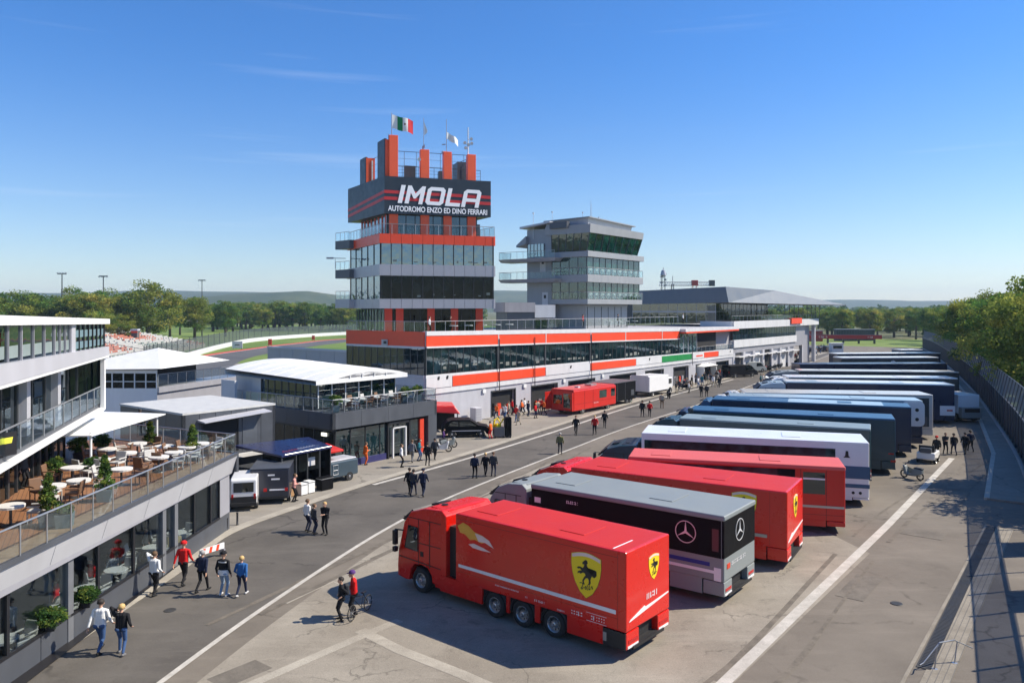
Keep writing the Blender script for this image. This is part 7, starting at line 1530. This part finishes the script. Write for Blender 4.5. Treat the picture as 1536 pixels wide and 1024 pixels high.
# ---- two-wheelers
def two_wheeler(T, kind='scooter', m=None):
    m = m or WHITE; r = .29 if kind == 'scooter' else .34
    for x_ in (-.6, .6):
        q = MB(); q.tube([(x_+math.cos(R(a))*(r-.05), 0, r+math.sin(R(a))*(r-.05)) for a in range(0, 360, 24)], .022 if kind == 'bicycle' else .055, 6, closed=True); w_ = q.build('wheel', RUB, T)
        q = MB(); [q.cyl((x_, 0, r), (x_+math.cos(R(a))*(r-.06), 0, r+math.sin(R(a))*(r-.06)), .006, n=4) for a in range(0, 360, 36)]; q.cyl((x_, -.03, r), (x_, .03, r), .04, n=8); q.build('spokes', STEEL, w_)
    if kind == 'bicycle':
        q = MB(); [q.tube(p, .018, 6) for p in ([(-.6, 0, r), (-.1, 0, .32), (-.25, 0, .8), (-.6, 0, r)], [(-.1, 0, .32), (.42, 0, .78), (-.22, 0, .72)], [(.6, 0, r), (.42, 0, .85)])]; q.build('frame', m, T)
        q = MB(); q.c(-.27, 0, .86, .24, .12, .05); q.build('saddle', BLACK, T, bevel=.02); q = MB(); q.tube([(.45, -.26, .98), (.42, 0, .92), (.45, .26, .98)], .015, 6); q.build('handlebar', BLACK, T)
    else:
        q = MB(); q.ext([(-.75, .45), (-.8, .75), (-.2, .80), (.0, .42), (.3, .36), (.45, .85), (.55, .95), (.62, .85), (.50, .28), (.2, .22), (-.3, .25)], .17, -.17); q.build('body', m, T, bevel=.06, seg=3)
        q = MB(); q.tube([(.6, 0, r), (.52, 0, .9), (.48, 0, 1.02)], .035, 6); q.tube([(-.6, .08, r), (-.3, .1, .4)], .03, 6); q.c(.6, 0, .62, .3, .14, .05); q.build('fork', DSTEEL, T)
        q = MB(); q.ext([(-.82, .76), (-.8, .86), (-.25, .88), (-.15, .80)], .15, -.15); q.build('seat', BLACK, T, bevel=.03); q = MB(); q.tube([(.42, -.32, 1.05), (.5, 0, 1.0), (.42, .32, 1.05)], .02, 6); q.cyl((.45, -.3, 1.05), (.47, -.34, 1.2), .03); q.build('handlebar', BLACK, T); q = MB(); q.c(.63, 0, .85, .06, .14, .12); q.build('headlight', LAMPW, T)
def tw(px, py, head, label, kind='scooter', m=None, group=None, cat=None):
    x, y = G(px, py); T = thing(kind, label, cat or kind, (x, y), R(head), group); two_wheeler(T, kind, m); return T
tw(540, 924, 250, 'black bicycle held beside the person in the red jacket', 'bicycle', BLACK)
tw(662, 678, 10, 'white scooter parked at the corner pier of the lounge', 'scooter', WHITE); tw(672, 672, 30, 'silver scooter nose to the white scooter', 'scooter', P_SIL)
tw(1368, 718, 120, 'chrome scooter behind the blue truck with tail strokes', 'scooter', P_SIL)
tw(690, 626, 20, 'thin bicycle leaning near the first garage pier', 'bicycle', DSTEEL)
for k, (px, py) in enumerate(((1027, 584), (1032, 580), (1147, 556), (1152, 557), (1158, 554), (1165, 552), (1172, 551), (1178, 549), (1185, 547), (1192, 545), (1199, 543), (1208, 540))):
    tw(px, py, 40*k, 'dark scooter in the far line of scooters and crowd', 'scooter', P_BLK if k % 2 else P_DKG, group='scooters parked by the far garages')
tw(1003, 597, 90, 'dark scooter beside the rear of the white box truck', 'scooter', P_BLK)
x, y = G(1391, 693); T = thing('golf_cart', 'white golf cart beside the person in the long black coat', 'golf cart', (x, y), ROT)
q = MB(); q.b(-.7, 1.3, -.65, .65, .3, .85); q.build('body', P_WHT, T, bevel=.1, seg=3); q = MB(); q.b(-.2, .4, -.55, .55, .85, .98); q.b(-.35, -.2, -.55, .55, .85, 1.35); q.build('seat', BLACK, T, bevel=.04); q = MB(); q.b(-.8, -.3, -.4, .4, .85, 1.2); q.build('rear_box', DKP2, T, bevel=.04); box_wheels(T, (-.35, .95), .66, -.66, .26, .18)
# far parked vans
x, y = G(1088, 566); T = thing('black_van', 'black van with a silver bonnet at the end of the first garages', 'van', (x, y), ROT-R(25)); van(T, 6.5, 2.2, 2.1, P_BLK, 1.8)
x, y = G(1103, 559); T = thing('grey_van', 'pale grey van tucked behind the black van', 'van', (x+1, y), ROT-R(25)); van(T, 5.5, 2.1, 2.0, P_SIL, 1.6)
x, y = G(1139, 556); T = thing('red_kart', 'small red utility kart in the far forecourt', 'kart', (x, y), ROT); q = MB(); q.b(0, 2.4, -.6, .6, .25, .8); q.build('body', P_RED2, T, bevel=.1); q = MB(); q.b(.2, 1.0, -.5, .5, .8, 1.5); q.build('load', P_DKG, T, bevel=.08); box_wheels(T, (.4, 2.0), .62, -.62, .25)
for k, (px, py) in enumerate(((1225, 529), (1232, 528), (1242, 527), (1250, 526.5))):
    x, y = G(px, py); T = thing('dark_car', 'dark car in the parked line past the last garage', 'car', (x, y), ROT+R(80), 'dark cars past the last garage'); van(T, 4.4, 1.8, 1.5, P_DKG, 1.9)
x, y = G(1273, 530.5); T = thing('ticket_booth', 'small white booth beyond the lane at the paddock end', 'booth', (x, y+8), 0); q = MB(); q.b(-1.6, 1.6, -1, 1, 0, 2.3); q.build('wall', WHITE, T); q = MB(); q.b(-1.8, 1.8, -1.3, 1.2, 2.3, 2.5); q.build('roof', OFFW, T); q = MB(); q.b(-1.2, 1.2, -1.02, -1, 1, 1.8); q.build('window', TGL, T)
# ---- beside the restaurant: white van, navy hospitality trailer, black awning unit, small trailer
x, y = G(352, 770); T = thing('white_van', 'white delivery van with a dark windowed tail beside the restaurant end wall', 'van', (x+.35, y+.5), ROT+R(52)); van(T, 3.6, 1.5, 1.95, P_WHT, 1.0); q = MB(); q.c(.02, 0, .62, .1, 1.46, .5); q.build('lower_trim', CHAS, T, bevel=.03)
x, y = G(389, 757); T = thing('navy_box_van', 'dark navy box van with small white marks on its tail', 'van', (x, y), R(90+10))
q = MB(); q.b(0, 3.2, -1.75, .55, .35, 2.15); q.build('body', mat('slate_navy', (.02, .024, .04), .35, coat=.3), T, bevel=.07, seg=3); q = MB(); q.b(.0, 3.25, -1.77, .57, 2.15, 2.2); q.build('roof', DKP2, T)
q = MB()
for z_, a, c_ in ((1.5, -1.2, -.7), (1.75, -.9, -.5), (.85, -1.5, -.6)): q.b(-.02, 0, a, c_, z_, z_+.09)
pieces(q, 'white_mark', WST, T); q = MB(); q.b(-.03, 0, -.45, -.25, .8, 1.0); q.b(-.03, 0, -1.68, -1.5, .8, 1.0); pieces(q, 'tail_lamp', LAMPR, T); q = MB(); q.b(-.06, .1, -1.7, .5, .35, .5); q.build('bumper', CHAS, T); box_wheels(T, (.8, 2.5), .56, -1.76, .3)
x, y = G(422, 744.5); T = thing('awning_unit', 'black display unit under a glossy navy awning with pale lettering', 'booth', (x, y), math.atan2(53-49.9, -12.3+14.7))
W2 = 3.95
q = MB(); q.b(0, W2, 1.9, 2.0, 0, 2.5); q.b(0, .08, 0, 2, 0, 2.5); q.b(W2-.08, W2, 0, 2, 0, 2.5); pieces(q, 'sheet', P_BLK, T)
q = MB()
for a in (0, 1.1, 2.0, 3.0, W2-.06): q.b(a, a+.07, -.03, .05, 0, 2.55)
pieces(q, 'post', DSTEEL, T); q = MB(); q.b(.1, W2-.1, .5, .55, 1.2, 2.3); q.build('dark_screen', GLZD, T); q = MB(); q.b(2.4, 3.0, .45, .5, 1.5, 2.05); q.build('notice_board', OFFW, T)
q = MB(); q.hexa([(-.05, -.1, 2.5), (W2+.05, -.1, 2.55), (W2+.8, 3.4, 2.7), (-.6, 4.3, 2.75)], [(-.05, -.1, 2.62), (W2+.05, -.1, 2.66), (W2+.8, 3.4, 2.85), (-.6, 4.3, 2.9)]); aw = q.build('awning', mat('navy_awning', (.012, .018, .075), .3, coat=.5, var=.2), T)
q = MB(); q.tube([(.2, -.1, 2.64), (W2, -.1, 2.68)], .03, 6); q.build('front_bar', STEEL, aw)
q = MB()
for k in range(11): x0 = .5+k*.26; q.tube([(x0, .5+.03*k, 2.70), (x0+.12, .75+.03*k, 2.71), (x0+.2, .55+.03*k, 2.705)], .02, 4, m=0 if k < 5 else 1)
q.build('script_lettering', [mat('pink_script', (.6, .15, .2), .5), WST], aw)
q = MB(); q.hexa([(W2+.1, .2, 2.1), (W2+1.3, .2, 2.1), (W2+1.3, 2, 2.2), (W2+.1, 2, 2.2)], [(W2+.1, .2, 2.3), (W2+1.3, .2, 2.25), (W2+1.3, 2, 2.5), (W2+.1, 2, 2.5)]); q.build('red_flap', P_RED2, T, bevel=.04)
for px, py, w, h, mm, lb in ((450, 744, .5, .75, 'white', 'white equipment case under the navy awning, left one'), (461, 741, .5, .8, 'white', 'white equipment case under the navy awning, right one'), (485, 736, .95, .85, 'dark', 'black equipment crate at the right end of the awning'), (430, 747, .55, .9, 'wood', 'wooden crate at the left end of the awning')):
    x, y = G(px, py); T = thing('equipment_case', lb, 'case', (x, y+.4), math.atan2(3.1, 2.4)); q = MB(); q.b(-w/2, w/2, -.3, .3, .05, h); q.build('box', {'white': WHITE, 'dark': P_BLK, 'wood': mat('plywood', (.35, .2, .09), .7)}[mm], T, bevel=.02)
    q = MB(); q.b(-w/2-.01, w/2+.01, -.31, .31, h-.1, h-.05); q.build('lid_band', STEEL if mm != 'wood' else BLACK, T); q = MB(); [q.c(a, c_, .03, .08, .08, .06) for a in (-w*.4, w*.4) for c_ in (-.22, .22)]; pieces(q, 'foot', BLACK, T)
x, y = G(524, 725); T = thing('small_trailer', 'small blue-grey catering trailer with a ladder frame on its side', 'trailer', (x-1.3, y-.4), ROT)
q = MB(); q.b(0, 2.6, 0, 1.6, .35, 1.45); q.build('body', mat('blue_grey_panel', (.04, .065, .085), .35, coat=.4), T, bevel=.1, seg=3); q = MB(); q.b(.1, 2.5, .1, 1.5, 1.45, 1.55); q.build('roof', GREYL, T, bevel=.04)
q = MB(); q.tube([(.35, -.03, .6), (.35, -.03, 1.25), (.75, -.03, 1.25), (.75, -.03, .6)], .025, 5, closed=True); q.cyl((.35, -.03, .9), (.75, -.03, .9), .02, n=5); q.build('ladder', WHITE, T); box_wheels(T, (1.8,), 1.62, -.02, .3); q = MB(); q.b(-.02, 0, .2, 1.4, .8, 1.3); q.build('window', TGL, T)
# bollards, easel, barrier, steel rack
for px, py in ((290, 824), (307, 814), (324, 804), (340.5, 795.5), (356, 787)):
    x, y = G(px, py); T = thing('bollard', {290: 'black bollard nearest the camera at the restaurant wall', 307: 'second black bollard from the near end', 324: 'middle black bollard of the five', 340.5: 'fourth black bollard, at the building corner', 356: 'farthest black bollard on the pale kerb'}[px], 'bollard', (x, y), 0, 'bollards along the restaurant front')
    q = MB(); q.lathe([(.085, 0), (.085, .03), (.055, .05), (.055, .62), (.065, .64), (.06, .70), (0, .72)], n=14); q.build('post', BLACK, T, smooth=True); q = MB(); q.cyl((0, 0, .56), (0, 0, .60), .058, n=14); q.build('band', DSTEEL, T)
x, y = G(262, 842); T = thing('menu_easel', 'yellow and white menu board on an easel against the restaurant wall', 'sign', (x, y), R(25)); q = MB(); q.hexa([(-.3, -.02, .3), (.3, -.02, .3), (.3, .02, .3), (-.3, .02, .3)], [(-.3, .13, 1.15), (.3, .13, 1.15), (.3, .17, 1.15), (-.3, .17, 1.15)]); q.build('board', mat('menu_cream', (.7, .55, .25), .6), T, bevel=.01)
q = MB(); q.ext([(-.2, .5), (.1, .5), (.2, .8), (-.1, .95)], .0, .01, org=(0, .02, 0)); q.build('picture', ORED, T); q = MB(); q.cyl((-.25, -.06, 0), (-.25, .12, 1.0), .02); q.cyl((.25, -.06, 0), (.25, .12, 1.0), .02); q.cyl((0, .5, 0), (0, .15, 1.0), .02); pieces(q, 'leg', BLACK, T)
x, y = G(318, 838); T = thing('low_barrier', 'low white and red barrier board standing behind the walking group', 'barrier', (x, y), R(60)); q = MB(); q.b(-.7, .7, -.03, .03, .35, .62); q.build('board', WHITE, T); q = MB(); [q.ext([(-.6+k*.4, .35), (-.45+k*.4, .35), (-.38+k*.4, .62), (-.53+k*.4, .62)], -.032, -.036) for k in range(3)]; q.build('red_stripes', ORED, T); q = MB(); [q.c(a, 0, .18, .06, .35, .36) for a in (-.6, .6)]; pieces(q, 'foot', GREYP, T)
x, y = G(1402, 1003); T = thing('steel_rack', 'bent steel bike rack frame standing over the drain grate', 'rack', (x, y), R(20)); q = MB(); q.tube([(0, 0, 0), (.1, 0, .72), (.2, 0, .85), (1.0, .1, .78), (1.12, .1, .7), (1.0, .1, .0)], .022, 7); q.tube([(.15, 0, .8), (-.6, -.1, .35), (-.75, -.1, .3)], .018, 7); q.tube([(1.05, .1, .75), (1.7, .0, .45)], .018, 7); q.build('frame', STEEL, T)
q = MB(); q.c(0, 0, .01, .16, .16, .02); q.c(1.0, .1, .01, .16, .16, .02); pieces(q, 'foot_plate', STEEL, T)
# ================================================================ terrace furniture
TCLOTH = mat('table_linen', (.58, .57, .54), .85, var=.06, bump=.2); CHW = mat('chair_white', (.48, .47, .44), .6); CHB = mat('chair_brown', (.16, .085, .045), .7); PLN = mat('planter_zinc', (.20, .25, .25), .5, .2)
def table_proto(round_=True):
    T = thing('dining_table', 'x', 'table')
    q = MB(); q.lathe([(0, .755), (.46, .755), (.475, .74), (.47, .71), (.465, .66)] if round_ else [(0, .75), (.5, .75), (.5, .72), (0, .72)], n=20); q.build('table_top', TCLOTH, T)
    q = MB(); q.cyl((0, 0, 0), (0, 0, .72), .05); q.lathe([(.32, 0), (.3, .03), (.05, .06)], n=16); q.build('pedestal', DSTEEL, T); return T
def chair_proto(m, arm=True):
    T = thing('armchair', 'x', 'chair'); q = MB(); q.b(-.27, .27, -.26, .26, .38, .48); q.build('seat', m, T, bevel=.03); q = MB(); q.hexa([(-.29, -.27, .44), (-.21, -.27, .44), (-.21, .27, .44), (-.29, .27, .44)], [(-.37, -.27, .92), (-.30, -.27, .92), (-.30, .27, .92), (-.37, .27, .92)]); q.build('backrest', m, T, bevel=.03)
    q = MB(); [q.b(-.3, .25, s*.27-.03, s*.27+.03, .60, .66) for s in (1, -1)]; pieces(q, 'armrest', m, T, bevel=.02); q = MB(); [q.cyl((a, c_, 0), (a, c_, .4), .022) for a in (-.24, .24) for c_ in (-.24, .24)]; pieces(q, 'leg', m, T); return T
TR = table_proto(); CW = chair_proto(CHW); CB = chair_proto(CHB); used_ = set()
def put(pr, x, y, z, a, label, group):
    o = copy_tree(pr) if pr in used_ else pr; used_.add(pr); o.location = (x, y, z); o.rotation_euler = (0, 0, a); o['label'] = label; o['group'] = group; return o
rnd = random.Random(31); sets = [(16, 757), (80, 727), (118, 719), (182, 702), (108, 700), (190, 678), (238, 684), (246, 668), (280, 669), (206, 664), (160, 672), (150, 688), (262, 677), (300, 664)]
nm_ = 0
for i, (px, py) in enumerate(sets):
    x, y = G(px, py, DZ+.75); 
    put(TR, x, y, DZ, 0, 'white-clothed round table among the seating on the plank deck', 'round tables on the restaurant deck')
    n = rnd.choice([2, 2, 3])
    for k in range(n):
        a = 2*math.pi*k/n+rnd.uniform(0, 1.2); br_ = rnd.random() < .5; d_ = rnd.uniform(.78, .95)
        put(CB if br_ else CW, x+math.cos(a)*d_, y+math.sin(a)*d_, DZ, a+math.pi+rnd.uniform(-.3, .3), ('brown' if br_ else 'white')+' armchair drawn up to a round deck table', ('brown' if br_ else 'white')+' armchairs on the deck')
# conifers in square planters
def planter(x, y, z, h, label, shape='cone', w=.5, ph=.5, seed=1, rad=.32, m=None, group=None):
    T = thing('potted_plant', label, 'potted plant', (x, y, z), R(20), group); q = MB(); q.hexa([(-w*.42, -w*.42, 0), (w*.42, -w*.42, 0), (w*.42, w*.42, 0), (-w*.42, w*.42, 0)], [(-w/2, -w/2, ph), (w/2, -w/2, ph), (w/2, w/2, ph), (-w/2, w/2, ph)]); q.build('planter', m or PLN, T, bevel=.01)
    q = MB(); q.b(-w*.43, w*.43, -w*.43, w*.43, ph, ph+.005); q.build('soil', BARK, T)
    V, M = crown_arrays(seed, 60, 60, rad, ph+h/2, h/2, .042, shape, .12 if shape == 'cone' else .16); o = D.objects.new('foliage', quadmesh('foliage', V, M, [LF[4], LF[1], LF[0]])); COL.objects.link(o); o.parent = T
    q = MB(); q.cyl((0, 0, ph), (0, 0, ph+h*.6), .02); q.build('stem', BARK, T); return T
for px, py, h, lb in ((73, 788, 1.35, 'tall conifer in a zinc planter nearest the camera by the deck rail'), (157, 751, 1.35, 'tall conifer in a zinc planter halfway along the deck rail'), (225, 679, 1.2, 'slender conifer planter near the canopy edge on the far deck'), (289, 689, 1.3, 'slender conifer planter in the far corner of the deck')):
    x, y = G(px, py, DZ); planter(x, y, DZ, h, lb, seed=int(px), rad=.40, w=.62)
for px, py, lb in ((97, 790, 'empty-looking second planter box beside the nearest conifer'),):
    x, y = G(px, py, DZ); planter(x, y, DZ, .25, lb, 'oak', .6, .5, 5, .2)
for px, py, lb, s_ in ((153, 680, 'round topiary bush beside the canopy post', 1.0), (84, 722, 'leafy bush by the glazed deck wall', 1.1), (138, 716, 'leafy low bush under the canopy', .9), (118, 688, 'taller feathery bush under the canopy edge', 1.2)):
    x, y = G(px, py, DZ); planter(x, y, DZ, .65*s_, lb, 'oak', .5, .35, int(px)+1, .38*s_, mat('dark_planter', (.05, .05, .055), .6))
# window boxes with bushes on the ground floor
for px, py, lb, s_ in ((84, 915, 'dark green bush spilling from the window box nearest the camera', 1), (121, 890, 'bright yellow-green bush in the second window box', .9)):
    Y = {84: 26.9, 121: 29.0}[px]; x, y = WY(Y); planter(x+.12, y, .95, .55, lb, 'oak', .3, .2, px, .42*s_, BLACK)
# pavilion terrace and interior tables
Tz = 4.2
for i, (u_, v_, lb) in enumerate(((1.0, .9, 'bushy shrub in a planter at the near corner of the lounge terrace'), (8.6, 1.2, 'left of two round shrubs at the right end of the lounge terrace'), (10.2, 1.4, 'right of two round shrubs at the right end of the lounge terrace'))):
    x, y = UV(37.3+u_, 46.05+v_); planter(x, y, Tz, .75, lb, 'oak', .6, .5, 60+i, .45)
for i in range(5):
    x, y = UV(37.3+2.2+i*1.5, 46.05+1.3); put(TR, x, y, Tz, 0, 'round table in the row along the lounge terrace', 'tables on the lounge terrace')
    for k in range(2): a = 2*k+rnd.uniform(0, 1); put(CB if i % 2 else CW, x+.8*math.cos(a), y+.8*math.sin(a), Tz, a+math.pi, 'armchair at the tables of the lounge terrace', 'armchairs on the lounge terrace')
for i, Y in enumerate((19.5, 22.2, 24.6, 26.6, 29.2, 31.4, 33.6, 36.8, 39.2)):
    x = WY(Y)[0]-1.3; put(TR, x, Y, .06, 0, 'white table behind the ground-floor restaurant windows', 'tables inside the ground-floor restaurant')
    for k in range(3): a = 1.2+2.1*k+rnd.uniform(0, .6); put(CW, x+.85*math.cos(a), Y+.85*math.sin(a), .06, a+math.pi, 'white chair behind the ground-floor restaurant windows', 'chairs inside the ground-floor restaurant')
for i, (Y, t_) in enumerate(((30.6, 'red'), (33.0, 'red'), (34.6, 'black'), (26.0, 'navy'), (37.5, 'dark_grey'))):
    person(WY(Y)[0]-2.0, Y, R(200+40*i), 'person in a %s top indoors behind the restaurant glass' % t_.replace('_', ' '), top=t_, h=1.5, group='diners behind the glass')
# bistro furniture in the pit building roof terrace
for i in range(9):
    x, y = UV(PU0+6+i*2.4+(20 if i > 4 else 0), PV+1.6); put(TR, x, y, 9.4, 0, 'small table on the pit building roof terrace', 'tables on the pit building roof')
# ================================================================ air
hz = MB(); hz.b(-3900, 4600, -60, 4200, -3.5, 110); o = hz.build('haze', None or D.materials.new('haze_air')); o['kind'] = 'stuff'; tag(o, 'pale distant haze', 'haze')
m = D.materials['haze_air']; m.use_nodes = True; t = m.node_tree; t.nodes.clear(); MO = t.nodes.new('ShaderNodeOutputMaterial'); pv = t.nodes.new('ShaderNodeVolumePrincipled'); pv.inputs['Color'].default_value = (.62, .80, 1, 1); pv.inputs['Density'].default_value = .00014; pv.inputs['Anisotropy'].default_value = .1
t.links.new(pv.outputs[0], MO.inputs['Volume']); o.hide_select = False
